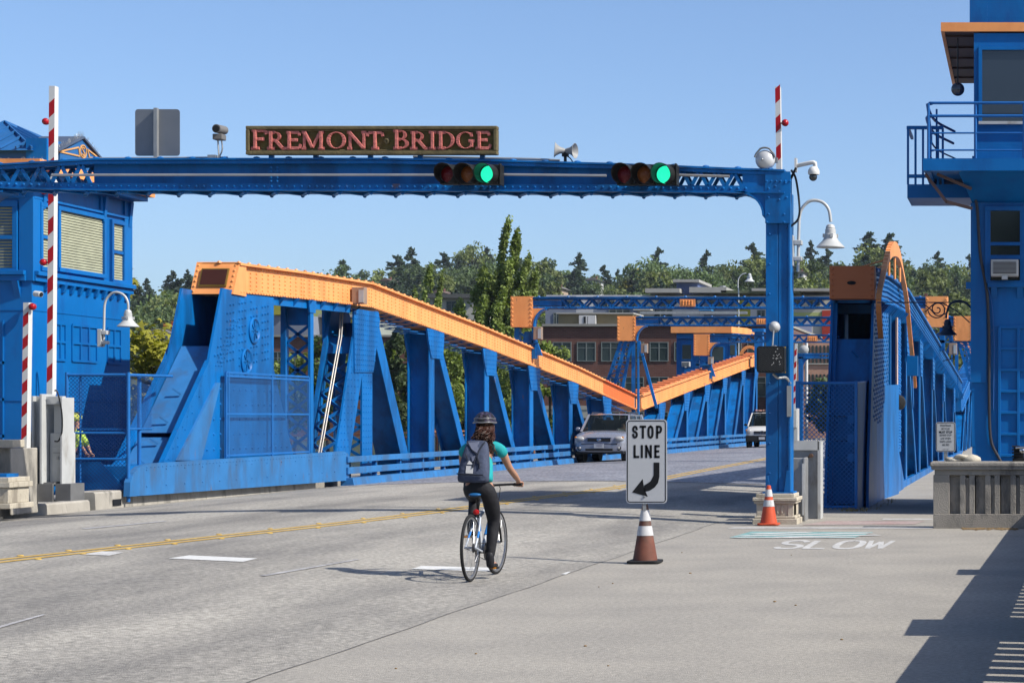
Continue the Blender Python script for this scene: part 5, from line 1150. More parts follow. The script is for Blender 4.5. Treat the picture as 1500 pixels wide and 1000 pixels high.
# control room
mb = MB(); mb.box((T(1427, 0).x, TY-0.2, T(0, 250).z), (X0+4.6, TY+5.3, T(0, 52).z)); mb.build('control_room', BT, h)
w = MB(); a, b = T(1439, 77), T(1540, 181)
for lo, hi in (((a.x-.06, a.z), (b.x+.1, a.z+.06)), ((b.x, b.z), (b.x+.1, a.z)), ((a.x-.06, b.z), (a.x, a.z))): w.box((lo[0], TY-0.26, lo[1]), (hi[0], TY-0.19, hi[1]))
f = w.build('window', BT, h); g_ = MB(); g_.box((a.x, TY-0.215, b.z), (b.x, TY-0.205, a.z)); g_.build('pane', glass('control_glass', (0.03, 0.04, 0.05), 0.03), f)
g_ = MB(); g_.box((a.x-.06, TY-0.28, b.z-0.05), (b.x+.1, TY-0.19, b.z)); g_.build('sill', PALE, f)
mb = MB(); A = [T(1379, 37), T(1379, 50)]; xe = A[0].x
mb.box((xe, TY-0.25, A[1].z), (X0+4.9, TY-0.17, A[0].z)); mb.box((xe, TY-0.17, A[1].z), (xe+0.06, TY+5.6, A[0].z)); mb.build('orange_fascia', ORNG, h)
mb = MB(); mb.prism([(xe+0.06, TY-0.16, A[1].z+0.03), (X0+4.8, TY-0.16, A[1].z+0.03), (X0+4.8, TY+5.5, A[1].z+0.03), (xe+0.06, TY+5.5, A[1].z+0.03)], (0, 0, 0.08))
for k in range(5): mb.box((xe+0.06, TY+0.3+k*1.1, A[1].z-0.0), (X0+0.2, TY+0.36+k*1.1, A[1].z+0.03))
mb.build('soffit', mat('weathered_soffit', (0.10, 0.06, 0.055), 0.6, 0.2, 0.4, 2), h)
mb = MB(); mb.box((T(1421, 0).x, TY+0.1, A[0].z), (X0+4.6, TY+5, 9.6)); mb.box((T(1421, 0).x-0.01, TY+0.08, A[0].z), (T(1421, 0).x+0.3, TY+0.1, 9.6)); mb.build('attic', BR, h)
mb = MB(); pts_ = bez([T(1428, 285, -0.05), T(1432, 310, -0.05), T(1434, 345, -0.05), T(1437, 380, -0.05), T(1446, 430, -0.05), T(1449, 500, -0.04), T(1449, 570, -0.04), T(1451, 640, -0.04), T(1462, 668, -0.04), T(1475, 690, -0.04)], 40)
mb.tube(pts_, 0.026, 8); mb.build('cable', mat('dark_cable', (0.05, 0.05, 0.06), 0.35), h, smooth=60)
mb = MB(); mb.tube(bez([T(1441, 405, -0.05), T(1452, 440, -0.05), T(1456, 500, -0.03), T(1455, 600, -0.03)], 16), 0.01, 6); mb.build('thin_cable', mat('blue_cable', (0.02, 0.12, 0.4), 0.5), h)
r = thing('convex_mirror', 'small dark round mirror hanging below the orange eave of the right tower', 'mirror', tuple(T(1403, 131, 0.4)))
c = P(1403, 131, TY+0.4); mb = MB(); mb.sph(c, 0.12, 20, 12, (1, 0.6, 1)); mb.build('mirror', glass('dark_mirror', (0.05, 0.05, 0.07), 0.08), r, smooth=60)
mb = MB(); mb.cyl((c.x, c.y, c.z+0.1), (c.x, c.y, A[1].z), 0.012, n=6); mb.build('hanger', BLACK, r)
# dark lamp with scroll bracket beside the tower
LD_ = mat('lamp_dark_blue', (0.02, 0.045, 0.09), 0.45)
YL_ = 38.5
r = hook_lamp('street_lamp', 'dark gooseneck lamp on a scroll bracket beside the right tower', YL_, [(1424, 452), (1412, 442)], [(1400, 441), (1391, 447), (1387, 458), (1386, 466)], (1388, 480), 0.68, LD_)
mb = MB(); q = []
for k in range(40): t = k/39; a = t*3.6*math.pi; rr = 0.18*(1-t*0.85); q.append((P(1373, 0, YL_).x+rr*math.cos(a+math.pi), YL_, P(0, 453, YL_).z+rr*math.sin(a+math.pi)))
mb.tube(q, 0.012, 5); mb.tube([P(1285, 443, YL_), P(1424, 443, YL_)], 0.012, 5); mb.tube(bez([P(1355, 457, YL_), P(1374, 443, YL_), P(1400, 455, YL_), P(1420, 472, YL_)], 16), 0.012, 5)
mb.tube(bez([P(1352, 445, YL_), P(1362, 452, YL_), P(1372, 462, YL_), P(1385, 460, YL_)], 12), 0.012, 5); mb.build('scroll_bracket', LD_, r, smooth=60)
# ================================================================ FAR BRIDGE HOUSE
YF = 128.0
h = thing('bridge_house', 'small far blue bridge house with an orange eave in front of the brick building', 'bridge house', tuple(P(1040, 612, YF)), 'blue bridge tender houses')
def Q(px, py): return P(px, py, YF)
a, b = Q(991, 487), Q(1066, 620); mb = MB(); mb.box((a.x, YF, -2), (b.x, YF+4, a.z)); mb.box((Q(1049, 0).x, YF-0.1, -2), (Q(1069, 0).x, YF+3, Q(0, 497).z)); mb.build('wall', BR, h)
mb = MB(); a, b = Q(985, 479), Q(1090, 488); mb.prism([(a.x, YF-0.6, a.z), (b.x-0.7, YF-0.6, a.z), (b.x, YF+1.5, a.z), (b.x, YF+5, a.z), (a.x, YF+5, a.z)], (0, 0, b.z-a.z)); mb.build('orange_fascia', ORNG, h)
mb = MB(); mb.box((Q(992, 0).x, YF-0.25, Q(0, 496).z), (Q(1082, 0).x, YF+4, Q(0, 488.5).z)); mb.box((Q(1105, 0).x, YF, Q(0, 540).z), (Q(1117, 0).x, YF+0.8, Q(0, 483).z)); mb.box((Q(1104, 0).x-0.1, YF-0.1, Q(0, 486).z), (Q(1119, 0).x, YF+0.9, Q(0, 481).z)); mb.build('cornice', BR, h)
for (x0, x1, y0, y1) in ((1000, 1013, 505, 526), (1042, 1060, 508, 528), (1070, 1077, 505, 520)):
    w = MB(); a, b = Q(x0, y0), Q(x1, y1); w.box((a.x-.06, YF-0.16, b.z-.06), (b.x+.06, YF-0.11, a.z+.06)); f = w.build('window', BT, h)
    g_ = MB(); g_.box((a.x, YF-0.18, b.z), (b.x, YF-0.162, a.z)); g_.build('pane', WINB, f)
ac2 = copyt(ac); c0 = Q(1006, 537); place(ac2, (c0.x, YF-0.1, c0.z), 0, 1.05, 'tiny white window air conditioner on the far bridge house wall', 'window air conditioners')
# far arch + far gantry seen between column and right truss
r = thing('arch_hoop', 'small far orange arch on the end of the climbing chord', 'arch', tuple(P(1098, 520, 137)))
mb = MB(); q = [P(1098+13*math.cos(t), 524-16*math.sin(t), 137) for t in [math.pi*k/14 for k in range(15)]]
for a, b in zip(q[:-1], q[1:]): mb.beam(a, b+(b-a)*.05, 0.2, 0.22, (0, 1, 0))
mb.build('hoop', ORNG, r, smooth=50)
YH = 142
r = thing('steel_gantry', 'small distant blue gantry seen between the near column and the right truss', 'gantry', tuple(P(1190, 612, YH)))
mb = MB(); a, b = P(1163, 517, YH), P(1260, 525, YH); mb.box((a.x, YH, b.z), (b.x, YH+0.1, b.z+0.12)); mb.box((a.x, YH, a.z-0.12), (b.x, YH+0.1, a.z)); mb.box((a.x, YH+.02, b.z), (a.x+1.8, YH+.08, a.z))
for k in range(14): x = a.x+1.8+k*0.24; mb.beam((x, YH+.05, b.z if k % 2 else a.z), (x+.24, YH+.05, a.z if k % 2 else b.z), 0.06, 0.05, (0, 1, 0))
mb.build('beam', BLUE, r)
mb = MB(); a, b = P(1169.5, 520, YH), P(1176, 640, YH); mb.box((a.x, YH, -0.5), (b.x, YH+0.35, a.z)); mb.prism([(b.x, YH+.1, P(0, 524, YH).z), (b.x+0.5, YH+.1, P(0, 524, YH).z), (b.x+0.15, YH+.1, P(0, 529, YH).z), (b.x, YH+.1, P(0, 536, YH).z)], (0, .1, 0)); mb.build('column', BLUE, r)
# ================================================================ FENCES
def chain(mb, o, u, v, pitch, w):
    """diamond wire net filling the parallelogram o,u,v"""
    o, u, v = Vector(o), Vector(u), Vector(v); U, V = u.length, v.length; un, vn = u/U, v/V; nrm = un.cross(vn)
    for sgn in (1, -1):
        c = -V if sgn > 0 else 0
        end = U if sgn > 0 else U+V
        while c < end:
            # line: a = c + t (sgn>0) or c - t
            t0, t1 = 0, V
            if sgn > 0: t0 = max(t0, -c); t1 = min(t1, U-c)
            else: t0 = max(t0, c-U); t1 = min(t1, c)
            if t1 > t0+0.01:
                f = (lambda t: o+un*(c+t*sgn)+vn*t)
                a, b = f(t0), f(t1); d = (b-a).normalized(); s_ = d.cross(nrm)*w; k = nrm*w*sgn*0.6
                mb.add([a-s_+k, a+s_+k, b+s_+k, b-s_+k, a+k*2.4, b+k*2.4], [(0, 1, 2, 3), (0, 3, 5, 4), (1, 4, 5, 2)])
            c += pitch
MESHB = mat('blue_wire', (0.008, 0.07, 0.26), 0.5)
FB = mat('fence_blue', (0.018, 0.17, 0.52), 0.4)
# left fence of the walkway: front panel faces the camera, side panel beyond
YN = 39.0
r = thing('chain_link_fence', 'tall blue chain link fence between the left barrier and the truss foot', 'fence', tuple(P(140, 735, YN)), 'blue chain link fences')
x0, x1 = P(98, 0, YN).x, P(188, 0, YN).x; zt_, zb = P(0, 549, YN).z, P(0, 727, YN).z
mb = MB()
for x in (x0, x1): mb.cyl((x, YN, zb-0.1), (x, YN, zt_+0.05), 0.035, n=10)
mb.cyl((P(117, 0, YN).x, YN+0.02, zb), (P(117, 0, YN).x, YN+0.02, zt_), 0.02, n=8)
for z in (zt_, P(0, 634, YN).z, P(0, 672, YN).z+0.0): mb.cyl((x0, YN, z), (x1, YN, z), 0.022 if z < zt_ else 0.03, n=8)
mb.cyl((P(112, 0, YN).x, YN+.03, P(0, 629, YN).z), (x1, YN+.03, P(0, 629, YN).z), 0.025, n=8)
a2 = P(205, 551, 44.5); 
mb.cyl((x1, YN, zt_), (P(252, 551, 42.5).x, 42.5, P(252, 551, 42.5).z), 0.03, n=8); c = P(204, 0, 40.3); mb.cyl((c.x, 40.3, 0.3), (c.x, 40.3, P(0, 549, 40.3).z), 0.04, n=8)
mb.cyl((x1, YN, P(0, 628, YN).z), (P(222, 628, 41.5).x, 41.5, P(222, 628, 41.5).z), 0.02, n=8)
mb.build('frame', FB, r, smooth=50)
mb = MB(); chain(mb, (x0, YN, zb), (x1-x0, 0, 0), (0, 0, zt_-zb), 0.075, 0.0042); mb.build('wire_mesh', MESHB, r)
mb = MB(); e = Vector((P(222, 0, 41.5).x, 41.5, 0))-Vector((x1, YN, 0)); chain(mb, (x1, YN, P(0, 628, YN).z), e, (0, 0, zt_-P(0, 628, YN).z), 0.075, 0.003); mb.build('wire_mesh', MESHB, r)
mb = MB(); mb.prism([P(106, 676, YN+.1), P(146, 676, YN+.1), P(186, 717, YN+.1), P(186, 728, YN+.1), P(104, 728, YN+.1)], (0, 0.03, 0)); mb.build('sheet_panel', BLUE, r)
# screen in front of the truss
XS = XL+0.12
r = thing('chain_link_fence', 'blue wire screen standing on the girder in front of the riveted left truss plate', 'fence', tuple(PX(392, 667, XS)), 'blue chain link fences')
y0, y1 = PX(331, 0, XS).y, PX(452, 0, XS).y; z0, z1 = PX(331, 667, XS).z, PX(331, 545, XS).z
mb = MB()
for y in (y0, y0+0.12, (y0+y1)/2+0.15, y1): mb.box((XS-0.02, y-0.03, z0-0.05), (XS+0.02, y+0.03, z1))
for z in (z0, z0+(z1-z0)*0.5, z1-0.08, z1): mb.box((XS-0.015, y0, z-0.02), (XS+0.015, y1, z+0.02))
mb.build('frame', FB, r)
mb = MB(); chain(mb, (XS, y0, z0), (0, y1-y0, 0), (0, 0, z1-z0), 0.06, 0.0036); mb.build('wire_mesh', mat('blue_wire_light', (0.012, 0.11, 0.33), 0.5), r)
# right fence
YR = 37.6
x0, x1 = P(1166, 0, YR).x, P(1254, 0, YR).x; zt_ = P(0, 561, YR).z; zb = 0.03
r = thing('chain_link_fence', 'blue chain link fence around the foot of the right truss', 'fence', (x1, YR, 0), 'blue chain link fences')
mb = MB()
for x in (x0+0.02, P(1193, 0, YR).x-0.3, x1): mb.cyl((x, YR, zb), (x, YR, zt_+0.04), 0.03, n=10)
mb.cyl((x0, YR, zt_), (x1, YR, zt_), 0.028, n=8); mb.cyl((x0, YR, zb+0.04), (x1, YR, zb+0.04), 0.02, n=8)
e = Vector((P(1277, 0, 41).x, 41, 0)); mb.cyl((x1, YR, zt_), (e.x, 41, zt_+0.1), 0.028, n=8)
for z in (0.9, 1.25, 1.6): mb.box((x1-0.16, YR+0.04, z), (x1, YR+0.1, z+0.15))
mb.build('frame', FB, r, smooth=50)
mb = MB(); chain(mb, (x0, YR, zb), (x1-x0, 0, 0), (0, 0, zt_-zb), 0.085, 0.006); mb.build('wire_mesh', FB, r)
mb = MB(); d = e-Vector((x1, YR, 0)); d.z = 0; mb.prism([(x1+0.02, YR, 0), (e.x+0.02, 41, 0), (e.x+0.02, 41, zt_+0.1), (x1+0.02, YR, zt_)], (-0.02, 0.0, 0)); mb.prism([(e.x+0.02, 41.05, 0), (XR+0.14, 46.0, 0), (XR+0.14, 46.0, 2.45), (e.x+0.02, 41.05, 2.35)], (-0.03, 0, 0)); mb.build('sheet_panel', BLUE, r)
# ================================================================ BARRIERS
def barrier(arm, w, Yb, lamps, label, stripes, side=1, depth=0.14):
    (ax, ay), (bx, by) = arm; A, B = P(ax, ay, Yb), P(bx, by, Yb); r = thing('boom_gate', label, 'barrier gate', tuple(A), 'raised red and white barrier arms')
    W_ = w*Yb/F; n = stripes; d = B-A
    mb = MB(); mb.mi = 0; u = d/n; hw = Vector((W_/2, 0, 0)); dg = Vector((0, 0, W_*0.9))
    def q(t, s): return A+d*t+hw*s
    core = MB(); core.prism([A-hw, A+hw, B+hw, B-hw], (0, depth, 0)); core.build('arm', WHITE, r)
    for i in range(n):
        if i % 2 == 0: continue
        t0, t1 = i/n, (i+1)/n
        mb.prism([q(t0, -0.97)-dg*0.5+Vector((0, -0.003, 0)), q(t0, 0.97)+dg*0.5+Vector((0, -0.003, 0)), q(t1, 0.97)+dg*0.5+Vector((0, -0.003, 0)), q(t1, -0.97)-dg*0.5+Vector((0, -0.003, 0))], (0, 0.002, 0))
    mb.build('red_stripe', RED, r)
    for (lx, ly) in lamps:
        c = P(lx, ly, Yb); mb = MB(); mb.lathe((c.x, Yb+0.02, c.z), [(0.03, -0.06), (0.055, -0.03), (0.06, 0.02), (0.05, 0.05), (0.001, 0.07)], 16, (0, -1, 0)); mb.build('lamp', REDL, r, smooth=50)
        mb = MB(); tgt = A+d*((c.z-A.z)/d.z); mb.beam((c.x, Yb+0.05, c.z), (tgt.x, Yb+0.06, c.z), 0.025, 0.025, (0, 1, 0)); mb.build('lamp_bracket', GALV, r)
    return r
YB = 35.6
barrier(((72.5, 578), (76, 126)), 8.5, YB, [(66.5, 178), (64, 280), (63, 384)], 'tall raised barrier arm rising past the left end of the gantry', 21)
barrier(((35, 657), (38, 443)), 8, 34.8, [(47, 449)], 'shorter raised barrier arm at the left edge, red lamp at its tip', 13)
barrier(((1146, 600), (1139, 127)), 7.5, YG+1.0, [(1150, 180)], 'raised barrier arm behind the gantry column, tip above the beam', 22)
barrier(((1163, 600), (1166, 503)), 3.5, 100, [(1161, 495)], 'tiny distant barrier arm with a red lamp, seen right of the column', 11)
# left barrier machine
YM = 35.3
def Mp(px, py, dy=0): v = P(px, py, YM+dy); return v
r = thing('barrier_machine', 'tall galvanised barrier machine on steel channels below the left arms', 'barrier machine', tuple(Mp(70, 742)))
def mbox(mb, x0, y0, x1, y1, d0, d1): a, b = Mp(x0, y0), Mp(x1, y1); mb.box((a.x, YM+d0, b.z), (b.x, YM+d1, a.z))
mb = MB(); mbox(mb, 50, 580, 64, 708, 0.0, 0.05); mbox(mb, 50, 580, 53, 708, -0.1, 0.3); mbox(mb, 64, 577, 67.5, 708, -0.15, 0.35); mbox(mb, 90, 582, 93, 712, -0.05, 0.4); mb.build('channel', PALE, r, bevel=0.006)
mb = MB(); mbox(mb, 67, 580, 92, 592, 0.0, 0.12); mbox(mb, 74, 583, 90, 640, 0.12, 0.4); mbox(mb, 69, 634, 91, 712, 0.1, 0.5); mbox(mb, 73, 654, 88, 706, 0.08, 0.1); mb.build('cabinet', PALE, r, bevel=0.01)
mb = MB(); mbox(mb, 75, 662, 87, 664, 0.065, 0.08); mbox(mb, 80, 668, 83, 673, 0.065, 0.08); mb.build('handle', GALV, r)
mb = MB(); mbox(mb, 35, 708, 83, 734, -0.15, -0.1); mbox(mb, 35, 731, 83, 734, -0.1, 0.2); mbox(mb, 35, 706, 83, 709, -0.1, 0.2); mbox(mb, 86, 708, 108, 733, -0.12, 0.4); mb.build('base_beam', mat('grey_steel', (0.26, 0.26, 0.26), 0.5, 0.4, 0.15, 4), r)
mb = MB(); mb.tube(bez([Mp(80, 572, -.05), Mp(84, 574, -.05), Mp(90, 600, -.05), Mp(91, 630, -.05), Mp(86, 645, -.02), Mp(80, 646, 0)], 20), 0.013, 6); mb.build('cable', BLACK, r)
mb = MB(); mbox(mb, 33, 632, 49, 722, 0.1, 0.5); mb.build('side_plate', mat('dirty_plate', (0.30, 0.29, 0.28), 0.6, 0.2, 0.25, 4), r)
# concrete block and moulded pedestal at the far left
r = thing('concrete_barrier', 'tall grey concrete post block beside the left barrier machine', 'concrete block', tuple(P(25, 745, 34.4)))
mb = MB(); a, b = P(-40, 656, 34.6), P(31, 744, 34.6); mb.box((a.x, 34.6, b.z-0.1), (b.x, 35.2, a.z)); a2 = P(17, 656, 34.2); mb.box((a2.x, 34.2, b.z-0.1), (b.x, 34.6, a.z)); mb.build('block', CONC, r, bevel=0.015)
mb = MB(); a, b = P(-60, 644, 34.5), P(23, 655, 34.5); mb.box((a.x, 34.4, b.z), (b.x, 35.0, a.z)); mb.build('cap', STONE, r, bevel=0.012)
r = thing('stone_pedestal', 'moulded pale pedestal cut by the left edge of the picture', 'pedestal', tuple(P(0, 742, 33.3)))
mb = MB(); Y_ = 33.2
for x1_, y0_, y1_ in ((17, 737, 745), (12, 714, 737), (16, 706, 714), (13, 699, 706)): a, b = P(-60, y0_, Y_), P(x1_, y1_, Y_); k = (x1_-12)*0.01; mb.box((a.x, Y_-k, b.z), (b.x, Y_+0.7+k, a.z))
mb.build('pedestal', STONE, r, bevel=0.01)
mb = MB(); mb.box((P(-20, 0, Y_).x, Y_+.1, P(0, 699, Y_).z), (P(5, 0, Y_).x, Y_+.5, P(0, 694, Y_).z)); mb.build('blue_foot', BLUE, r)
# right cabinets
Yc = 34.2
def C2(px, py, Y=Yc): return P(px, py, Y)
r = thing('control_cabinet', 'low grey steel cabinet beside the gantry pedestal', 'cabinet', tuple(C2(1167, 765, 33.9)), 'steel cabinets behind the gantry column')
mb = MB(); a, b = P(1155, 671, 33.8), P(1176, 768, 33.8); mb.box((a.x, 33.8, 0), (b.x, 34.3, a.z)); mb.box((b.x, 33.78, 0), (b.x+0.035, 34.3, a.z+0.01)); mb.build('body', GALV, r, bevel=0.008)
mb = MB(); mb.box((b.x-0.01, 33.76, 0.1), (b.x+0.02, 33.8, 0.95)); mb.build('door_edge', PALE, r)
r = thing('control_cabinet', 'taller grey barrier cabinet with open back edge, left of the right fence', 'cabinet', tuple(C2(1185, 760, 34.6)), 'steel cabinets behind the gantry column')
mb = MB(); a, b = P(1163, 646, 34.6), P(1198, 762, 34.6); mb.box((a.x, 34.6, 0), (b.x, 35.3, a.z)); mb.build('body', GALV, r, bevel=0.008)
mb = MB(); mb.box((a.x, 34.56, P(0, 659, 34.6).z), (b.x+0.02, 34.6, a.z+0.01)); mb.box((b.x, 34.56, 0), (b.x+0.05, 35.0, a.z)); mb.build('door_edge', PALE, r)
c = P(1188, 667, 34.5); mb = MB(); mb.cyl((c.x, 34.56, c.z), (c.x, 34.45, c.z), 0.035, n=10); mb.beam((c.x, 34.5, c.z), (c.x-0.09, 34.5, c.z-0.05), 0.03, 0.03, (0, 1, 0)); mb.build('crank_hub', mat('rusty_bolt', (0.2, 0.12, 0.08), 0.6, 0.5), r)
r = thing('barrier_machine', 'slim pale barrier post rising right behind the gantry column', 'barrier machine', tuple(C2(1166, 700, 35)))
mb = MB(); a, b = P(1155, 598, 34.9), P(1163, 700, 34.9); mb.box((a.x, 34.9, 0.2), (b.x, 35.2, a.z)); mb.box((P(1158, 0, 34.9).x, 34.8, P(0, 626, 34.9).z), (P(1168, 0, 34.9).x, 35.1, P(0, 600, 34.9).z)); mb.box((P(1163, 0, 34.9).x, 34.85, P(0, 655, 34.9).z), (P(1169, 0, 34.9).x, 35.1, P(0, 598, 34.9).z)); mb.build('post', PALE, r, bevel=0.006)
# ================================================================ PARAPETS
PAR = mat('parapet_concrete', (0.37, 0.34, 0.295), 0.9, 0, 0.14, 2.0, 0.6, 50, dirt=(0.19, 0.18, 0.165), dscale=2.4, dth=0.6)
YP = 31.6
def parapet(o, u, L, name_label, slots_from=0.25, thr=True):
    r = thing('concrete_parapet', name_label, 'parapet', tuple(o)); u = Vector(u).normalized(); n = Vector((u.y, -u.x, 0)); o = Vector(o)
    M = Matrix((u, -n, Vector((0, 0, 1)))).transposed().to_4x4(); M.translation = o
    mb = MB(); d = 0.34
    mb.box((0, 0, 0), (L, d, 0.22), M); mb.box((0.02, 0.02, 0.82), (L, d-0.02, 0.90), M); mb.box((0, 0.02, 0.22), (slots_from, d-0.02, 0.82), M)
    x = slots_from; k = 0
    while x < L-0.02:      # wide opening, pier with a narrow groove, ...
        wo = 0.16; wp = 0.23
        mb.box((x+wo, 0.03, 0.22), (min(L, x+wo+wp), d-0.03, 0.82), M) if not thr else (mb.box((x+wo, 0.03, 0.22), (min(L, x+wo+wp*0.37), d-0.03, 0.82), M), mb.box((x+wo+wp*0.37, 0.07, 0.22), (min(L, x+wo+wp*0.63), d-0.03, 0.78), M), mb.box((x+wo+wp*0.63, 0.03, 0.22), (min(L, x+wo+wp), d-0.03, 0.82), M))
        if thr is True: mb.box((x-0.02, 0.11, 0.2), (x+wo+wp+0.02, d-0.05, 0.84), M)
        x += wo+wp; k += 1
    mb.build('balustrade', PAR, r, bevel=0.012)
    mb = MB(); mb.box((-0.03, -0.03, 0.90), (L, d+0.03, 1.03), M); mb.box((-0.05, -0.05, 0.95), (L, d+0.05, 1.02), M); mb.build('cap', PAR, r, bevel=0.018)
    return r
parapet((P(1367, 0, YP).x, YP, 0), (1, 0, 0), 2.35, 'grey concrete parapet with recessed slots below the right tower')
xq = lambda y: 0.30+(y-13)*0.033
for k, (ya_, yb_) in enumerate(((6.0, 15.7), (17.0, 21.9), (22.7, 31.5))):
    o = Vector((xq(ya_)+0.34, ya_, 0)); u = Vector((xq(yb_)-xq(ya_), yb_-ya_, 0))
    q = MB(); L = u.length; un = u.normalized(); 
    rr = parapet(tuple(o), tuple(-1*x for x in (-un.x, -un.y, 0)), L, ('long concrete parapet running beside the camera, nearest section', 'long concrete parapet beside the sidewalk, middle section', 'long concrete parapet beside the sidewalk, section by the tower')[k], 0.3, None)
    rr['group'] = 'parapet sections outside the right edge'
    r = thing('stone_pedestal', 'square concrete pier between parapet sections right of the picture', 'pedestal', (xq(yb_+.4), yb_+0.4, 0), 'piers between parapet sections')
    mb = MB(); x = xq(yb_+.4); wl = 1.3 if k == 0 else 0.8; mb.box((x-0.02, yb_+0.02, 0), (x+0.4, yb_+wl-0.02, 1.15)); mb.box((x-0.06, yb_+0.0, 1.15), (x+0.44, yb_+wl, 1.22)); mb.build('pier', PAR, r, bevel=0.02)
r = thing('rubble_bag', 'pale lumpy bag lying on the cap of the right parapet', 'bag', tuple(P(1408, 672, YP+.2)))
mb = MB(); c = P(1398, 667, YP+.2); mb.sph((c.x, c.y, 1.05), 0.16, 14, 8, (1.0, 0.8, 0.32)); c = P(1422, 667, YP+.2); mb.sph((c.x, c.y, 1.06), 0.15, 14, 8, (1.0, 0.9, 0.5)); mb.sph((c.x-0.14, c.y-0.05, 1.10), 0.1, 12, 7, (1.3, 0.8, 0.4))
for v in mb.v: v += 0.03*noise.noise_vector(v*9)
mb.build('sack', STONE, r, smooth=60)
r = thing('black_valve', 'black and chrome cast fitting standing on the parapet at the right edge', 'fitting', tuple(P(1492, 670, YP+.2)))
mb = MB(); a = P(1483, 0, YP).x; mb.box((a, YP+.1, 1.02), (a+0.2, YP+.3, 1.08)); mb.box((a+0.02, YP+.12, 1.08), (a+0.18, YP+.28, 1.26))
for z in (1.1, 1.15, 1.2, 1.25): mb.box((a-0.01, YP+.09, z), (a+0.12, YP+.31, z+0.022))
mb.build('body', BLACK, r, bevel=0.012); mb = MB(); mb.sph((a+0.15, YP+.1, 1.2), 0.05, 12, 8); mb.cyl((a+0.05, YP+.09, 1.24), (a+0.2, YP+.07, 1.25), 0.02, n=8); mb.build('chrome_cap', mat('chrome', (0.7, 0.7, 0.72), 0.12, 1.0), r, smooth=60)
# small white regulatory sign
YQ = 33.4
r = thing('road_sign', 'small white sign telling pedestrians and bicycles they must stop, above the right parapet', 'sign', tuple(P(1385, 672, YQ)))
A, B = P(1371, 618, YQ), P(1399.5, 661.5, YQ); SW = mat('sign_white', (0.60, 0.61, 0.61), 0.35, 0, 0.04, 6)
mb = MB(); mb.prism([(x, YQ, z) for x, z in rrect(A.x, B.z, B.x, A.z, 0.035)], (0, 0.006, 0)); mb.build('panel', SW, r)
def border(mb, A, B, Y, ins, t, rr):
    o, i = rrect(A.x+ins, B.z+ins, B.x-ins, A.z-ins, rr), rrect(A.x+ins+t, B.z+ins+t, B.x-ins-t, A.z-ins-t, max(rr-t, 0.005)); n = len(o)
    mb.add([(x, Y, z) for x, z in o+i], [(k, (k+1) % n, n+(k+1) % n, n+k) for k in range(n)])
INK = mat('sign_ink', (0.012, 0.012, 0.014), 0.4)
mb = MB(); border(mb, A, B, YQ-0.002, 0.009, 0.007, 0.03); cx = (A.x+B.x)/2; Hh = A.z-B.z
for k, (t, s_) in enumerate((('PEDESTRIANS', .78), ('BICYCLES', .85), ('MUST STOP', 1.25), ('BEHIND STOP', .85), ('LINE WHEN', .85), ('TRAFFIC LIGHTS', .72), ('ARE RED', .85))):
    z = A.z-Hh*(0.135+k*0.108+(0.01 if k == 2 else 0)); q = text_mesh(t, frame((cx, YQ-0.002, z-0.005), (1, 0, 0), (0, 0, 1)), 0.037*s_*(0.9 if k == 2 else 1), 0.045*(1.15 if k == 2 else 1), 0.0003, off=0.02 if k == 2 else 0.0); mb.add(q.v, q.f)
q = text_mesh('S.M.C. 11.40', frame((cx, YQ-0.002, A.z-Hh*0.93), (1, 0, 0), (0, 0, 1)), 0.018, 0.02, 0.0003); mb.add(q.v, q.f)
mb.build('lettering', INK, r)
mb = MB(); mb.box((cx-0.03, YQ+0.008, 0), (cx+0.03, YQ+0.05, B.z+0.2)); mb.build('post', GALV, r)
# ================================================================ CONES AND STOP LINE SIGN
CO = mat('cone_orange', (0.66, 0.10, 0.04), 0.5, 0, 0.12, 8, dirt=(0.40, 0.10, 0.05), dscale=5, dth=0.6)
COD = mat('cone_orange_dirty', (0.20, 0.075, 0.05), 0.65, 0, 0.3, 6, dirt=(0.14, 0.085, 0.065), dscale=5, dth=0.5)
CW = mat('cone_white_band', (0.66, 0.66, 0.66), 0.4, 0, 0.08, 8, dirt=(0.30, 0.29, 0.27), dscale=9, dth=0.62); RUB = mat('black_rubber', (0.022, 0.022, 0.023), 0.75, 0, 0.3, 12)
def cone(loc, hgt, rb, body, label, base_m, bw):
    r = thing('traffic_cone', label, 'traffic cone', loc, 'orange traffic cones'); x, y, z = loc; rt = 0.032
    f = lambda t: rb+(rt-rb)*t
    mb = MB(); mb.lathe((x, y, z+0.03), [(f(0), 0)]+[(f(k/10), hgt*k/10) for k in range(1, 11)]+[(rt-0.012, hgt+0.006), (rt-0.014, hgt-0.05), (0.001, hgt-0.05)], 36); mb.build('cone', body, r, smooth=40)
    for t0, t1 in ((0.45, 0.62), (0.71, 0.90)):
        mb = MB(); mb.lathe((x, y, z+0.03), [(f(t0)-0.004, hgt*t0), (f(t0)+0.004, hgt*t0), (f(t1)+0.004, hgt*t1), (f(t1)-0.004, hgt*t1)], 36); mb.build('white_band', CW, r, smooth=40)
    mb = MB(); q = rrect(x-bw, y-bw, x+bw, y+bw, 0.06); mb.prism([(a, b, z+0.008) for a, b in q], (0, 0, 0.03)); mb.build('base', base_m, r, bevel=0.008)
    return r
g1 = GP(945, 824.5); Yk = g1.y
cone((g1.x, Yk, 0.0), 0.66, 0.145, COD, 'grubby dark orange cone with two white bands holding the stop line sign', RUB, 0.19)
g2 = GP(1126, 769); cone((g2.x, g2.y, 0.0), 0.60, 0.135, CO, 'brighter orange cone with two white bands in front of the gantry pedestal', CO, 0.17)
r = thing('stop_line_sign', 'white sign reading STOP LINE with a black curved arrow, standing on a cone', 'sign', (g1.x, Yk, 0.7))
Ys = Yk-0.06; A, B = P(917, 614, Ys), P(977, 737, Ys)
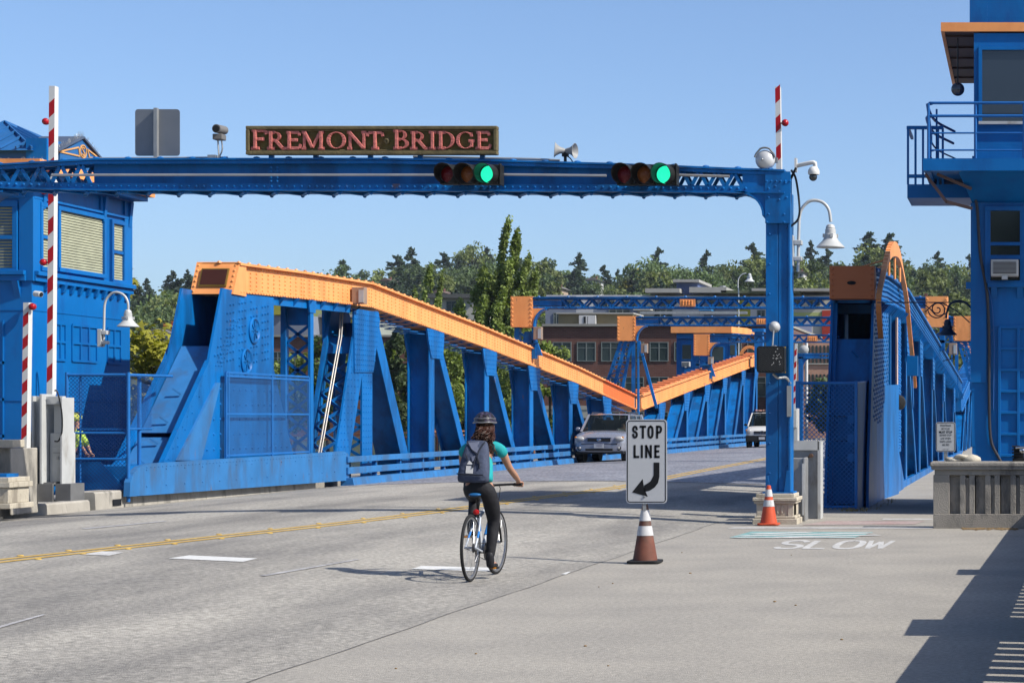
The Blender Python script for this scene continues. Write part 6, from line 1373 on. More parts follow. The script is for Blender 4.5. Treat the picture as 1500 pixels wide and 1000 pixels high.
mb = MB(); mb.prism([(x, Ys, z) for x, z in rrect(A.x, B.z, B.x, A.z, 0.045)], (0, 0.007, 0))
SGW = bpy.data.materials.new('reflective_white_sheet'); SGW.use_nodes = True; t_ = SGW.node_tree; b_ = t_.nodes['Principled BSDF']; b_.inputs['Roughness'].default_value = 0.35
br = t_.nodes.new('ShaderNodeTexBrick'); br.inputs['Scale'].default_value = 1; br.inputs['Brick Width'].default_value = 0.02; br.inputs['Row Height'].default_value = 0.014; br.inputs['Mortar Size'].default_value = 0.0012
br.inputs['Color1'].default_value = (0.44, 0.45, 0.46, 1); br.inputs['Color2'].default_value = (0.47, 0.475, 0.485, 1); br.inputs['Mortar'].default_value = (0.34, 0.35, 0.365, 1)
g_ = t_.nodes.new('ShaderNodeNewGeometry'); mp = t_.nodes.new('ShaderNodeMapping'); mp.inputs['Rotation'].default_value = (rad(90), 0, 0); t_.links.new(g_.outputs['Position'], mp.inputs[0]); t_.links.new(mp.outputs[0], br.inputs['Vector']); t_.links.new(br.outputs['Color'], b_.inputs['Base Color'])
mb.build('panel', SGW, r)
mb = MB(); border(mb, A, B, Ys-0.002, 0.012, 0.010, 0.036); s = F/Ys
def ST(px, py): return P(px, py, Ys)
def strokes(letter, x0, x1, y0, y1, t):      # highway style capitals from even strokes, px box
    W_, H_ = x1-x0, y1-y0; out = []
    L = {'T': [[(0, 0), (1, 0)], [(.5, 0), (.5, 1)]], 'L': [[(0, 0), (0, 1)], [(0, 1), (1, 1)]], 'I': [[(.5, 0), (.5, 1)]], 'N': [[(0, 1), (0, 0)], [(0, 0), (1, 1)], [(1, 1), (1, 0)]],
         'E': [[(0, 0), (0, 1)], [(0, 0), (1, 0)], [(0, .48), (.85, .48)], [(0, 1), (1, 1)]],
         'P': [[(0, 1), (0, 0)], [(0, 0), (.55, 0), (.85, .06), (1, .25), (.85, .46), (.55, .53), (0, .53)]],
         'O': [[(.5, 0), (.85, .07), (1, .3), (1, .7), (.85, .93), (.5, 1), (.15, .93), (0, .7), (0, .3), (.15, .07), (.5, 0)]],
         'S': [[(.97, .22), (.85, .06), (.5, 0), (.13, .07), (0, .25), (.13, .42), (.5, .49), (.87, .57), (1, .75), (.87, .93), (.5, 1), (.13, .94), (.0, .76)]]}[letter]
    for pl_ in L:
        pts = [(x0+t/2+a*(W_-t), y0+t/2+b*(H_-t)) for a, b in pl_]
        if len(pts) > 2: pts = [(v.x, v.y) for v in bez([(a, b, 0) for a, b in pts], 30)]
        out.append(pts)
    return out
def drawst(mb, pl_, t, Y):
    for pts in pl_:
        L_ = []; R_ = []
        for i, (a, b) in enumerate(pts):
            p0, p1 = pts[max(0, i-1)], pts[min(len(pts)-1, i+1)]; dx, dy = p1[0]-p0[0], p1[1]-p0[1]; l_ = math.hypot(dx, dy) or 1; nx, ny = -dy/l_*t/2, dx/l_*t/2
            ex, ey = (dx/l_*t/2, dy/l_*t/2) if i == len(pts)-1 else ((-dx/l_*t/2, -dy/l_*t/2) if i == 0 else (0, 0))
            L_.append(ST(a+nx+ex, b+ny+ey)); R_.append(ST(a-nx+ex, b-ny+ey))
        q = [Vector((v.x, Y, v.z)) for v in L_+R_]; n = len(pts); mb.add(q, [(k, k+1, n+k+1, n+k) for k in range(n-1)])
TH = 3.3; yo = 0.0
for ch, a, b, y0, y1 in (('S', 926, 934.5, 623, 642), ('T', 937, 946.5, 623, 642), ('O', 948.5, 957.5, 623, 642), ('P', 961, 970, 623, 642), ('L', 928, 936.5, 651.5, 670.5), ('I', 938.5, 942, 651.5, 670.5), ('N', 945, 955, 651.5, 670.5), ('E', 958.5, 966.5, 651.5, 670.5)):
    yo += 0.00002; drawst(mb, strokes(ch, a, b, y0, y1, TH), TH, Ys-0.002-yo)
def poly_sign(pts): mb.face([Vector((ST(x, y).x, Ys-0.0026, ST(x, y).z)) for x, y in pts])
sh_ = [(957.5, 677), (966, 677), (966, 699), (964, 708), (958, 715), (949, 719), (951, 711), (956, 705), (957.5, 698)]
poly_sign([(957.5, 677), (966, 677), (966, 698), (957.5, 696)]); poly_sign([(957.5, 696), (966, 698), (964, 707), (959, 713.5), (953, 704.5)]); poly_sign([(953, 704.5), (959, 713.5), (952, 718), (947, 708.5)]); poly_sign([(947, 708.5), (952, 718), (943.5, 720), (943.5, 710.5)])
poly_sign([(926, 720.5), (941.5, 701), (943.6, 715), (949, 727)])
mb.build('lettering', INK, r)
mb = MB(); mb.box((g1.x-0.02, Ys+0.008, 0.62), (g1.x+0.02, Ys+0.04, B.z+0.25)); mb.build('post', GALV, r)
mb = MB(); c = ST(944, 727); mb.lathe((c.x, Ys-0.001, c.z), [(0.014, 0), (0.012, 0.008), (0.001, 0.01)], 8, (0, -1, 0)); mb.build('bolt', GALV, r)
# ================================================================ PEOPLE
def skin(name, V, E, m, parent, root=0, sub=2, org=(0,0,0)):
    """V: list of (x,y,z,r[,r2]); one continuous skinned surface"""
    o_ = Vector(org)-ORG.get(parent.name, Vector((0,0,0)))
    me = bpy.data.meshes.new(name); me.from_pydata([(v[0]+o_.x, v[1]+o_.y, v[2]+o_.z) for v in V], E, [])
    o = bpy.data.objects.new(name, me); COL.objects.link(o); o.parent = parent; ORG[o.name] = ORG.get(parent.name, Vector((0,0,0)))
    md = o.modifiers.new('skin', 'SKIN'); md.use_smooth_shade = True; md.branch_smoothing = 0.6
    if not me.skin_vertices: me.attributes
    for i, v in enumerate(V): sv = me.skin_vertices[0].data[i]; sv.radius = (v[3], v[4] if len(v) > 4 else v[3]); sv.use_root = (i == root)
    s = o.modifiers.new('sub', 'SUBSURF'); s.levels = sub; s.render_levels = sub
    me.materials.append(m); return o
def chains(*cs):
    V, E = [], []; idx = {}
    for c in cs:
        prev = None
        for p in c:
            if isinstance(p, str): cur = idx[p]
            else:
                if isinstance(p[0], str): idx[p[0]] = len(V); p = p[1:]
                cur = len(V); V.append(p)
            if prev is not None: E.append((prev, cur))
            prev = cur
    return V, E
SKIN = mat('skin', (0.50, 0.27, 0.18), 0.5, 0, 0.06, 9); TEE = mat('teal_shirt', (0.015, 0.36, 0.38), 0.8, 0, 0.15, 12, 0.4, 20); PANT = mat('black_leggings', (0.016, 0.016, 0.02), 0.75, 0, 0.3, 14, 0.5, 16)
BX, BYY = -5.65, 20.9; BZ = gz(BX); BO = (BX, BYY, BZ)
rider = thing('person', 'woman in a teal shirt and black leggings riding away, long curly hair under her helmet', 'person', (BX, BYY+0.3, BZ))
V, E = chains([('pel', 0.02, 0.25, 0.99, 0.13, 0.10), ('sp', 0.02, 0.31, 1.14, 0.115, 0.085), ('ch', 0.02, 0.40, 1.29, 0.135, 0.09), ('nk0', 0.015, 0.47, 1.41, 0.07), ('nk', 0.01, 0.51, 1.48, 0.05), ('hd0', 0.0, 0.55, 1.54, 0.06), ('hd', -0.005, 0.57, 1.60, 0.088, 0.095), (-0.005, 0.575, 1.67, 0.07)],
    ['nk0', (0.13, 0.45, 1.385, 0.06), ('shr', 0.195, 0.46, 1.35, 0.056), (0.22, 0.54, 1.24, 0.044), (0.245, 0.615, 1.145, 0.037), (0.27, 0.73, 1.07, 0.037), ('wr', 0.285, 0.84, 1.005, 0.024), ('pr', 0.275, 0.885, 0.985, 0.030, 0.016)],
    ['nk0', (-0.10, 0.45, 1.385, 0.06), ('shl', -0.185, 0.46, 1.35, 0.056), (-0.225, 0.54, 1.24, 0.044), (-0.24, 0.615, 1.145, 0.036), (-0.25, 0.73, 1.07, 0.035), ('wl', -0.27, 0.84, 1.005, 0.024), ('pl', -0.265, 0.885, 0.985, 0.030, 0.016)],
    ['pel', ('hr', 0.10, 0.27, 0.94, 0.10), (0.115, 0.38, 0.77, 0.082), ('kr', 0.115, 0.475, 0.60, 0.058), (0.105, 0.43, 0.42, 0.05), ('ar', 0.10, 0.385, 0.20, 0.034), (0.10, 0.44, 0.15, 0.035), (0.115, 0.54, 0.14, 0.03)],
    ['pel', ('hl', -0.07, 0.27, 0.94, 0.10), (-0.10, 0.45, 0.90, 0.08), ('kl', -0.115, 0.62, 0.82, 0.058), (-0.11, 0.53, 0.68, 0.05), ('al', -0.10, 0.40, 0.53, 0.034), (-0.10, 0.45, 0.48, 0.035), (-0.11, 0.56, 0.47, 0.03)],
    ['hd', (0.05, 0.625, 1.575, 0.028), (0.062, 0.655, 1.572, 0.014)])
def fingers(V, E, palm, cx, cy, cz, sx):      # five fingers closed round the grip: over the top, down in front, back under
    base = len(V)
    for k in range(4):
        x = cx-sx*0.03+sx*k*0.021; L = (0.9, 1.0, 0.96, 0.82)[k]; n = len(V)
        V.extend([(x, cy+0.012, cz+0.020, 0.0095), (x, cy+0.036*L, cz+0.010, 0.009), (x, cy+0.034*L, cz-0.018, 0.0085), (x, cy+0.012, cz-0.028*L, 0.0075)])
        E.extend([(palm, n), (n, n+1), (n+1, n+2), (n+2, n+3)])
    n = len(V); V.extend([(cx-sx*0.035, cy-0.012, cz+0.002, 0.011), (cx-sx*0.055, cy+0.012, cz-0.012, 0.0095), (cx-sx*0.055, cy+0.026, cz-0.024, 0.008)]); E.extend([(palm, n), (n, n+1), (n+1, n+2)])
names = {}
def find(V, x, y, z): return min(range(len(V)), key=lambda i: (V[i][0]-x)**2+(V[i][1]-y)**2+(V[i][2]-z)**2)
pr_ = find(V, 0.275, 0.885, 0.985); fingers(V, E, pr_, 0.275, 0.905, 0.968, 1)
pl_ = find(V, -0.265, 0.885, 0.985); fingers(V, E, pl_, -0.265, 0.905, 0.968, -1)
body = skin('body', V, E, SKIN, rider, 0, 2, BO)
V, E = chains([('pel', 0.02, 0.26, 0.985, 0.155, 0.125), (0.02, 0.28, 1.06, 0.152, 0.118), ('sp', 0.02, 0.315, 1.14, 0.138, 0.104), ('ch', 0.02, 0.40, 1.29, 0.15, 0.105), ('nk0', 0.015, 0.46, 1.395, 0.09, 0.075), (0.012, 0.49, 1.43, 0.06)],
    ['nk0', (0.13, 0.45, 1.375, 0.076), (0.195, 0.465, 1.335, 0.072), (0.222, 0.515, 1.265, 0.058)], ['nk0', (-0.10, 0.45, 1.375, 0.076), (-0.185, 0.465, 1.335, 0.072), (-0.222, 0.515, 1.265, 0.058)])
skin('shirt', V, E, TEE, rider, 0, 2, BO)
V, E = chains([('pel', 0.02, 0.24, 0.985, 0.16, 0.135), (0.02, 0.28, 1.07, 0.135, 0.105)],
    ['pel', (0.105, 0.27, 0.945, 0.118), (0.118, 0.38, 0.77, 0.093), (0.118, 0.475, 0.60, 0.068), (0.108, 0.43, 0.42, 0.062), (0.102, 0.385, 0.21, 0.044)],
    ['pel', (-0.075, 0.27, 0.945, 0.118), (-0.105, 0.45, 0.90, 0.092), (-0.12, 0.62, 0.815, 0.067), (-0.112, 0.53, 0.68, 0.058), (-0.102, 0.40, 0.53, 0.044)])
skin('leggings', V, E, PANT, rider, 0, 2, BO)
SHOE = mat('dark_shoe', (0.02, 0.02, 0.024), 0.5)
for a, z0, y0 in ((0.10, 0.19, 0.385), (-0.10, 0.52, 0.40)):
    V, E = chains([(a, y0, z0+0.10, 0.040), (a, y0-0.005, z0, 0.046), (a, y0+0.02, z0-0.055, 0.042, 0.036), (a+0.005, y0+0.10, z0-0.055, 0.044, 0.034), (a+0.012, y0+0.19, z0-0.06, 0.035, 0.022)]); skin('shoe', V, E, SHOE, rider, 1, 2, BO)
# hair: many wavy strands
HAIR = mat('brown_hair', (0.055, 0.022, 0.014), 0.5, 0, 0.3, 30); mb = MB()
for i in range(210):
    a = R.uniform(-2.6, 0.35); r0 = 0.095; x0 = -0.005+r0*math.cos(a); y0 = 0.575+r0*math.sin(a)*0.95; z0 = R.uniform(1.53, 1.61)
    side = R.random(); tx = (0.085+R.gauss(0, 0.022)) if side < 0.55 else (0.0+R.gauss(0, 0.04)); L = R.uniform(0.14, 0.29) if side < 0.55 else R.uniform(0.08, 0.14)
    ph = R.uniform(0, 6); pts = []
    for k in range(9):
        t = k/8; x = x0+(tx-x0)*min(1, t*1.5); y = y0+(0.36-y0)*min(1, t*1.25)*0.95; wv = 0.012*t+0.004
        pts.append(Vector(BO)+Vector((x+wv*math.sin(ph+t*15), y+wv*math.cos(ph+t*13), z0-L*t)))
    mb.tube(pts, [0.007, 0.008, 0.008, 0.008, 0.008, 0.007, 0.006, 0.005, 0.003], 4)
mb.build('hair', HAIR, rider, smooth=70)
mb = MB(); mb.tube([Vector(BO)+Vector((x, 0.465, 1.525+0.008*math.sin(x*60))) for x in (-0.05, -0.02, 0.01, 0.045)], 0.008, 6); mb.build('hair_tie', mat('lilac_tie', (0.6, 0.5, 0.62), 0.6), rider, smooth=60)
# helmet shell with ridges
HELM = mat('helmet_black', (0.06, 0.045, 0.085), 0.3, 0, 0.9, 45, dirt=(0.02, 0.02, 0.02), dscale=30, dth=0.5)
c = Vector(BO)+Vector((-0.003, 0.585, 1.635)); mb = MB(); N, M2 = 28, 10; vs = []
for j in range(M2+1):
    t = math.pi*0.5*j/M2*1.12-0.18
    for i in range(N):
        a = 2*math.pi*i/N; rr = 1.0-(0.09 if i % 4 in (1, 2) and 2 < j < 9 else 0); vs.append(c+Vector((0.112*rr*math.cos(t)*math.cos(a), 0.142*rr*math.cos(t)*math.sin(a), 0.105*rr*math.sin(t))))
mb.add(vs, [(j*N+i, j*N+(i+1) % N, (j+1)*N+(i+1) % N, (j+1)*N+i) for j in range(M2) for i in range(N)]+[tuple(M2*N+i for i in range(N))])
hm = mb.build('helmet', HELM, rider, smooth=40)
mb = MB()
for z, s_, w in ((-0.012, 1.02, 0.009), (0.03, 1.0, 0.007)):
    q = [c+Vector((0.115*s_*math.cos(a)*(1 if z < 0.02 else 0.94), 0.145*s_*math.sin(a)*(1 if z < 0.02 else 0.94), z+0.004*math.sin(a*5))) for a in [rad(180+k*12) for k in range(16)]]; mb.tube(q, w, 6)
mb.build('helmet_band', mat('helmet_silver', (0.2, 0.2, 0.21), 0.3, 0.3), hm, smooth=60)
# backpack
bp = thing('backpack', 'dark slate blue roll top backpack with a pale patch on the cyclist\'s back', 'backpack', tuple(Vector(BO)+Vector((-0.02, 0.22, 1.0))))
BPM = mat('slate_fabric', (0.06, 0.075, 0.125), 0.8, 0, 0.2, 16, 0.6, 22); NAV = mat('navy_webbing', (0.015, 0.02, 0.035), 0.8)
mb = MB(); sec = [(0.0, 0.25, 1.00, 0.150, 0.06), (0.0, 0.235, 1.02, 0.165, 0.085), (0.0, 0.245, 1.10, 0.163, 0.092), (0.003, 0.275, 1.20, 0.150, 0.09), (0.005, 0.31, 1.30, 0.135, 0.082), (0.005, 0.35, 1.375, 0.118, 0.065), (0.0, 0.375, 1.42, 0.105, 0.04), (-0.01, 0.385, 1.44, 0.09, 0.018)]
vs = []; N = 20
for (x, y, z, a, b) in sec:
    for i in range(N): t = 2*math.pi*i/N; cc, ss = math.cos(t), math.sin(t); pw = 0.62; vs.append(Vector(BO)+Vector((-0.025+x+a*math.copysign(abs(cc)**pw, cc), y-0.02+b*math.copysign(abs(ss)**pw, ss), z+0.006*math.sin(7*t+z*40))))
mb.add(vs, [(j*N+i, j*N+(i+1) % N, (j+1)*N+(i+1) % N, (j+1)*N+i) for j in range(len(sec)-1) for i in range(N)]+[tuple(range(N-1, -1, -1)), tuple((len(sec)-1)*N+i for i in range(N))])
o = mb.build('bag', BPM, bp, smooth=60); s_ = o.modifiers.new('sub', 'SUBSURF'); s_.levels = 1; s_.render_levels = 1
def bq(x, z, off=0.0):   # point on the back face of the bag
    for (a, b) in zip(sec[:-1], sec[1:]):
        if a[2] <= z <= b[2]: t = (z-a[2])/(b[2]-a[2]); return Vector(BO)+Vector((-0.025+x, a[1]-0.02-a[4]+(b[1]-b[4]-a[1]+a[4])*t-0.002-off, z))
    return Vector(BO)+Vector((x, 0.2, z))
mb = MB(); mb.prism([bq(-0.06, 1.105), bq(0.012, 1.10), bq(0.012, 1.175), bq(-0.06, 1.18)], (0, 0.01, 0)); mb.prism([bq(-0.055, 1.195), bq(0.012, 1.19), bq(-0.01, 1.215), bq(-0.035, 1.232)], (0, 0.01, 0)); mb.build('patch', mat('pale_patch', (0.6, 0.6, 0.6), 0.6), bp)
mb = MB()
for pts in ([(-0.10, 1.43), (-0.03, 1.35), (0.04, 1.29)], [(0.09, 1.42), (0.05, 1.33), (0.045, 1.27), (0.055, 1.20)], [(0.04, 1.29), (0.02, 1.22), (0.008, 1.16)], [(0.045, 1.27), (0.075, 1.2), (0.08, 1.15)], [(-0.15, 1.1), (-0.05, 1.09), (0.12, 1.085)], [(-0.08, 1.30), (-0.05, 1.24)]):
    mb.tube([bq(x, z, 0.006) for x, z in pts], 0.007, 5)
mb.build('strap', NAV, bp, smooth=60)
mb = MB(); mb.prism([bq(-0.10, 1.41, .004), bq(0.03, 1.425, .004), bq(0.05, 1.30, .008), bq(-0.02, 1.345, .008)], (0, 0.012, 0)); mb.prism([bq(-0.02, 1.27, .004), bq(0.035, 1.29, .004), bq(0.03, 1.235, .008), bq(-0.005, 1.22, .008)], (0, 0.01, 0)); mb.build('flap', mat('slate_light', (0.14, 0.155, 0.22), 0.8, 0, 0.15, 14), bp, bevel=0.006)
# ---------------- bicycle
bk = thing('bicycle', 'white and blue hybrid bicycle under the cyclist', 'bicycle', BO)
def B_(x, y, z): return Vector(BO)+Vector((x, y, z))
TYRE = mat('tyre_rubber', (0.02, 0.02, 0.021), 0.8); ALU = mat('bright_alloy', (0.55, 0.56, 0.58), 0.3, 0.8); FRM = mat('white_frame', (0.62, 0.66, 0.72), 0.3); FRB = mat('blue_frame', (0.03, 0.22, 0.62), 0.3)
for y, st in ((0.0, 0.0), (1.02, rad(-4))):
    c = B_(0, y, 0.345); Rm = Matrix.Rotation(st, 3, 'Z')
    def wp(a, r, x=0): return c+Rm @ Vector((x, r*math.cos(a), r*math.sin(a)))
    tm = MB(); n, k = 48, 8; vs = [c+Rm @ Vector((0.017*math.sin(2*math.pi*j/k), (0.328+0.017*math.cos(2*math.pi*j/k))*math.cos(2*math.pi*i/n), (0.328+0.017*math.cos(2*math.pi*j/k))*math.sin(2*math.pi*i/n))) for i in range(n) for j in range(k)]
    tm.add(vs, [(i*k+j, ((i+1) % n)*k+j, ((i+1) % n)*k+(j+1) % k, i*k+(j+1) % k) for i in range(n) for j in range(k)])
    w = tm.build('wheel', TYRE, bk, smooth=60)
    rm = MB()
    for i in range(n):
        a, b = 2*math.pi*i/n, 2*math.pi*(i+1)/n; rm.add([wp(a, 0.315, -0.010), wp(b, 0.315, -0.010), wp(b, 0.315, 0.010), wp(a, 0.315, 0.010), wp(a, 0.295, -0.008), wp(b, 0.295, -0.008), wp(b, 0.295, 0.008), wp(a, 0.295, 0.008)], [(0, 1, 5, 4), (3, 7, 6, 2), (4, 5, 6, 7)])
    rm.build('rim', ALU, w)
    sm = MB()
    for i in range(28): a = 2*math.pi*i/28; sm.cyl(wp(a+0.5*(1 if i % 2 else -1), 0.018, 0.03*(1 if i % 4 < 2 else -1)), wp(a, 0.298), 0.0012, n=3, cap=False)
    sm.cyl(wp(0, 0, -0.05), wp(0, 0, 0.05), 0.014, n=10); sm.build('spokes', ALU, w)
def tb(name, segs, m):
    mb = MB()
    for s_ in segs: mb.tube([B_(*p) for p in s_[:-1]], s_[-1], 8)
    return mb.build(name, m, bk, smooth=60)
tb('frame', [((0, .43, .28), (0, .31, .66), .016), ((0, .33, .64), (0, .86, .80), .018), ((0, .43, .28), (0, .89, .68), .021), ((0, .90, .62), (0, .855, .83), .02)], FRM)
tb('seat_stay', [((-.05, 0, .345), (-.045, .15, .48), (-.02, .31, .64), .010), ((.05, 0, .345), (.045, .15, .48), (.02, .31, .64), .010), ((-.055, 0, .345), (-.04, .2, .31), (-.02, .41, .28), .011), ((.055, 0, .345), (.04, .2, .31), (.02, .41, .28), .011)], FRM)
tb('frame_stripe', [((-.048, .10, .44), (-.042, .17, .50), .0115), ((.048, .10, .44), (.042, .17, .50), .0115), ((0, .60, .44), (0, .80, .607), .0222), ((0, .36, .50), (0, .33, .60), .0168)], FRB)
tb('fork', [((-.055, 1.02, .345), (-.05, .95, .55), (-.02, .905, .64), .013), ((.055, 1.02, .345), (.05, .95, .55), (.02, .905, .64), .013)], BLACK)
tb('seat_post', [((0, .31, .64), (0, .255, .86), .0135), ((0, .855, .83), (0, .86, .93), (0, .92, .95), .015)], BLACK)
tb('handlebar', [((-.31, .88, .965), (-.2, .905, .965), (0, .925, .955), (.2, .905, .965), (.31, .88, .965), .0125), ((.31, .88, .965), (.22, .90, .965), .017), ((-.31, .88, .965), (-.22, .90, .965), .017), ((.2, .93, .955), (.3, .945, .94), .006), ((-.2, .93, .955), (-.3, .945, .94), .006), ((.05, .93, .96), (.05, 1.0, .92), (.03, .99, .75), .004), ((-.05, .93, .96), (-.09, 1.02, .93), (-.02, .97, .72), .004)], BLACK)
mb = MB(); q = [(0, -.02, .07), (0.02, -.0, .075), (.06, .04, .065), (.12, .06, .045), (.19, .08, .025), (.26, .085, .02)]
vs = []; 
for (yy_, z, w) in [(.13, .882, .045), (.15, .885, .075), (.20, .885, .07), (.26, .882, .035), (.36, .88, .018)]: vs += [B_(-w, yy_, z-.02), B_(w, yy_, z-.02), B_(w*.9, yy_, z+.015), B_(-w*.9, yy_, z+.015)]
mb.add(vs, [(0, 1, 2, 3)]+[(i*4+j, (i+1)*4+j, (i+1)*4+(j+1) % 4, i*4+(j+1) % 4) for i in range(4) for j in range(4)]); o = mb.build('saddle', mat('saddle_blue', (0.02, 0.16, 0.42), 0.5), bk, smooth=60); o.modifiers.new('sub', 'SUBSURF').levels = 1
mb = MB(); mb.box(B_(-.06, .125, .845), B_(.06, .2, .866)); mb.build('saddle_base', BLACK, bk, bevel=0.008)
mb = MB(); mb.lathe(B_(-.005, .245, .70), [(.03, 0), (.028, .02), (.001, .028)], 14, (0, -1, 0)); mb.build('rear_light', mat('tail_light', (0.55, 0.02, 0.02), 0.2), bk, smooth=50)
mb = MB(); mb.cyl(B_(-.06, .43, .28), B_(.06, .43, .28), .02, n=10)
for k, rr in enumerate((.05, .042, .035, .028)): mb.cyl(B_(.028+k*.005, 0, .345), B_(.031+k*.005, 0, .345), rr, n=18)
mb.cyl(B_(.045, .43, .28), B_(.05, .43, .28), .09, n=24); mb.beam(B_(.07, .43, .28), B_(.085, .47, .115), .022, .014, (1, 0, 0)); mb.beam(B_(-.07, .43, .28), B_(-.085, .39, .445), .022, .014, (1, 0, 0))
mb.tube([B_(.047, 0, .39), B_(.047, .43, .37)], .004, 4); mb.tube([B_(.05, .02, .27), B_(.05, .43, .19)], .004, 4); mb.tube([B_(.05, 0.0, .33), B_(.055, .03, .27), B_(.055, .0, .20)], .012, 6)
mb.build('crankset', mat('drive_metal', (0.2, 0.2, 0.21), 0.35, 0.8), bk, smooth=40)
for sx, yy_, z in ((.125, .47, .11), (-.125, .39, .44)):
    mb = MB(); mb.box(B_(sx-.04, yy_-.04, z-.012), B_(sx+.04, yy_+.05, z+.012)); pd = mb.build('pedal', BLACK, bk, bevel=0.004); mb = MB(); mb.box(B_(sx-.03, yy_-.045, z-.009), B_(sx+.03, yy_-.041, z+.009)); mb.build('reflector', mat('amber_reflector', (0.75, 0.28, 0.02), 0.2), pd)
# ---------------- person behind the left fence
HV = mat('hi_vis_yellow', (0.50, 0.68, 0.09), 0.7, 0, 0.1, 8, 0.4, 14); NVY = mat('navy_trousers', (0.02, 0.03, 0.06), 0.8)
YW = 41.0; wx = P(112, 0, YW).x; WO = (wx, YW, 0.10); wk = thing('person', 'person in a yellow helmet and hi-vis jacket leaning forward behind the left chain link fence', 'person', WO)
V, E = chains([('pel', -0.14, 0, 0.92, 0.12), (-0.07, 0, 1.08, 0.12), ('ch', 0.02, 0, 1.28, 0.13), ('nk', 0.03, -0.01, 1.42, 0.06), (0.02, -0.02, 1.49, 0.055), ('hd', 0.0, -0.03, 1.58, 0.085, 0.09), (0.0, -0.03, 1.66, 0.07)],
    ['ch', (0.08, -0.17, 1.33, 0.055), (0.16, -0.2, 1.12, 0.042), ('w1', 0.24, -0.15, 0.93, 0.028), (0.27, -0.14, 0.88, 0.03, 0.016)], ['ch', (-0.02, 0.17, 1.33, 0.055), (0.1, 0.2, 1.12, 0.042), (0.2, 0.16, 0.93, 0.028), (0.23, 0.15, 0.88, 0.03, 0.016)],
    ['pel', (-0.12, -0.1, 0.85, 0.09), (-0.02, -0.1, 0.48, 0.06), (-0.12, -0.1, 0.1, 0.04), (0.02, -0.12, 0.05, 0.03)], ['pel', (-0.15, 0.1, 0.85, 0.09), (-0.12, 0.1, 0.48, 0.06), (-0.22, 0.1, 0.1, 0.04), (-0.08, 0.12, 0.05, 0.03)])
for i0, (cx, cy, cz) in ((find(V, 0.27, -0.14, 0.88), (0.27, -0.14, 0.88)), (find(V, 0.23, 0.15, 0.88), (0.23, 0.15, 0.88))): fingers(V, E, i0, cx, cy+.02, cz-.03, 1)
skin('body', V, E, SKIN, wk, 0, 1, WO)
V, E = chains([('pel', -0.13, 0, 0.95, 0.145), (-0.07, 0, 1.08, 0.145), ('ch', 0.02, 0, 1.28, 0.155), (0.03, -0.01, 1.40, 0.08)], ['ch', (0.08, -0.17, 1.33, 0.075), (0.15, -0.2, 1.14, 0.06), (0.2, -0.17, 1.02, 0.05)], ['ch', (-0.02, 0.17, 1.33, 0.075), (0.08, 0.2, 1.14, 0.06), (0.15, 0.18, 1.02, 0.05)]); skin('jacket', V, E, HV, wk, 0, 1, WO)
V, E = chains([('pel', -0.14, 0, 0.92, 0.135)], ['pel', (-0.12, -0.1, 0.84, 0.105), (-0.02, -0.1, 0.48, 0.072), (-0.12, -0.1, 0.14, 0.055)], ['pel', (-0.15, 0.1, 0.84, 0.105), (-0.12, 0.1, 0.48, 0.072), (-0.22, 0.1, 0.14, 0.055)]); skin('trousers', V, E, NVY, wk, 0, 1, WO)
mb = MB(); c = Vector(WO)+Vector((0, -0.03, 1.62)); mb.sph(c, 0.118, 18, 10, (1.0, 1.15, 0.85)); o = mb.build('helmet', mat('helmet_yellow', (0.68, 0.72, 0.12), 0.4), wk, smooth=60)
mb = MB()
for k in range(4): mb.tube([c+Vector((0.122*math.cos(a), -0.07+k*0.045-0.02, 0.095*math.sin(a)+0.0)) for a in [rad(20+i*14) for i in range(11)]], 0.008, 5)
mb.build('helmet_vent', BLACK, o, smooth=60)
# ================================================================ VEHICLES
def loft(mb, rings):
    n = len(rings[0]); vs = [p for r_ in rings for p in r_]
    return mb.add(vs, [(j*n+i, j*n+(i+1) % n, (j+1)*n+(i+1) % n, (j+1)*n+i) for j in range(len(rings)-1) for i in range(n)]+[tuple(range(n-1, -1, -1)), tuple((len(rings)-1)*n+i for i in range(n))])
CG = bpy.data.materials.new('car_glass'); CG.use_nodes = True; t_ = CG.node_tree; b_ = t_.nodes['Principled BSDF']; b_.inputs['Base Color'].default_value = (0.01, 0.014, 0.014, 1); b_.inputs['Roughness'].default_value = 0.03
tr_ = t_.nodes.new('ShaderNodeBsdfTransparent'); tr_.inputs[0].default_value = (0.55, 0.62, 0.6, 1); mx_ = t_.nodes.new('ShaderNodeMixShader'); mx_.inputs[0].default_value = 0.45; t_.links.new(tr_.outputs[0], mx_.inputs[1]); t_.links.new(b_.outputs[0], mx_.inputs[2]); t_.links.new(mx_.outputs[0], t_.nodes['Material Output'].inputs[0])
def carpaint(n, c, r=0.3, m=0.0):
    q = mat(n, c, r, m, 0.03, 0.5); q.node_tree.nodes['Principled BSDF'].inputs['Coat Weight'].default_value = 0.6; return q
HLG = glass('headlamp_glass', (0.42, 0.42, 0.42), 0.08); AMB = mat('indicator_orange', (0.6, 0.2, 0.03), 0.3); CHR = mat('car_chrome', (0.7, 0.7, 0.72), 0.15, 1.0)
def wheel(r, x, y, rr, w):
    mb = MB(); mb.lathe((x, y, rr), [(rr*.7, -w/2), (rr*.93, -w/2), (rr, -w/2+.03), (rr, w/2-.03), (rr*.93, w/2), (rr*.7, w/2)], 28, (1, 0, 0)); wh = mb.build('wheel', TYRE, r, smooth=40)
    sx = 1 if x > 0 else -1; mb = MB(); mb.lathe((x+sx*(w/2-.03), y, rr), [(rr*.68, -.05), (rr*.68, .01), (rr*.6, .0), (rr*.2, .015), (.001, .02)], 24, (sx, 0, 0))
    mb.build('rim', GALV, wh, smooth=40)
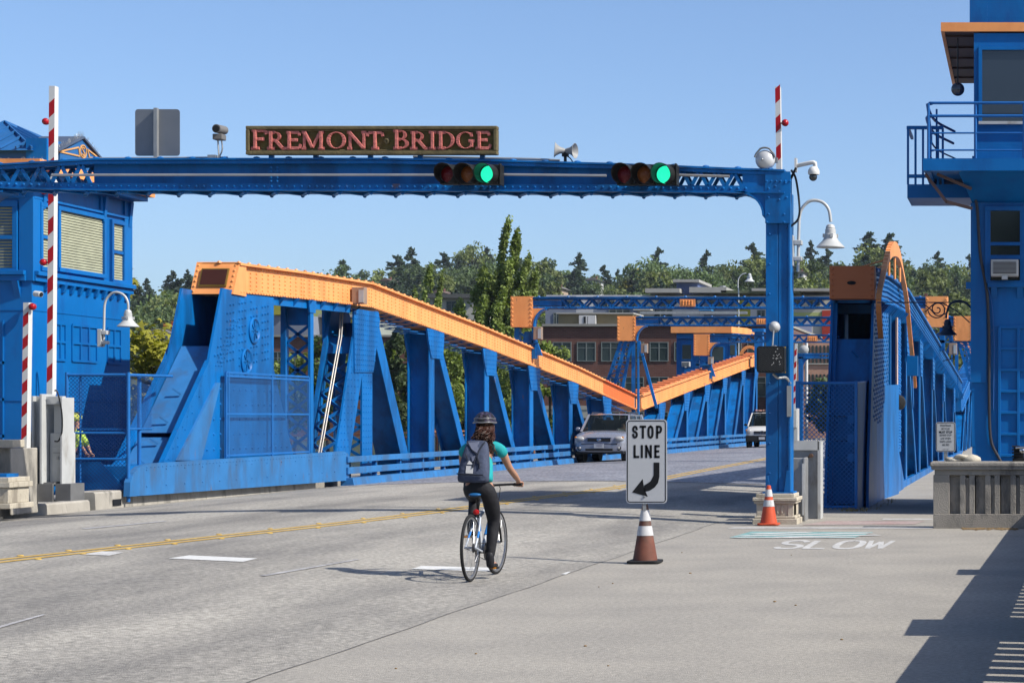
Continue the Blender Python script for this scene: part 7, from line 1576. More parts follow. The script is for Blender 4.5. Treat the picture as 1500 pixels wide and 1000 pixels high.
def ring(y, hw, zb, zs, zt, tuck=.86, crown=.02): 
    h = [(-hw*.80, zb), (-hw*.95, zb+.05), (-hw, zs), (-hw*1.0, zs+(zt-zs)*.45), (-hw*.97, zs+(zt-zs)*.8), (-hw*tuck, zt), (-hw*.45, zt+crown)]
    return [Vector((a, y, b)) for a, b in h]+[Vector((-a, y, b)) for a, b in h[::-1]]
def car(name, label, cat, D):
    r = thing(name, label, cat, (0, 0, 0)); pm = D['paint']
    mb = MB(); loft(mb, [ring(*q) for q in D['rings']]); o = mb.build('body', pm, r, smooth=40); s_ = o.modifiers.new('sub', 'SUBSURF'); s_.levels = 2; s_.render_levels = 2
    W_, bl, ws0, ws1, rt, re, zr = D['cab']     # half width, belt z, windscreen base y, top y, roof end y, rear base y, roof z
    wt = W_*0.80; bw = W_*0.93
    mb = MB(); q = [(-wt, ws1), (wt, ws1), (wt+.02, rt), (-wt-.02, rt)]
    mb.add([(-wt*.97, ws1-.04, zr-.035), (wt*.97, ws1-.04, zr-.035), (wt, rt, zr-.05), (-wt, rt, zr-.05), (-wt*.9, ws1+.1, zr), (wt*.9, ws1+.1, zr), (wt*.9, rt-.15, zr), (-wt*.9, rt-.15, zr), (0, ws1+.1, zr+.02), (0, rt-.15, zr+.02), (0, ws1-.05, zr-.02), (0, rt, zr-.03)],
        [(4, 0, 10, 8), (8, 10, 1, 5), (5, 1, 2, 6), (6, 2, 11, 9), (9, 11, 3, 7), (7, 3, 0, 4), (4, 8, 9, 7), (8, 5, 6, 9)])
    mb.build('roof', pm, r, smooth=50)
    mb = MB()
    for sx in (-1, 1):
        mb.beam((sx*bw, ws0, bl), (sx*wt*.98, ws1, zr-.03), .075, .06, (1, 0, 0)); ym = (ws1+rt)*.5
        for y in D['pillars']: mb.beam((sx*bw, y, bl), (sx*wt, y+.03, zr-.05), .08, .05, (1, 0, 0))
        mb.beam((sx*bw, re, bl), (sx*wt, rt, zr-.04), .16, .06, (1, 0, 0)); mb.beam((sx*wt, ws1, zr-.04), (sx*wt, rt, zr-.05), .06, .05)
    mb.build('pillar', pm, r)
    mb = MB(); mb.face([(-bw*.98, ws0+.01, bl), (bw*.98, ws0+.01, bl), (wt*.95, ws1+.01, zr-.04), (-wt*.95, ws1+.01, zr-.04)]); mb.build('windscreen', CG, r)
    for sx in (-1, 1): mb = MB(); mb.face([(sx*bw*.995, ws0+.06, bl), (sx*bw*.995, re, bl), (sx*wt*.99, rt, zr-.05), (sx*wt*.99, ws1+.02, zr-.05)]); mb.build('side_window', CG, r)
    mb = MB(); mb.box((-bw*.9, ws0+.35, bl-.3), (bw*.9, re, bl+.02)); mb.box((-bw*.93, re-.2, bl), (bw*.93, re, zr-.2))
    for sx in (-.42, .42): mb.box((sx-.22, ws1+.25, bl-.1), (sx+.22, ws1+.42, zr-.32)); mb.box((sx-.11, ws1+.27, zr-.34), (sx+.11, ws1+.37, zr-.16))
    mb.box((-bw*.9, ws0+.1, bl-.15), (bw*.9, ws0+.4, bl+.03)); mb.build('interior', mat('dark_interior', (0.03, 0.03, 0.033), 0.8), r)
    for sx in (-1, 1):
        mb = MB(); mb.sph((sx*(W_+.10), ws0+.25, bl+.10), .085, 12, 8, (1.05, .5, .85)); mb.beam((sx*W_*.9, ws0+.25, bl+.04), (sx*(W_+.06), ws0+.25, bl+.08), .05, .04); mb.build('mirror', D.get('mirror', pm), r, smooth=50)
    for (x, y) in D['wheels']: wheel(r, x, y, D['wr'], .23); wheel(r, -x, y, D['wr'], .23)
    for y in {q[1] for q in D['wheels']}:
        for sx in (-1, 1):
            mb = MB(); mb.lathe((sx*(W_-.13), y, D['wr']), [(D['wr']+.06, -.1), (D['wr']+.06, .132), (D['wr']+.02, .134), (.01, .134)], 28, (sx, 0, 0)); mb.build('wheel_arch', DARK, r)
    return r
SILV = carpaint('silver_paint', (0.38, 0.40, 0.47), 0.25, 0.4)
c1 = car('parked_suv' if False else 'suv', 'silver blue sport utility car driving towards the camera with roof rails', 'car', dict(paint=SILV, wr=.34, wheels=[(.74, .88), (.74, 3.45)], pillars=[2.75, 3.6], cab=(.86, 1.02, 1.02, 1.72, 3.85, 4.15, 1.64),
    rings=[(.0, .60, .38, .55, .80, .9, .0), (.04, .74, .34, .55, .86, .9, .01), (.14, .84, .30, .56, .92, .88, .02), (.35, .885, .29, .58, .98, .88, .04), (.8, .89, .29, .6, 1.03, .88, .05), (1.15, .89, .29, .6, 1.05, .9, .03), (2.4, .89, .28, .6, 1.03, .95, .0), (3.8, .89, .3, .6, 1.04, .95, 0), (4.25, .87, .33, .6, 1.04, .93, 0), (4.4, .78, .38, .6, .98, .9, 0)]))
mb = MB(); mb.box((-.38, -.02, .70), (.38, .08, .82)); mb.box((-.45, -.02, .38), (.45, .1, .46)); mb.box((-.60, .0, .60), (.60, .1, .625)); mb.box((-.8, .05, .28), (.8, .3, .34)); mb.build('grille', BLACK, c1, bevel=0.01)
mb = MB(); mb.lathe((0, -.025, .76), [(.075, 0), (.06, .008), (.001, .01)], 20, (0, -1, 0)); 
for v in mb.v: v.z = .755+(v.z-.755)*.68
mb.build('badge', CHR, c1, smooth=50); mb = MB(); mb.box((-.40, -.022, .82), (.40, .05, .838)); mb.build('chrome_strip', CHR, c1)
for sx in (-1, 1):
    mb = MB(); mb.sph((sx*.64, .10, .79), .165, 18, 10, (1.1, .95, .60)); hl = mb.build('headlight', HLG, c1, smooth=60)
    mb = MB(); mb.sph((sx*.77, .03, .84), .05, 10, 8, (1, .8, .7)); mb.build('indicator', AMB, hl, smooth=60)
    mb = MB(); mb.lathe((sx*.64, .03, .48), [(.085, -.03), (.085, .0), (.05, .005), (.001, .006)], 18, (sx*.15, -1, 0)); fg = mb.build('fog_light_recess', BLACK, c1); mb = MB(); mb.lathe((sx*.64, .018, .48), [(.045, 0), (.035, .012), (.001, .015)], 14, (0, -1, 0)); mb.build('fog_lens', HLG, fg, smooth=50)
    mb = MB(); mb.tube([(sx*.62, 1.9, 1.63), (sx*.62, 2.0, 1.69), (sx*.62, 3.6, 1.68), (sx*.62, 3.7, 1.62)], .02, 6); mb.build('roof_rail', mat('rail_dark', (0.06, 0.06, 0.07), 0.4), c1, smooth=60)
PLM = mat('plate_white', (0.5, 0.52, 0.56), 0.5); mb = MB(); mb.box((-.16, -.03, .48), (.16, -.015, .63)); mb.build('number_plate', PLM, c1)
mb = MB(); mb.box((-.10, -.033, .53), (.10, -.031, .58)); mb.box((-.14, -.033, .60), (.14, -.031, .62)); mb.build('plate_smudge', mat('plate_tint', (0.32, 0.34, 0.42), 0.5), c1)
q = GP(879, 676.5); place(c1, (q.x-.04, q.y, q.z), 0, (1.13, 1.09, 1.09))
dr = thing('person', 'driver in a pale shirt seen dimly through the windscreen of the silver car', 'person', (q.x, q.y, q.z))
V, E = chains([('pel', 0, 0, 0.62, .13), (0, -.03, .85, .14), ('ch', 0, -.06, 1.02, .15), ('nk', 0, -.07, 1.14, .05), ('hd', 0, -.09, 1.26, .08, .09), (0, -.09, 1.33, .07)], ['ch', (.19, -.1, 1.05, .05), (.22, -.3, .92, .04), (.12, -.5, 1.02, .03)], ['ch', (-.19, -.1, 1.05, .05), (-.22, -.3, .92, .04), (-.12, -.5, 1.02, .03)], ['pel', (.1, -.2, .55, .08), (.12, -.5, .6, .06)], ['pel', (-.1, -.2, .55, .08), (-.12, -.5, .6, .06)])
ORG[dr.name] = Vector((0, 0, 0)); skin('body', V, E, SKIN, dr, 0, 1); V, E = chains([('pel', 0, 0, 0.72, .14), (0, -.03, .85, .155), ('ch', 0, -.06, 1.02, .165)], ['ch', (.19, -.1, 1.05, .065), (.21, -.22, .96, .055)], ['ch', (-.19, -.1, 1.05, .065), (-.21, -.22, .96, .055)]); skin('shirt', V, E, WHITE, dr, 0, 1)
mb = MB(); mb.sph((0, -.07, 1.30), .098, 14, 8); mb.build('hair', HAIR, dr, smooth=60)
place(dr, (q.x+.42*1.09, q.y+1.95*1.09, q.z+.14), 0, 1.02)
WV = carpaint('van_white', (0.72, 0.72, 0.70), 0.35)
c2 = car('van', 'white van with black bumper and things on its roof, half behind the gantry column', 'van', dict(paint=WV, wr=.33, wheels=[(.78, .9), (.78, 4.0)], pillars=[1.9, 3.2], mirror=BLACK, cab=(.92, 1.12, .75, 1.55, 4.9, 5.0, 1.88),
    rings=[(.0, .62, .42, .6, .88, .9, .0), (.05, .80, .36, .6, .93, .9, .01), (.2, .90, .32, .6, 1.02, .88, .03), (.6, .93, .3, .62, 1.12, .88, .04), (.9, .94, .3, .62, 1.16, .92, .0), (3, .95, .3, .62, 1.16, .97, 0), (4.9, .94, .32, .62, 1.16, .95, 0), (5.1, .88, .38, .62, 1.1, .9, 0)]))
mb = MB(); mb.box((-.88, -.02, .32), (.88, .2, .64)); mb.box((-.44, -.01, .70), (.44, .1, .88)); mb.build('bumper', BLACK, c2, bevel=0.03)
mb = MB(); n_ = 20
for k in range(n_): a, b = 2*math.pi*k/n_, 2*math.pi*(k+1)/n_; mb.beam((.1*math.cos(a), -.03, .80+.1*math.sin(a)), (.1*math.cos(b), -.03, .80+.1*math.sin(b)), .02, .02, (0, 1, 0))
for a in (90, 210, 330): mb.beam((0, -.03, .80), (.1*math.cos(rad(a)), -.03, .80+.1*math.sin(rad(a))), .018, .02, (0, 1, 0))
mb.build('badge', CHR, c2); mb = MB(); mb.box((-.42, -.02, .74), (-.14, -.012, .76)); mb.box((.14, -.02, .74), (.42, -.012, .76)); mb.build('chrome_strip', CHR, c2)
for sx in (-1, 1): mb = MB(); mb.sph((sx*.72, .10, .87), .16, 16, 10, (1.1, .8, .9)); hl = mb.build('headlight', HLG, c2, smooth=60); mb = MB(); mb.sph((sx*.84, .05, .92), .06, 10, 8); mb.build('indicator', AMB, hl, smooth=60)
mb = MB(); mb.box((-.16, -.04, .42), (.16, -.025, .56)); mb.build('number_plate', PLM, c2)
mb = MB(); mb.box((-.72, 1.75, 1.9), (.72, 1.82, 1.97)); mb.box((-.72, 3.6, 1.9), (.72, 3.67, 1.97)); mb.build('roof_rack', BLACK, c2)
q2 = GP(1116, 655); place(c2, (q2.x, q2.y, q2.z), 0, 1.0)
ld = thing('ladder', 'ladder and bundled gear strapped to the roof of the white van', 'ladder', (q2.x, q2.y+1.5, q2.z+1.98)); ORG[ld.name] = Vector((0, 0, 0))
mb = MB(); mb.box((-.55, 0, 0), (-.50, 2.4, .07)); mb.box((-.15, 0, 0), (-.1, 2.4, .07))
for k in range(8): mb.box((-.52, .1+k*.3, .02), (-.12, .13+k*.3, .05))
mb.build('ladder_frame', mat('pink_fibreglass', (0.6, 0.33, 0.28), 0.5), ld); mb = MB(); mb.sph((.25, .5, .1), .3, 12, 8, (1, 1.5, .45)); mb.build('bundle', mat('grey_tarp', (0.45, 0.45, 0.47), 0.7), ld, smooth=60)
# ================================================================ BACKGROUND BUILDINGS
def brickmat(name, c1, c2, mo, sc=1.0):
    m = bpy.data.materials.new(name); m.use_nodes = True; t = m.node_tree; b = t.nodes['Principled BSDF']; b.inputs['Roughness'].default_value = 0.9
    br = t.nodes.new('ShaderNodeTexBrick'); br.inputs['Scale'].default_value = sc; br.inputs['Brick Width'].default_value = 0.42; br.inputs['Row Height'].default_value = 0.16; br.inputs['Mortar Size'].default_value = 0.015
    br.inputs['Color1'].default_value = (*[c*.8 for c in c1], 1); br.inputs['Color2'].default_value = (*[c*.8 for c in c2], 1); br.inputs['Mortar'].default_value = (*[c*.8 for c in mo], 1)
    g = t.nodes.new('ShaderNodeNewGeometry'); mp = t.nodes.new('ShaderNodeMapping'); mp.inputs['Rotation'].default_value = (rad(90), 0, 0)
    t.links.new(g.outputs['Position'], mp.inputs[0]); t.links.new(mp.outputs[0], br.inputs['Vector'])
    n = t.nodes.new('ShaderNodeTexNoise'); n.inputs['Scale'].default_value = 0.5; n.inputs['Detail'].default_value = 5; t.links.new(g.outputs['Position'], n.inputs['Vector'])
    mr = t.nodes.new('ShaderNodeMapRange'); mr.inputs[1].default_value = 0.3; mr.inputs[2].default_value = 0.7; mr.inputs[3].default_value = 0.85; mr.inputs[4].default_value = 1.15; t.links.new(n.outputs['Fac'], mr.inputs[0])
    vm = t.nodes.new('ShaderNodeVectorMath'); vm.operation = 'SCALE'; t.links.new(br.outputs['Color'], vm.inputs[0]); t.links.new(mr.outputs[0], vm.inputs['Scale']); t.links.new(vm.outputs[0], b.inputs['Base Color']); return m
BRK = brickmat('dark_red_brick', (0.115, 0.04, 0.028), (0.15, 0.055, 0.038), (0.13, 0.08, 0.065)); BRK2 = brickmat('salmon_brick', (0.44, 0.22, 0.14), (0.50, 0.26, 0.17), (0.44, 0.33, 0.26))
def mm(n, c, r=0.7): return mat(n, c, r, 0, 0.07, 0.8)
FRG = mm('window_frame_grey', (0.20, 0.23, 0.22)); SID = mm('grey_siding', (0.24, 0.27, 0.34)); CRM = mm('cream_wall', (0.55, 0.53, 0.46)); TAN = mm('tan_wall', (0.30, 0.24, 0.13)); WHT = mm('white_wall', (0.62, 0.62, 0.62)); ROOFG = mm('pale_roof', (0.42, 0.41, 0.38)); YLW = mm('yellow_green_wall', (0.42, 0.40, 0.06)); LIL = mm('lilac_panel', (0.42, 0.44, 0.58)); REDP = mm('red_wall', (0.45, 0.05, 0.03))
def winpx(par, x0, x1, y0, y1, Y, nm=2, fm=FRG, t=0.08):
    a, b = P(x0, y0, Y), P(x1, y1, Y); mb = MB()
    for lo, hi in (((a.x-t, a.z), (b.x+t, a.z+t)), ((a.x-t, b.z-t), (b.x+t, b.z)), ((a.x-t, b.z), (a.x, a.z)), ((b.x, b.z), (b.x+t, a.z))): mb.box((lo[0], Y-.08, lo[1]), (hi[0], Y-.002, hi[1]))
    for k in range(1, nm): x = a.x+(b.x-a.x)*k/nm; mb.box((x-t*.6, Y-.07, b.z), (x+t*.6, Y-.002, a.z))
    mb.box((a.x, Y-.06, a.z-(a.z-b.z)*.3), (b.x, Y-.002, a.z-(a.z-b.z)*.3+t*.7)); w = mb.build('window', fm, par)
    mb = MB(); mb.box((a.x, Y-.03, b.z), (b.x, Y-.001, a.z)); mb.build('pane', WINB, w)
def bldg(label, x0, x1, ytop, Y, dep, m, ybase=640, name='apartment_building', cat='building'):
    a, b = P(x0, ytop, Y), P(x1, ybase, Y); r = thing(name, label, cat, ((a.x+b.x)/2, Y, -0.2)); mb = MB(); mb.box((a.x, Y, -6), (b.x, Y+dep, a.z)); mb.build('wall', m, r); return r
def slab(par, x0, x1, y0, y1, Y, d0, d1, m, nm='roof'): a, b = P(x0, y0, Y), P(x1, y1, Y); mb = MB(); mb.box((a.x, Y-d0, b.z), (b.x, Y+d1, a.z)); return mb.build(nm, m, par)
Yb = 188
r = bldg('long dark red brick building with paired grey windows behind the bridge portals', 788, 1155, 478, Yb, 30, BRK, name='brick_building')
slab(r, 786, 1157, 474.5, 478, Yb, .3, 30.3, mm('parapet_coping', (0.36, 0.34, 0.30)), 'coping')
for y0, y1 in ((502, 528), (553, 580), (604, 620)):
    for k, x in enumerate((776, 811, 846.5, 882, 917, 953, 989, 1060, 1096, 1130)):
        if x > 785: winpx(r, x, x+25, y0, y1, Yb)
slab(r, 786, 890, 594, 600, Yb, .2, 0, mm('pale_band', (0.45, 0.43, 0.38)), 'band'); slab(r, 786, 890, 600, 612, Yb, .15, 0, mm('pale_shopfront', (0.5, 0.48, 0.42)), 'band')
r = bldg('lower brick building seen through the left truss', 380, 600, 493, 196, 20, BRK, name='brick_building')
slab(r, 378, 602, 490.5, 493.5, 196, .3, 20, mm('parapet_coping', (0.36, 0.34, 0.30)), 'coping')
for x in (400, 425, 470, 500, 540, 565): winpx(r, x, x+14, 516, 546, 196)
r = bldg('grey sided block with a yellow green top behind the left truss', 396, 452, 462, 210, 14, SID); slab(r, 402, 420, 444, 461, 210, .3, 12, YLW, 'penthouse'); slab(r, 420, 452, 447, 462, 210, -1, 13, mm('olive_wall', (0.16, 0.19, 0.08)), 'penthouse')
r = bldg('pale flat roofed block with an orange framed window behind the left truss', 456, 545, 466, 214, 12, mm('sage_wall', (0.35, 0.38, 0.33))); slab(r, 453, 548, 461, 465, 214, 1.2, 12, ROOFG); slab(r, 500, 545, 468, 493, 214, .2, 0, YLW, 'panel'); winpx(r, 470, 481, 472, 490, 214, 2, mm('orange_frame', (0.6, 0.28, 0.05)), .18); winpx(r, 515, 524, 474, 488, 214, 1)
r = bldg('cream upper building with flat roofs behind the poplar trees', 630, 700, 437, 240, 12, CRM); slab(r, 626, 702, 431, 437, 240, 1, 12, mm('dark_fascia', (0.13, 0.13, 0.12))); winpx(r, 636, 646, 442, 455, 240); winpx(r, 655, 668, 442, 455, 240)
# terrace building above the brick
Yt = 222
r = bldg('pale grey terrace building with a small blue cupola behind the brick building', 800, 1222, 432, Yt, 18, WHT)
slab(r, 950, 1000, 424, 430, Yt, 2, 14, ROOFG); slab(r, 1014, 1068, 422, 430, Yt, 2, 14, ROOFG); slab(r, 1060, 1175, 427, 431, Yt, 2, 14, mm('olive_roof', (0.12, 0.14, 0.08))); slab(r, 1105, 1222, 424, 428, Yt, 2.2, 12, ROOFG)
c = slab(r, 991, 1022, 413, 431, Yt, 0, 7, mm('cupola_blue', (0.13, 0.18, 0.36)), 'cupola'); slab(r, 988, 1026, 410, 414, Yt, 1, 8, ROOFG); a = P(1053, 416, Yt); mb = MB(); mb.cyl((a.x, Yt+3, a.z-1.2), (a.x, Yt+3, a.z), .35, n=10); mb.build('chimney', GALV, r)
for x0, x1, m in ((800, 845, SID), (845, 870, WHT), (870, 935, SID), (935, 980, CRM), (980, 1032, WHT), (1032, 1080, SID), (1080, 1100, YLW), (1100, 1150, WHT), (1150, 1222, CRM)): slab(r, x0, x1, 434, 500, Yt, .35, 0, m, 'panel')
for x0, x1, y0, y1 in ((812, 818, 459, 474), (893, 922, 453, 459), (959, 984, 454, 463), (830, 850, 438, 448), (880, 900, 438, 449), (915, 930, 438, 449), (965, 985, 437, 448), (1040, 1060, 437, 448), (1005, 1020, 437, 447), (1125, 1140, 436, 446), (1160, 1172, 437, 447), (1185, 1200, 437, 447), (1110, 1120, 455, 464)): winpx(r, x0, x1, y0, y1, Yt-.36, 3 if x1-x0 > 20 else 2)
slab(r, 935, 960, 452, 456, Yt, 3.0, 0, mm('umbrella_cream', (0.7, 0.68, 0.6)), 'awning'); slab(r, 1030, 1048, 453, 457, Yt, 3, 0, mm('awning_blue', (0.04, 0.22, 0.5)), 'awning'); slab(r, 945, 1100, 458, 462, Yt, 3, -2.8, GALV, 'railing')
slab(r, 1157, 1190, 472, 488, Yt, .5, 0, LIL, 'panel'); slab(r, 1205, 1221, 455, 505, Yt, .6, 0, REDP, 'panel'); slab(r, 1160, 1204, 458, 463, Yt, .5, 0, mm('lime_panel', (0.45, 0.5, 0.2)), 'panel')
r = bldg('low tan plant room with white ventilation boxes on the brick roof', 818, 927, 460, 200, 5, TAN, 478, name='plant_room', cat='roof building')
slab(r, 816, 929, 458, 460, 200, .4, 5, ROOFG); slab(r, 850, 862, 462, 477, 200, .6, 0, WHT, 'vent_box'); slab(r, 863, 874, 462, 477, 200, .6, 0, WHT, 'vent_box'); slab(r, 857, 860, 464, 474, 200, .65, -.6, DARK, 'vent_grille')
Yr_ = 175
r = bldg('salmon brick building with tall narrow windows seen right of the gantry column', 1159, 1262, 497, Yr_, 16, BRK2, name='brick_building')
for k in range(13): x = 1184+k*5.6; slab(r, x, x+2.6, 506, 532, Yr_, .05, 0, WINB, 'window'); slab(r, x, x+2.6, 548, 574, Yr_, .05, 0, WINB, 'window')
slab(r, 1182, 1260, 532, 533.5, Yr_, .12, 0, CRM, 'sill'); slab(r, 1182, 1260, 574, 575.5, Yr_, .12, 0, CRM, 'sill'); slab(r, 1166, 1176, 500, 530, Yr_, .06, 0, FRG, 'window')
r = thing('lamp_post', 'slim white pole in front of the salmon brick building', 'pole', tuple(P(1182, 640, 168))); a = P(1181.5, 500, 168); mb = MB(); mb.cyl((a.x, 168, -.5), (a.x, 168, a.z), .12, n=10); mb.build('pole', WHITE, r, smooth=50); mb = MB(); mb.lathe((a.x, 168, -.4), [(.35, 0), (.3, .3), (.14, .45), (.13, .5)], 14); mb.build('base', WHITE, r, smooth=50); a = P(1178, 512, 167.7); mb = MB(); mb.lathe(a, [(.38, 0), (.38, .1), (.2, .2), (.001, .22)], 18, (0, -1, 0)); mb.build('gong', PALE, r, smooth=50)
# left background
Yl_ = 205
r = bldg('yellow and red shop building with a red awning on the far left slope', 253, 290, 472, Yl_, 10, mm('mustard_wall', (0.40, 0.27, 0.05)), 500); slab(r, 249, 271, 475, 480, Yl_, 1.6, 0, mm('red_awning', (0.52, 0.03, 0.04)), 'awning'); slab(r, 253, 272, 470.5, 473, Yl_, .4, 10, mm('orange_trim', (0.5, 0.2, 0.04)), 'roof'); winpx(r, 258, 268, 484, 496, Yl_)
r = bldg('olive low building below the red awning', 238, 265, 497, 195, 8, mm('olive_wall', (0.16, 0.19, 0.08)), 620); slab(r, 264, 296, 490, 620, 195, .5, 6, BRK, 'brick_wing'); winpx(r, 255, 262, 506, 520, 195); winpx(r, 244, 251, 506, 520, 195)
def cottage(px, py, Y, w, hpx, label, wall, roof, grp):
    c = P(px, py, Y); g0 = hz(c.x, Y); r = thing('cottage', label, 'house', (c.x, Y, g0), grp); W_ = w*Y/F; top = c.z; ev = c.z-hpx*Y/F*.45; lo = ev-hpx*Y/F*.8
    mb = MB(); mb.box((c.x-W_/2, Y, min(g0-1, lo)), (c.x+W_/2, Y+8, ev)); mb.build('wall', wall, r)
    mb = MB(); mb.prism([(c.x-W_/2-.6, Y-.6, ev), (c.x+W_/2+.6, Y-.6, ev), (c.x+.0, Y-.6, top)], (0, 9.2, 0)); rf = mb.build('roof', roof, r)
    mb = MB(); mb.box((c.x+W_*.2, Y+2, ev), (c.x+W_*.32, Y+3, top+.4)); mb.build('chimney', BRK, rf)
    mb = MB(); mb.box((c.x-W_*.3, Y-.05, lo+.3), (c.x-W_*.05, Y-.01, ev-.4)); mb.box((c.x+W_*.1, Y-.05, lo+.3), (c.x+W_*.3, Y-.01, ev-.4)); mb.build('window', WINB, r)
GR = mm('grey_shingle', (0.20, 0.19, 0.18)); BRr = mm('brown_shingle', (0.17, 0.12, 0.10))
for a in ((230, 481, 215, 34, 18, 'grey roofed cottage beside the red awning shop', WHT, GR), (249, 452, 420, 22, 14, 'pinkish cottage among the conifers left of the truss', mm('pink_wall', (0.5, 0.36, 0.32)), GR), (642, 424, 470, 16, 12, 'dark gabled cottage right of the smaller poplar', WHT, BRr), (688, 410, 560, 20, 10, 'pale gabled cottage high behind the tall poplar', WHT, GR), (565, 407, 560, 12, 10, 'small brown cottage on the hill above the chord', mm('buff_wall', (0.5, 0.38, 0.28)), BRr),
          (816, 418, 470, 10, 10, 'small buff cottage between trees right of the tall poplar', mm('buff_wall', (0.5, 0.38, 0.28)), GR), (867, 406, 560, 16, 10, 'white cottage on the hill above the nearest portal', WHT, GR), (1170, 395, 560, 14, 9, 'white cottage on the hill right of the column', WHT, GR), (1346, 432, 330, 36, 16, 'grey roofed cottage above the right truss', WHT, GR)): cottage(*a, 'cottages on the hill')
# street scene bits at the far end: railing beyond left truss
r = thing('handrail', 'orange brown handrail of the left walkway seen through the truss', 'handrail', (-21.2, 50, 0.1)); mb = MB()
for z in (1.05, 1.2): mb.tube([(-21.2, 46.8, z), (-21.2, 138, z)], 0.035, 6)
for k in range(38): mb.cyl((-21.2, 47+2.45*k, 0.1), (-21.2, 47+2.45*k, 1.15), 0.03, n=6)
mb.build('rail', mat('rust_rail', (0.35, 0.14, 0.06), 0.6), r); mb = MB(); chain(mb, (-21.25, 47, 0.15), (0, 44, 0), (0, 0, 0.9), 0.14, 0.006); mb.build('wire_mesh', MESHB, r)
# ================================================================ TREES
def leafmat(name, c, var=0.35, trans=0.25, rnd=0.18):
    m = mat(name, c, 0.65, 0, var, 0.9, rnd=rnd, spec=0.25); t = m.node_tree; b = t.nodes['Principled BSDF']; out = t.nodes['Material Output']
    tl = t.nodes.new('ShaderNodeBsdfTranslucent'); mx = t.nodes.new('ShaderNodeMixShader'); mx.inputs[0].default_value = trans
    src = b.inputs['Base Color'].links[0].from_socket; sc = t.nodes.new('ShaderNodeVectorMath'); sc.operation = 'MULTIPLY'; sc.inputs[1].default_value = (1.4, 1.5, 0.5); t.links.new(src, sc.inputs[0]); t.links.new(sc.outputs[0], tl.inputs[0])
    t.links.new(b.outputs[0], mx.inputs[1]); t.links.new(tl.outputs[0], mx.inputs[2]); t.links.new(mx.outputs[0], out.inputs[0]); return m
CON = leafmat('conifer_needles', (0.065, 0.10, 0.065), rnd=.3); DEC = leafmat('deciduous_leaves', (0.125, 0.18, 0.075), rnd=.35); OLV = leafmat('olive_leaves', (0.20, 0.24, 0.08), rnd=.3); YLF = leafmat('yellow_leaves', (0.36, 0.32, 0.03)); POP = leafmat('poplar_leaves', (0.24, 0.31, 0.075), rnd=0.08); MAP = leafmat('maple_leaves', (0.34, 0.33, 0.04), 0.45, 0.3); SHR = leafmat('shrub_leaves', (0.10, 0.16, 0.05))
def leaf(mb, p, s, rr=R):
    n = Vector((rr.gauss(0, 1), rr.gauss(0, 1), rr.gauss(0.35, 0.8)))
    if n.length < 1e-3: n = Vector((0, 0, 1))
    n.normalize(); a = n.orthogonal().normalized(); a = Matrix.Rotation(rr.uniform(0, 6.28), 3, n) @ a; b = n.cross(a); s *= rr.uniform(.6, 1.3)
    v = mb.v; i = len(v); v += [p-a*s*.5, p+b*s*.32, p+a*s*.5, p-b*s*.32]; mb.f.append([i, i+1, i+2, i+3]); mb.m.append(0)
def tree(name, label, cat, m, crownfn, group=None, trunk_h=1.0, tr=0.3, limbs=6, loc=(0, 0, 0), H=10, lean=0):
    r = thing(name, label, cat, loc, group); ORG[r.name] = Vector((0, 0, 0)); mb = MB(); crownfn(mb); mb.build('crown', m, r)
    mb = MB(); mb.tube([(0, 0, -1.5), (0.02*H*.3, 0, H*.3), (lean*.5, 0.1, H*.6), (lean, 0, H*.92)], [tr, tr*.8, tr*.5, tr*.1], 7)
    for k in range(limbs): a = R.uniform(0, 6.28); h = H*R.uniform(.25, .7); l_ = H*.22; mb.tube([(0, 0, h), (l_*.5*math.cos(a), l_*.5*math.sin(a), h+l_*.35), (l_*math.cos(a), l_*math.sin(a), h+l_*.9)], [tr*.4, tr*.25, tr*.08], 5)
    mb.build('trunk', TRUNK, r, smooth=60); return r
def con_crown(H, W_, n, sd, ls=.5):
    def f(mb):
        rr = random.Random(sd); nb = int(H*3.2)
        for b in range(nb):
            h = H*(0.10+0.9*(b/nb)**0.92); rad_ = W_*(1-h/H)**0.72*rr.uniform(.5, 1.1)+.15; a = rr.uniform(0, 6.28); k = int(n/nb*(.5+1.2*(1-b/nb)))
            for j in range(k):
                t = rr.random()**.6; sp_ = .22*rad_*t+.15; leaf(mb, Vector((rad_*t*math.cos(a)+rr.gauss(0, sp_*.6), rad_*t*math.sin(a)+rr.gauss(0, sp_*.6), h-.22*rad_*t+rr.gauss(0, .16))), ls, rr)
        for j in range(25): leaf(mb, Vector((rr.gauss(0, .08), rr.gauss(0, .08), H*rr.uniform(.93, 1.02))), ls*.5, rr)
    return f
def dec_crown(H, W_, n, sd, ls=.55, z0=.22, clumps=26):
    def f(mb):
        rr = random.Random(sd); cs = []
        for i in range(clumps):
            u = rr.uniform(-1, 1); a = rr.uniform(0, 6.28); q = rr.uniform(.45, 1.0); s = math.sqrt(1-u*u); cs.append((Vector((W_*.5*q*s*math.cos(a), W_*.5*q*s*math.sin(a), H*(z0+(1-z0)*(.5+.46*u*q)))), W_*rr.uniform(.10, .21)))
        for i in range(n):
            c, s = rr.choice(cs); d = Vector((rr.gauss(0, 1), rr.gauss(0, 1), rr.gauss(0, .8))); d.normalize(); leaf(mb, c+d*s*rr.uniform(.5, 1.1), ls, rr)
    return f
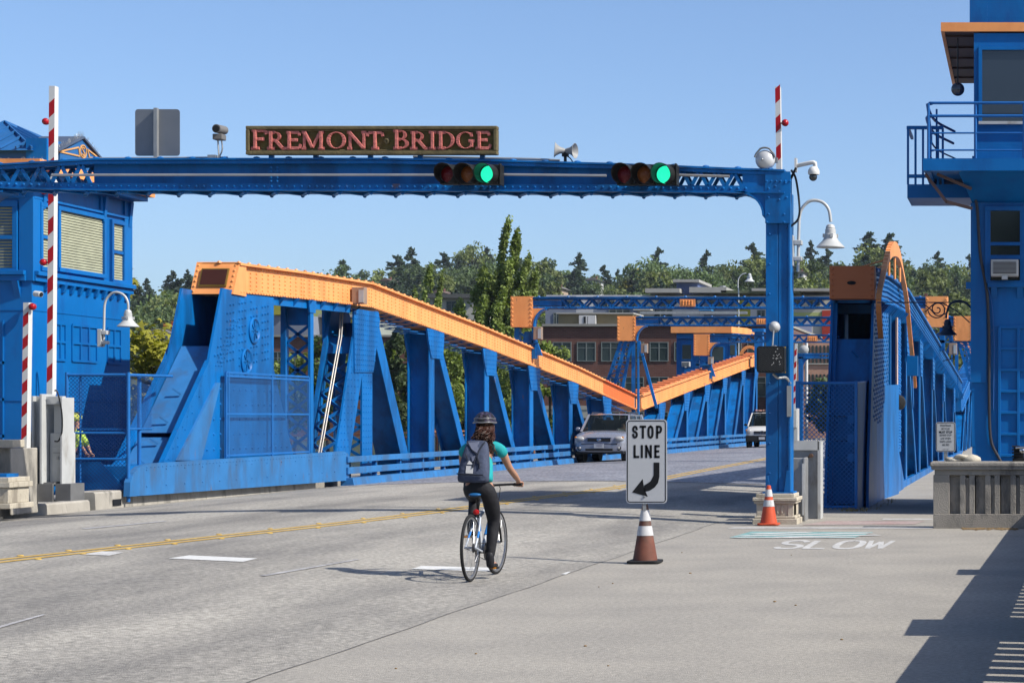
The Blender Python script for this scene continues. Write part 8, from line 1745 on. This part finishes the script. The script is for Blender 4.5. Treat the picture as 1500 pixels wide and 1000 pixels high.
def pop_crown(stems, n, sd, ls=.32):
    """stems: (x,y,z0,h,r,lean) narrow upright plumes"""
    def f(mb):
        rr = random.Random(sd); tot = sum(s[3]*s[4] for s in stems)
        for (x, y, z0, h, r_, ln) in stems:
            k = int(n*h*r_/tot); sub = [(rr.random()**.8, rr.uniform(0, 6.28), rr.uniform(.2, 1)) for _ in range(int(h*3))]
            for j in range(k):
                t, a, q = rr.choice(sub); t2 = t+rr.gauss(0, .025); rad_ = r_*(max(0, math.sin(min(1, max(0, t2)*1.25+.12)*math.pi))**.6 if t2 < .75 else max(0, 1-t2)*2.4)+.1
                d = Vector((rr.gauss(0, 1), rr.gauss(0, 1), rr.gauss(0, 1.8))).normalized()*rr.uniform(.1, .42)*min(1.2, r_*.6)
                leaf(mb, Vector((x+ln*max(0, t2)**1.25+rad_*q*math.cos(a), y+rad_*q*math.sin(a), z0+h*t2+rad_*q*.5))+d, ls, rr)
    return f
protos = []
hide = (0, 0, 0)
for i, (H, W_, n) in enumerate(((19, 5.2, 4200), (17, 4.4, 3600), (20, 5.8, 4600), (15, 4.2, 3200))): protos.append(('c', H, tree('conifer_tree', 'dark pointed conifer standing on the wooded hill', 'tree', CON, con_crown(H, W_, n, 100+i, .62), 'conifers on the wooded hill', H=H, tr=.3, limbs=0)))
for i, (H, W_, n, m) in enumerate(((13, 12, 3600, DEC), (15, 11, 3600, DEC), (11, 10, 3000, OLV), (14, 12, 3600, DEC), (12, 11, 3200, OLV))): protos.append(('d', H, tree('broadleaf_tree', 'rounded green broadleaf tree standing on the wooded hill', 'tree', m, dec_crown(H, W_, n, 200+i, .75), 'broadleaf trees on the wooded hill', H=H, tr=.35)))
protos.append(('y', 11, tree('broadleaf_tree', 'yellow leaved tree on the hill skyline above the middle portals', 'tree', YLF, dec_crown(11, 8, 2600, 300, .7), H=11)))
used = set()
SKY = [(150, 430), (195, 424), (215, 411), (232, 428), (252, 400), (275, 398), (290, 402), (330, 415), (400, 405), (470, 394), (503, 384), (530, 392), (560, 386), (582, 378), (603, 366), (625, 378), (650, 374), (672, 384), (692, 354), (712, 366), (740, 380), (765, 374), (800, 376), (826, 392), (848, 374), (862, 396), (885, 392), (905, 398), (925, 384), (946, 390), (964, 366), (985, 392), (1005, 388), (1035, 370), (1052, 384), (1075, 380), (1103, 360), (1125, 368), (1150, 376), (1188, 356), (1212, 368), (1235, 380), (1252, 384), (1273, 344), (1304, 346), (1325, 380), (1350, 378), (1374, 372), (1395, 384), (1420, 376), (1460, 380), (1510, 384)]
CONX = {215, 275, 503, 582, 603, 650, 672, 712, 848, 885, 905, 964, 1035, 1103, 1188, 1212, 1273, 1304, 1374, 1420, 290, 252}
def skyat(px):
    for (a, b), (c, d) in zip(SKY[:-1], SKY[1:]):
        if a <= px <= c: return b+(d-b)*(px-a)/(c-a)
    return 385
def put(kind, px, ptop, Y, label=None):
    c = P(px, ptop, Y); g = hz(c.x, Y)-.3; h = c.z-g
    if h < 4: g = c.z-9; h = 9
    cand = [p for p in protos if p[0] == kind]; k = R.randrange(len(cand)); kd, H, o = cand[k]
    if h > 1.9*H*.8 and kind == 'd': g = c.z-H*1.25; h = H*1.25
    if h > 1.6*H: g = c.z-H*1.5; h = H*1.5
    s = h/H; o2 = o if o.name not in used else copyt(o); used.add(o.name); used.add(o2.name)
    wx_ = s*(R.uniform(.85, 1.15) if kind != 'c' else R.uniform(1.0, 1.75)); place(o2, (c.x, Y, g), R.uniform(0, 6.28), (wx_, wx_, s))
    if label: o2['label'] = label
for px, py in SKY: put('c' if px in CONX else 'd', px, py-(3 if px in CONX else -7), R.uniform(625, 690))
for Y0, off, st in ((600, 10, 27), (540, 22, 30), (480, 40, 33), (430, 58, 36), (380, 78, 40)):
    px = 170+R.uniform(0, 20)
    while px < 1480:
        if not (300 < px < 395 and off > 30): put('c' if R.random() < .38 else 'd', px, skyat(px)+off*R.uniform(.7, 1.25) if off > 10 else skyat(px)+R.uniform(6, 22), Y0+R.uniform(-22, 22))
        px += st*R.uniform(.8, 1.2)
put('y', 934, 388, 600)
for a_, b_, c_ in ((204, 418, 440), (222, 424, 420), (240, 430, 400), (262, 410, 430), (280, 404, 440), (296, 412, 430), (250, 440, 380), (228, 446, 370), (272, 436, 385)): put('c' if c_ > 400 else 'd', a_, b_, c_)
# nearer trees
def at(px, Y): return P(px, 0, Y).x
Yp = 150.0
tree('poplar_tree', 'tall windblown poplar leaning right behind the left truss, highest tree in the picture', 'tree', POP,
     pop_crown([(-.9, 0, 0, 15.9, 1.14, 2.1), (-.1, .3, 0, 15.2, 1.14, 2.0), (.6, 0, 0, 13.4, 1.14, 2.1), (-1.3, 0, 0, 12.6, 1.44, .8), (-2.2, .5, 0, 10.8, 1.52, .1), (1.3, .4, 0, 12.2, 1.52, 1.9), (.2, -.8, 0, 12.8, 1.52, 1.3), (-.8, -.9, 0, 12.2, 1.52, 1.0), (1.9, -.4, 0, 10.6, 1.52, 1.0), (-1.9, -1, 0, 9.4, 1.76, .2), (-.9, -1.3, 0, 10.2, 1.76, .5), (.3, -1.4, 0, 10.2, 1.76, .6), (1.3, -1.2, 0, 9.8, 1.76, .8), (2.4, -.9, 0, 8.6, 1.60, .5), (-2.6, -.6, 0, 7.6, 1.60, 0)], 105000, 11, .27), H=12, tr=.3, limbs=4, loc=(at(718, Yp), Yp, -.3), lean=.8)
tree('poplar_tree', 'slimmer poplar rising above the orange chord left of the tallest one', 'tree', POP, pop_crown([(-.5, 0, 0, 12.6, .75, 1.4), (.1, .3, 0, 12.0, .75, 1.5), (-.8, -.3, 0, 10.8, .8, .7), (.6, -.2, 0, 10.4, .8, .8), (-.1, -.6, 0, 9.4, .9, .4)], 22000, 12, .27), H=10, tr=.2, limbs=3, loc=(at(612, 148), 148, -.3), lean=.5)
tree('poplar_tree', 'dark narrow poplar filling the gap beside the big gusset of the left truss', 'tree', DEC, pop_crown([(0, 0, 0, 8.0, 1.5, .1), (.7, -.3, 0, 7.3, 1.4, .1), (-.8, .2, 0, 6.6, 1.4, 0)], 14000, 13, .30), H=7, tr=.2, limbs=2, loc=(at(582, 142), 142, -.3))
k = 0
for px, Y, h, w, m, lb in ((432, 146, 7.0, 3.6, POP, 'green street tree seen through the lattice post'), (480, 144, 8.2, 3.4, SHR, 'pale green street tree right of the lattice post'), (556, 150, 8.2, 3.0, POP, 'street tree between the big gusset and the dark poplar'), (660, 146, 7.6, 4.2, POP, 'street tree below the tall poplar, left of its trunk'), (756, 144, 6.8, 3.4, POP, 'street tree at the right foot of the tall poplar'), (805, 150, 8.0, 2.8, POP, 'slim street tree beside the nearest portal leg'), (640, 150, 6, 4, DEC, 'dark street tree behind the third post of the truss'), (410, 150, 6.2, 3, SHR, 'small street tree at the edge of the riveted plate')):
    tree('street_tree', lb, 'tree', m, dec_crown(h, w, 4200, 400+k, .30, .08, 34), 'street trees behind the left truss', H=h*.9, tr=.14, limbs=5, loc=(at(px, Y), Y, -.2)); k += 1
for px, Y, h, w in ((1240, 165, 6, 6), (1350, 240, 13, 12), (1400, 230, 12, 10), (1330, 260, 12, 12)): tree('street_tree', 'leafy tree beyond the right truss near picture column %d' % px if False else {1240: 'bushy tree hidden low behind the right truss', 1350: 'leafy tree over the right truss slope', 1400: 'leafy tree next to the right tower', 1330: 'leafy tree right of the orange arch'}[px], 'tree', DEC if px != 1400 else OLV, dec_crown(h, w, 4500, 500+px, .5, .1, 30), H=h*.9, tr=.2, limbs=5, loc=(at(px, Y), Y, -.2))
# maple by the left house: big bright leaves
def maple(cs, n, sd, ls):
    def f(mb):
        rr = random.Random(sd)
        for i in range(n):
            c, s = rr.choice(cs); d = Vector((rr.gauss(0, 1), rr.gauss(0, 1), rr.gauss(0, .7))).normalized(); p = Vector(c)+d*s*rr.uniform(.3, 1.05); nn = Vector((rr.gauss(.3, .6), rr.gauss(-.3, .6), 1)).normalized(); a = nn.orthogonal().normalized(); a = Matrix.Rotation(rr.uniform(0, 6.28), 3, nn) @ a; b = nn.cross(a); q = ls*rr.uniform(.6, 1.2)
            star = []
            for k_ in range(10): t = 2*math.pi*k_/10; l_ = q*(.55 if k_ % 2 == 0 else .22); star.append(p+a*l_*math.cos(t)+b*l_*math.sin(t)-nn*.04*(k_ % 2 == 0))
            mb.face(star)
    return f
Ym = 53.0; ox = at(222, Ym)
def mc(px, py, s, dy=0): v = P(px, py, Ym+dy); return ((v.x-ox, dy, v.z+2.0), s)
cs = [mc(212, 500, .45), mc(228, 495, .5, 1), mc(205, 520, .5), mc(240, 515, .5), mc(222, 530, .5, 1), mc(258, 522, .5), mc(210, 550, .5), mc(245, 548, .55), mc(225, 575, .6), mc(262, 545, .45, 1), mc(205, 590, .6), mc(245, 590, .6), mc(268, 580, .5)]
r = tree('maple_tree', 'bright yellow green broad leaved tree between the left house and the truss', 'tree', MAP, maple(cs, 720, 21, .34), H=5.5, tr=.09, limbs=6, loc=(ox, Ym, -2.0))
Ym2 = 50.0; ox2 = at(190, Ym2); V_ = lambda px, py, s: (((P(px, py, Ym2).x-ox2), 0, P(px, py, Ym2).z+2), s)
r = tree('maple_tree', 'leafy branch tips peeping past the right edge of the left bridge house', 'tree', MAP, maple([V_(197, 384, .12), V_(205, 392, .14), V_(200, 402, .14), V_(209, 410, .15), V_(195, 415, .15), V_(190, 400, .3), V_(180, 430, .6), V_(175, 480, .8)], 240, 22, .26), H=7.6, tr=.08, limbs=4, loc=(ox2-.35, Ym2, -2.0))
Ym3 = 58.0
for px, py, sd in ((225, 560, 31), (262, 575, 32), (200, 590, 33)):
    tree('shrub', {225: 'greyish green shrub behind the left walkway rail', 262: 'greyish green shrub against the truss end post', 200: 'greyish green shrub behind the left chain link fence'}[px], 'shrub', SHR, dec_crown(3.4+P(0, py, Ym3).z*.4, 3.0, 2600, sd, .2, .02, 26), H=3, tr=.06, loc=(at(px, Ym3), Ym3, -1.6))
# dry weeds at the foot of the right fence
mb = MB()
for i in range(90): x = R.uniform(-3.35, -2.85); y = 37.4+R.uniform(-.12, .3)+(0 if R.random() < .6 else R.uniform(0, 5)); p = Vector((x, y, 0)) if y < 38 else Vector((-2.75+R.gauss(0, .06), y, 0)); h = R.uniform(.02, .10); a = R.uniform(0, 6.28); d = Vector((math.cos(a)*.05, math.sin(a)*.05, h)); mb.add([p+Vector((-.008, 0, 0)), p+Vector((.008, 0, 0)), p+d], [(0, 1, 2)])
o = mb.build('dry_weeds', mat('straw', (0.36, 0.27, 0.11), 0.9)); o['kind'] = 'stuff'; o['label'] = 'dry straw coloured weeds along the foot of the right fence'; o['category'] = 'weeds'
mb = MB()
for i in range(240): p = Vector((R.uniform(-.95, -.1), 31.25+R.gauss(0, .12), .012)); mb.sph(p, R.uniform(.008, .022), 5, 3, (1.5, 1, .4))
o = mb.build('dry_leaf_litter', mat('dry_leaf', (0.30, 0.20, 0.10), 0.9)); o['kind'] = 'stuff'; o['label'] = 'heap of dry leaves at the foot of the right parapet'; o['category'] = 'litter'

# trees behind the camera, mirrored dark in the tower windows
for k, (x, y, h) in enumerate(((3, -22, 13), (-7, -28, 15), (12, -26, 14), (22, -20, 13))):
    tree('street_tree', 'dark leafy tree across the street, seen only as a reflection in the tower glass', 'tree', DEC, dec_crown(h, h*.95, 2500, 700+k, .9, .1, 30), 'trees reflected in the tower windows', H=h*.9, tr=.25, limbs=5, loc=(x, y, 0))

# ================================================================ HAZE
hb = MB(); hb.box((-900, -60, -14), (1000, 1200, 95)); hz_ = hb.build('haze', mat('tmp', (1, 1, 1))); hz_['kind'] = 'stuff'; hz_['label'] = 'thin summer haze lying over the whole place'; hz_['category'] = 'haze'
hm_ = bpy.data.materials.new('haze_air'); hm_.use_nodes = True; t_ = hm_.node_tree; t_.nodes.clear(); vo = t_.nodes.new('ShaderNodeVolumePrincipled'); ou = t_.nodes.new('ShaderNodeOutputMaterial'); t_.links.new(vo.outputs[0], ou.inputs['Volume'])
vo.inputs['Color'].default_value = (0.75, 0.86, 1.0, 1); vo.inputs['Density'].default_value = 0.00007; vo.inputs['Anisotropy'].default_value = 0.0
hz_.data.materials.clear(); hz_.data.materials.append(hm_)
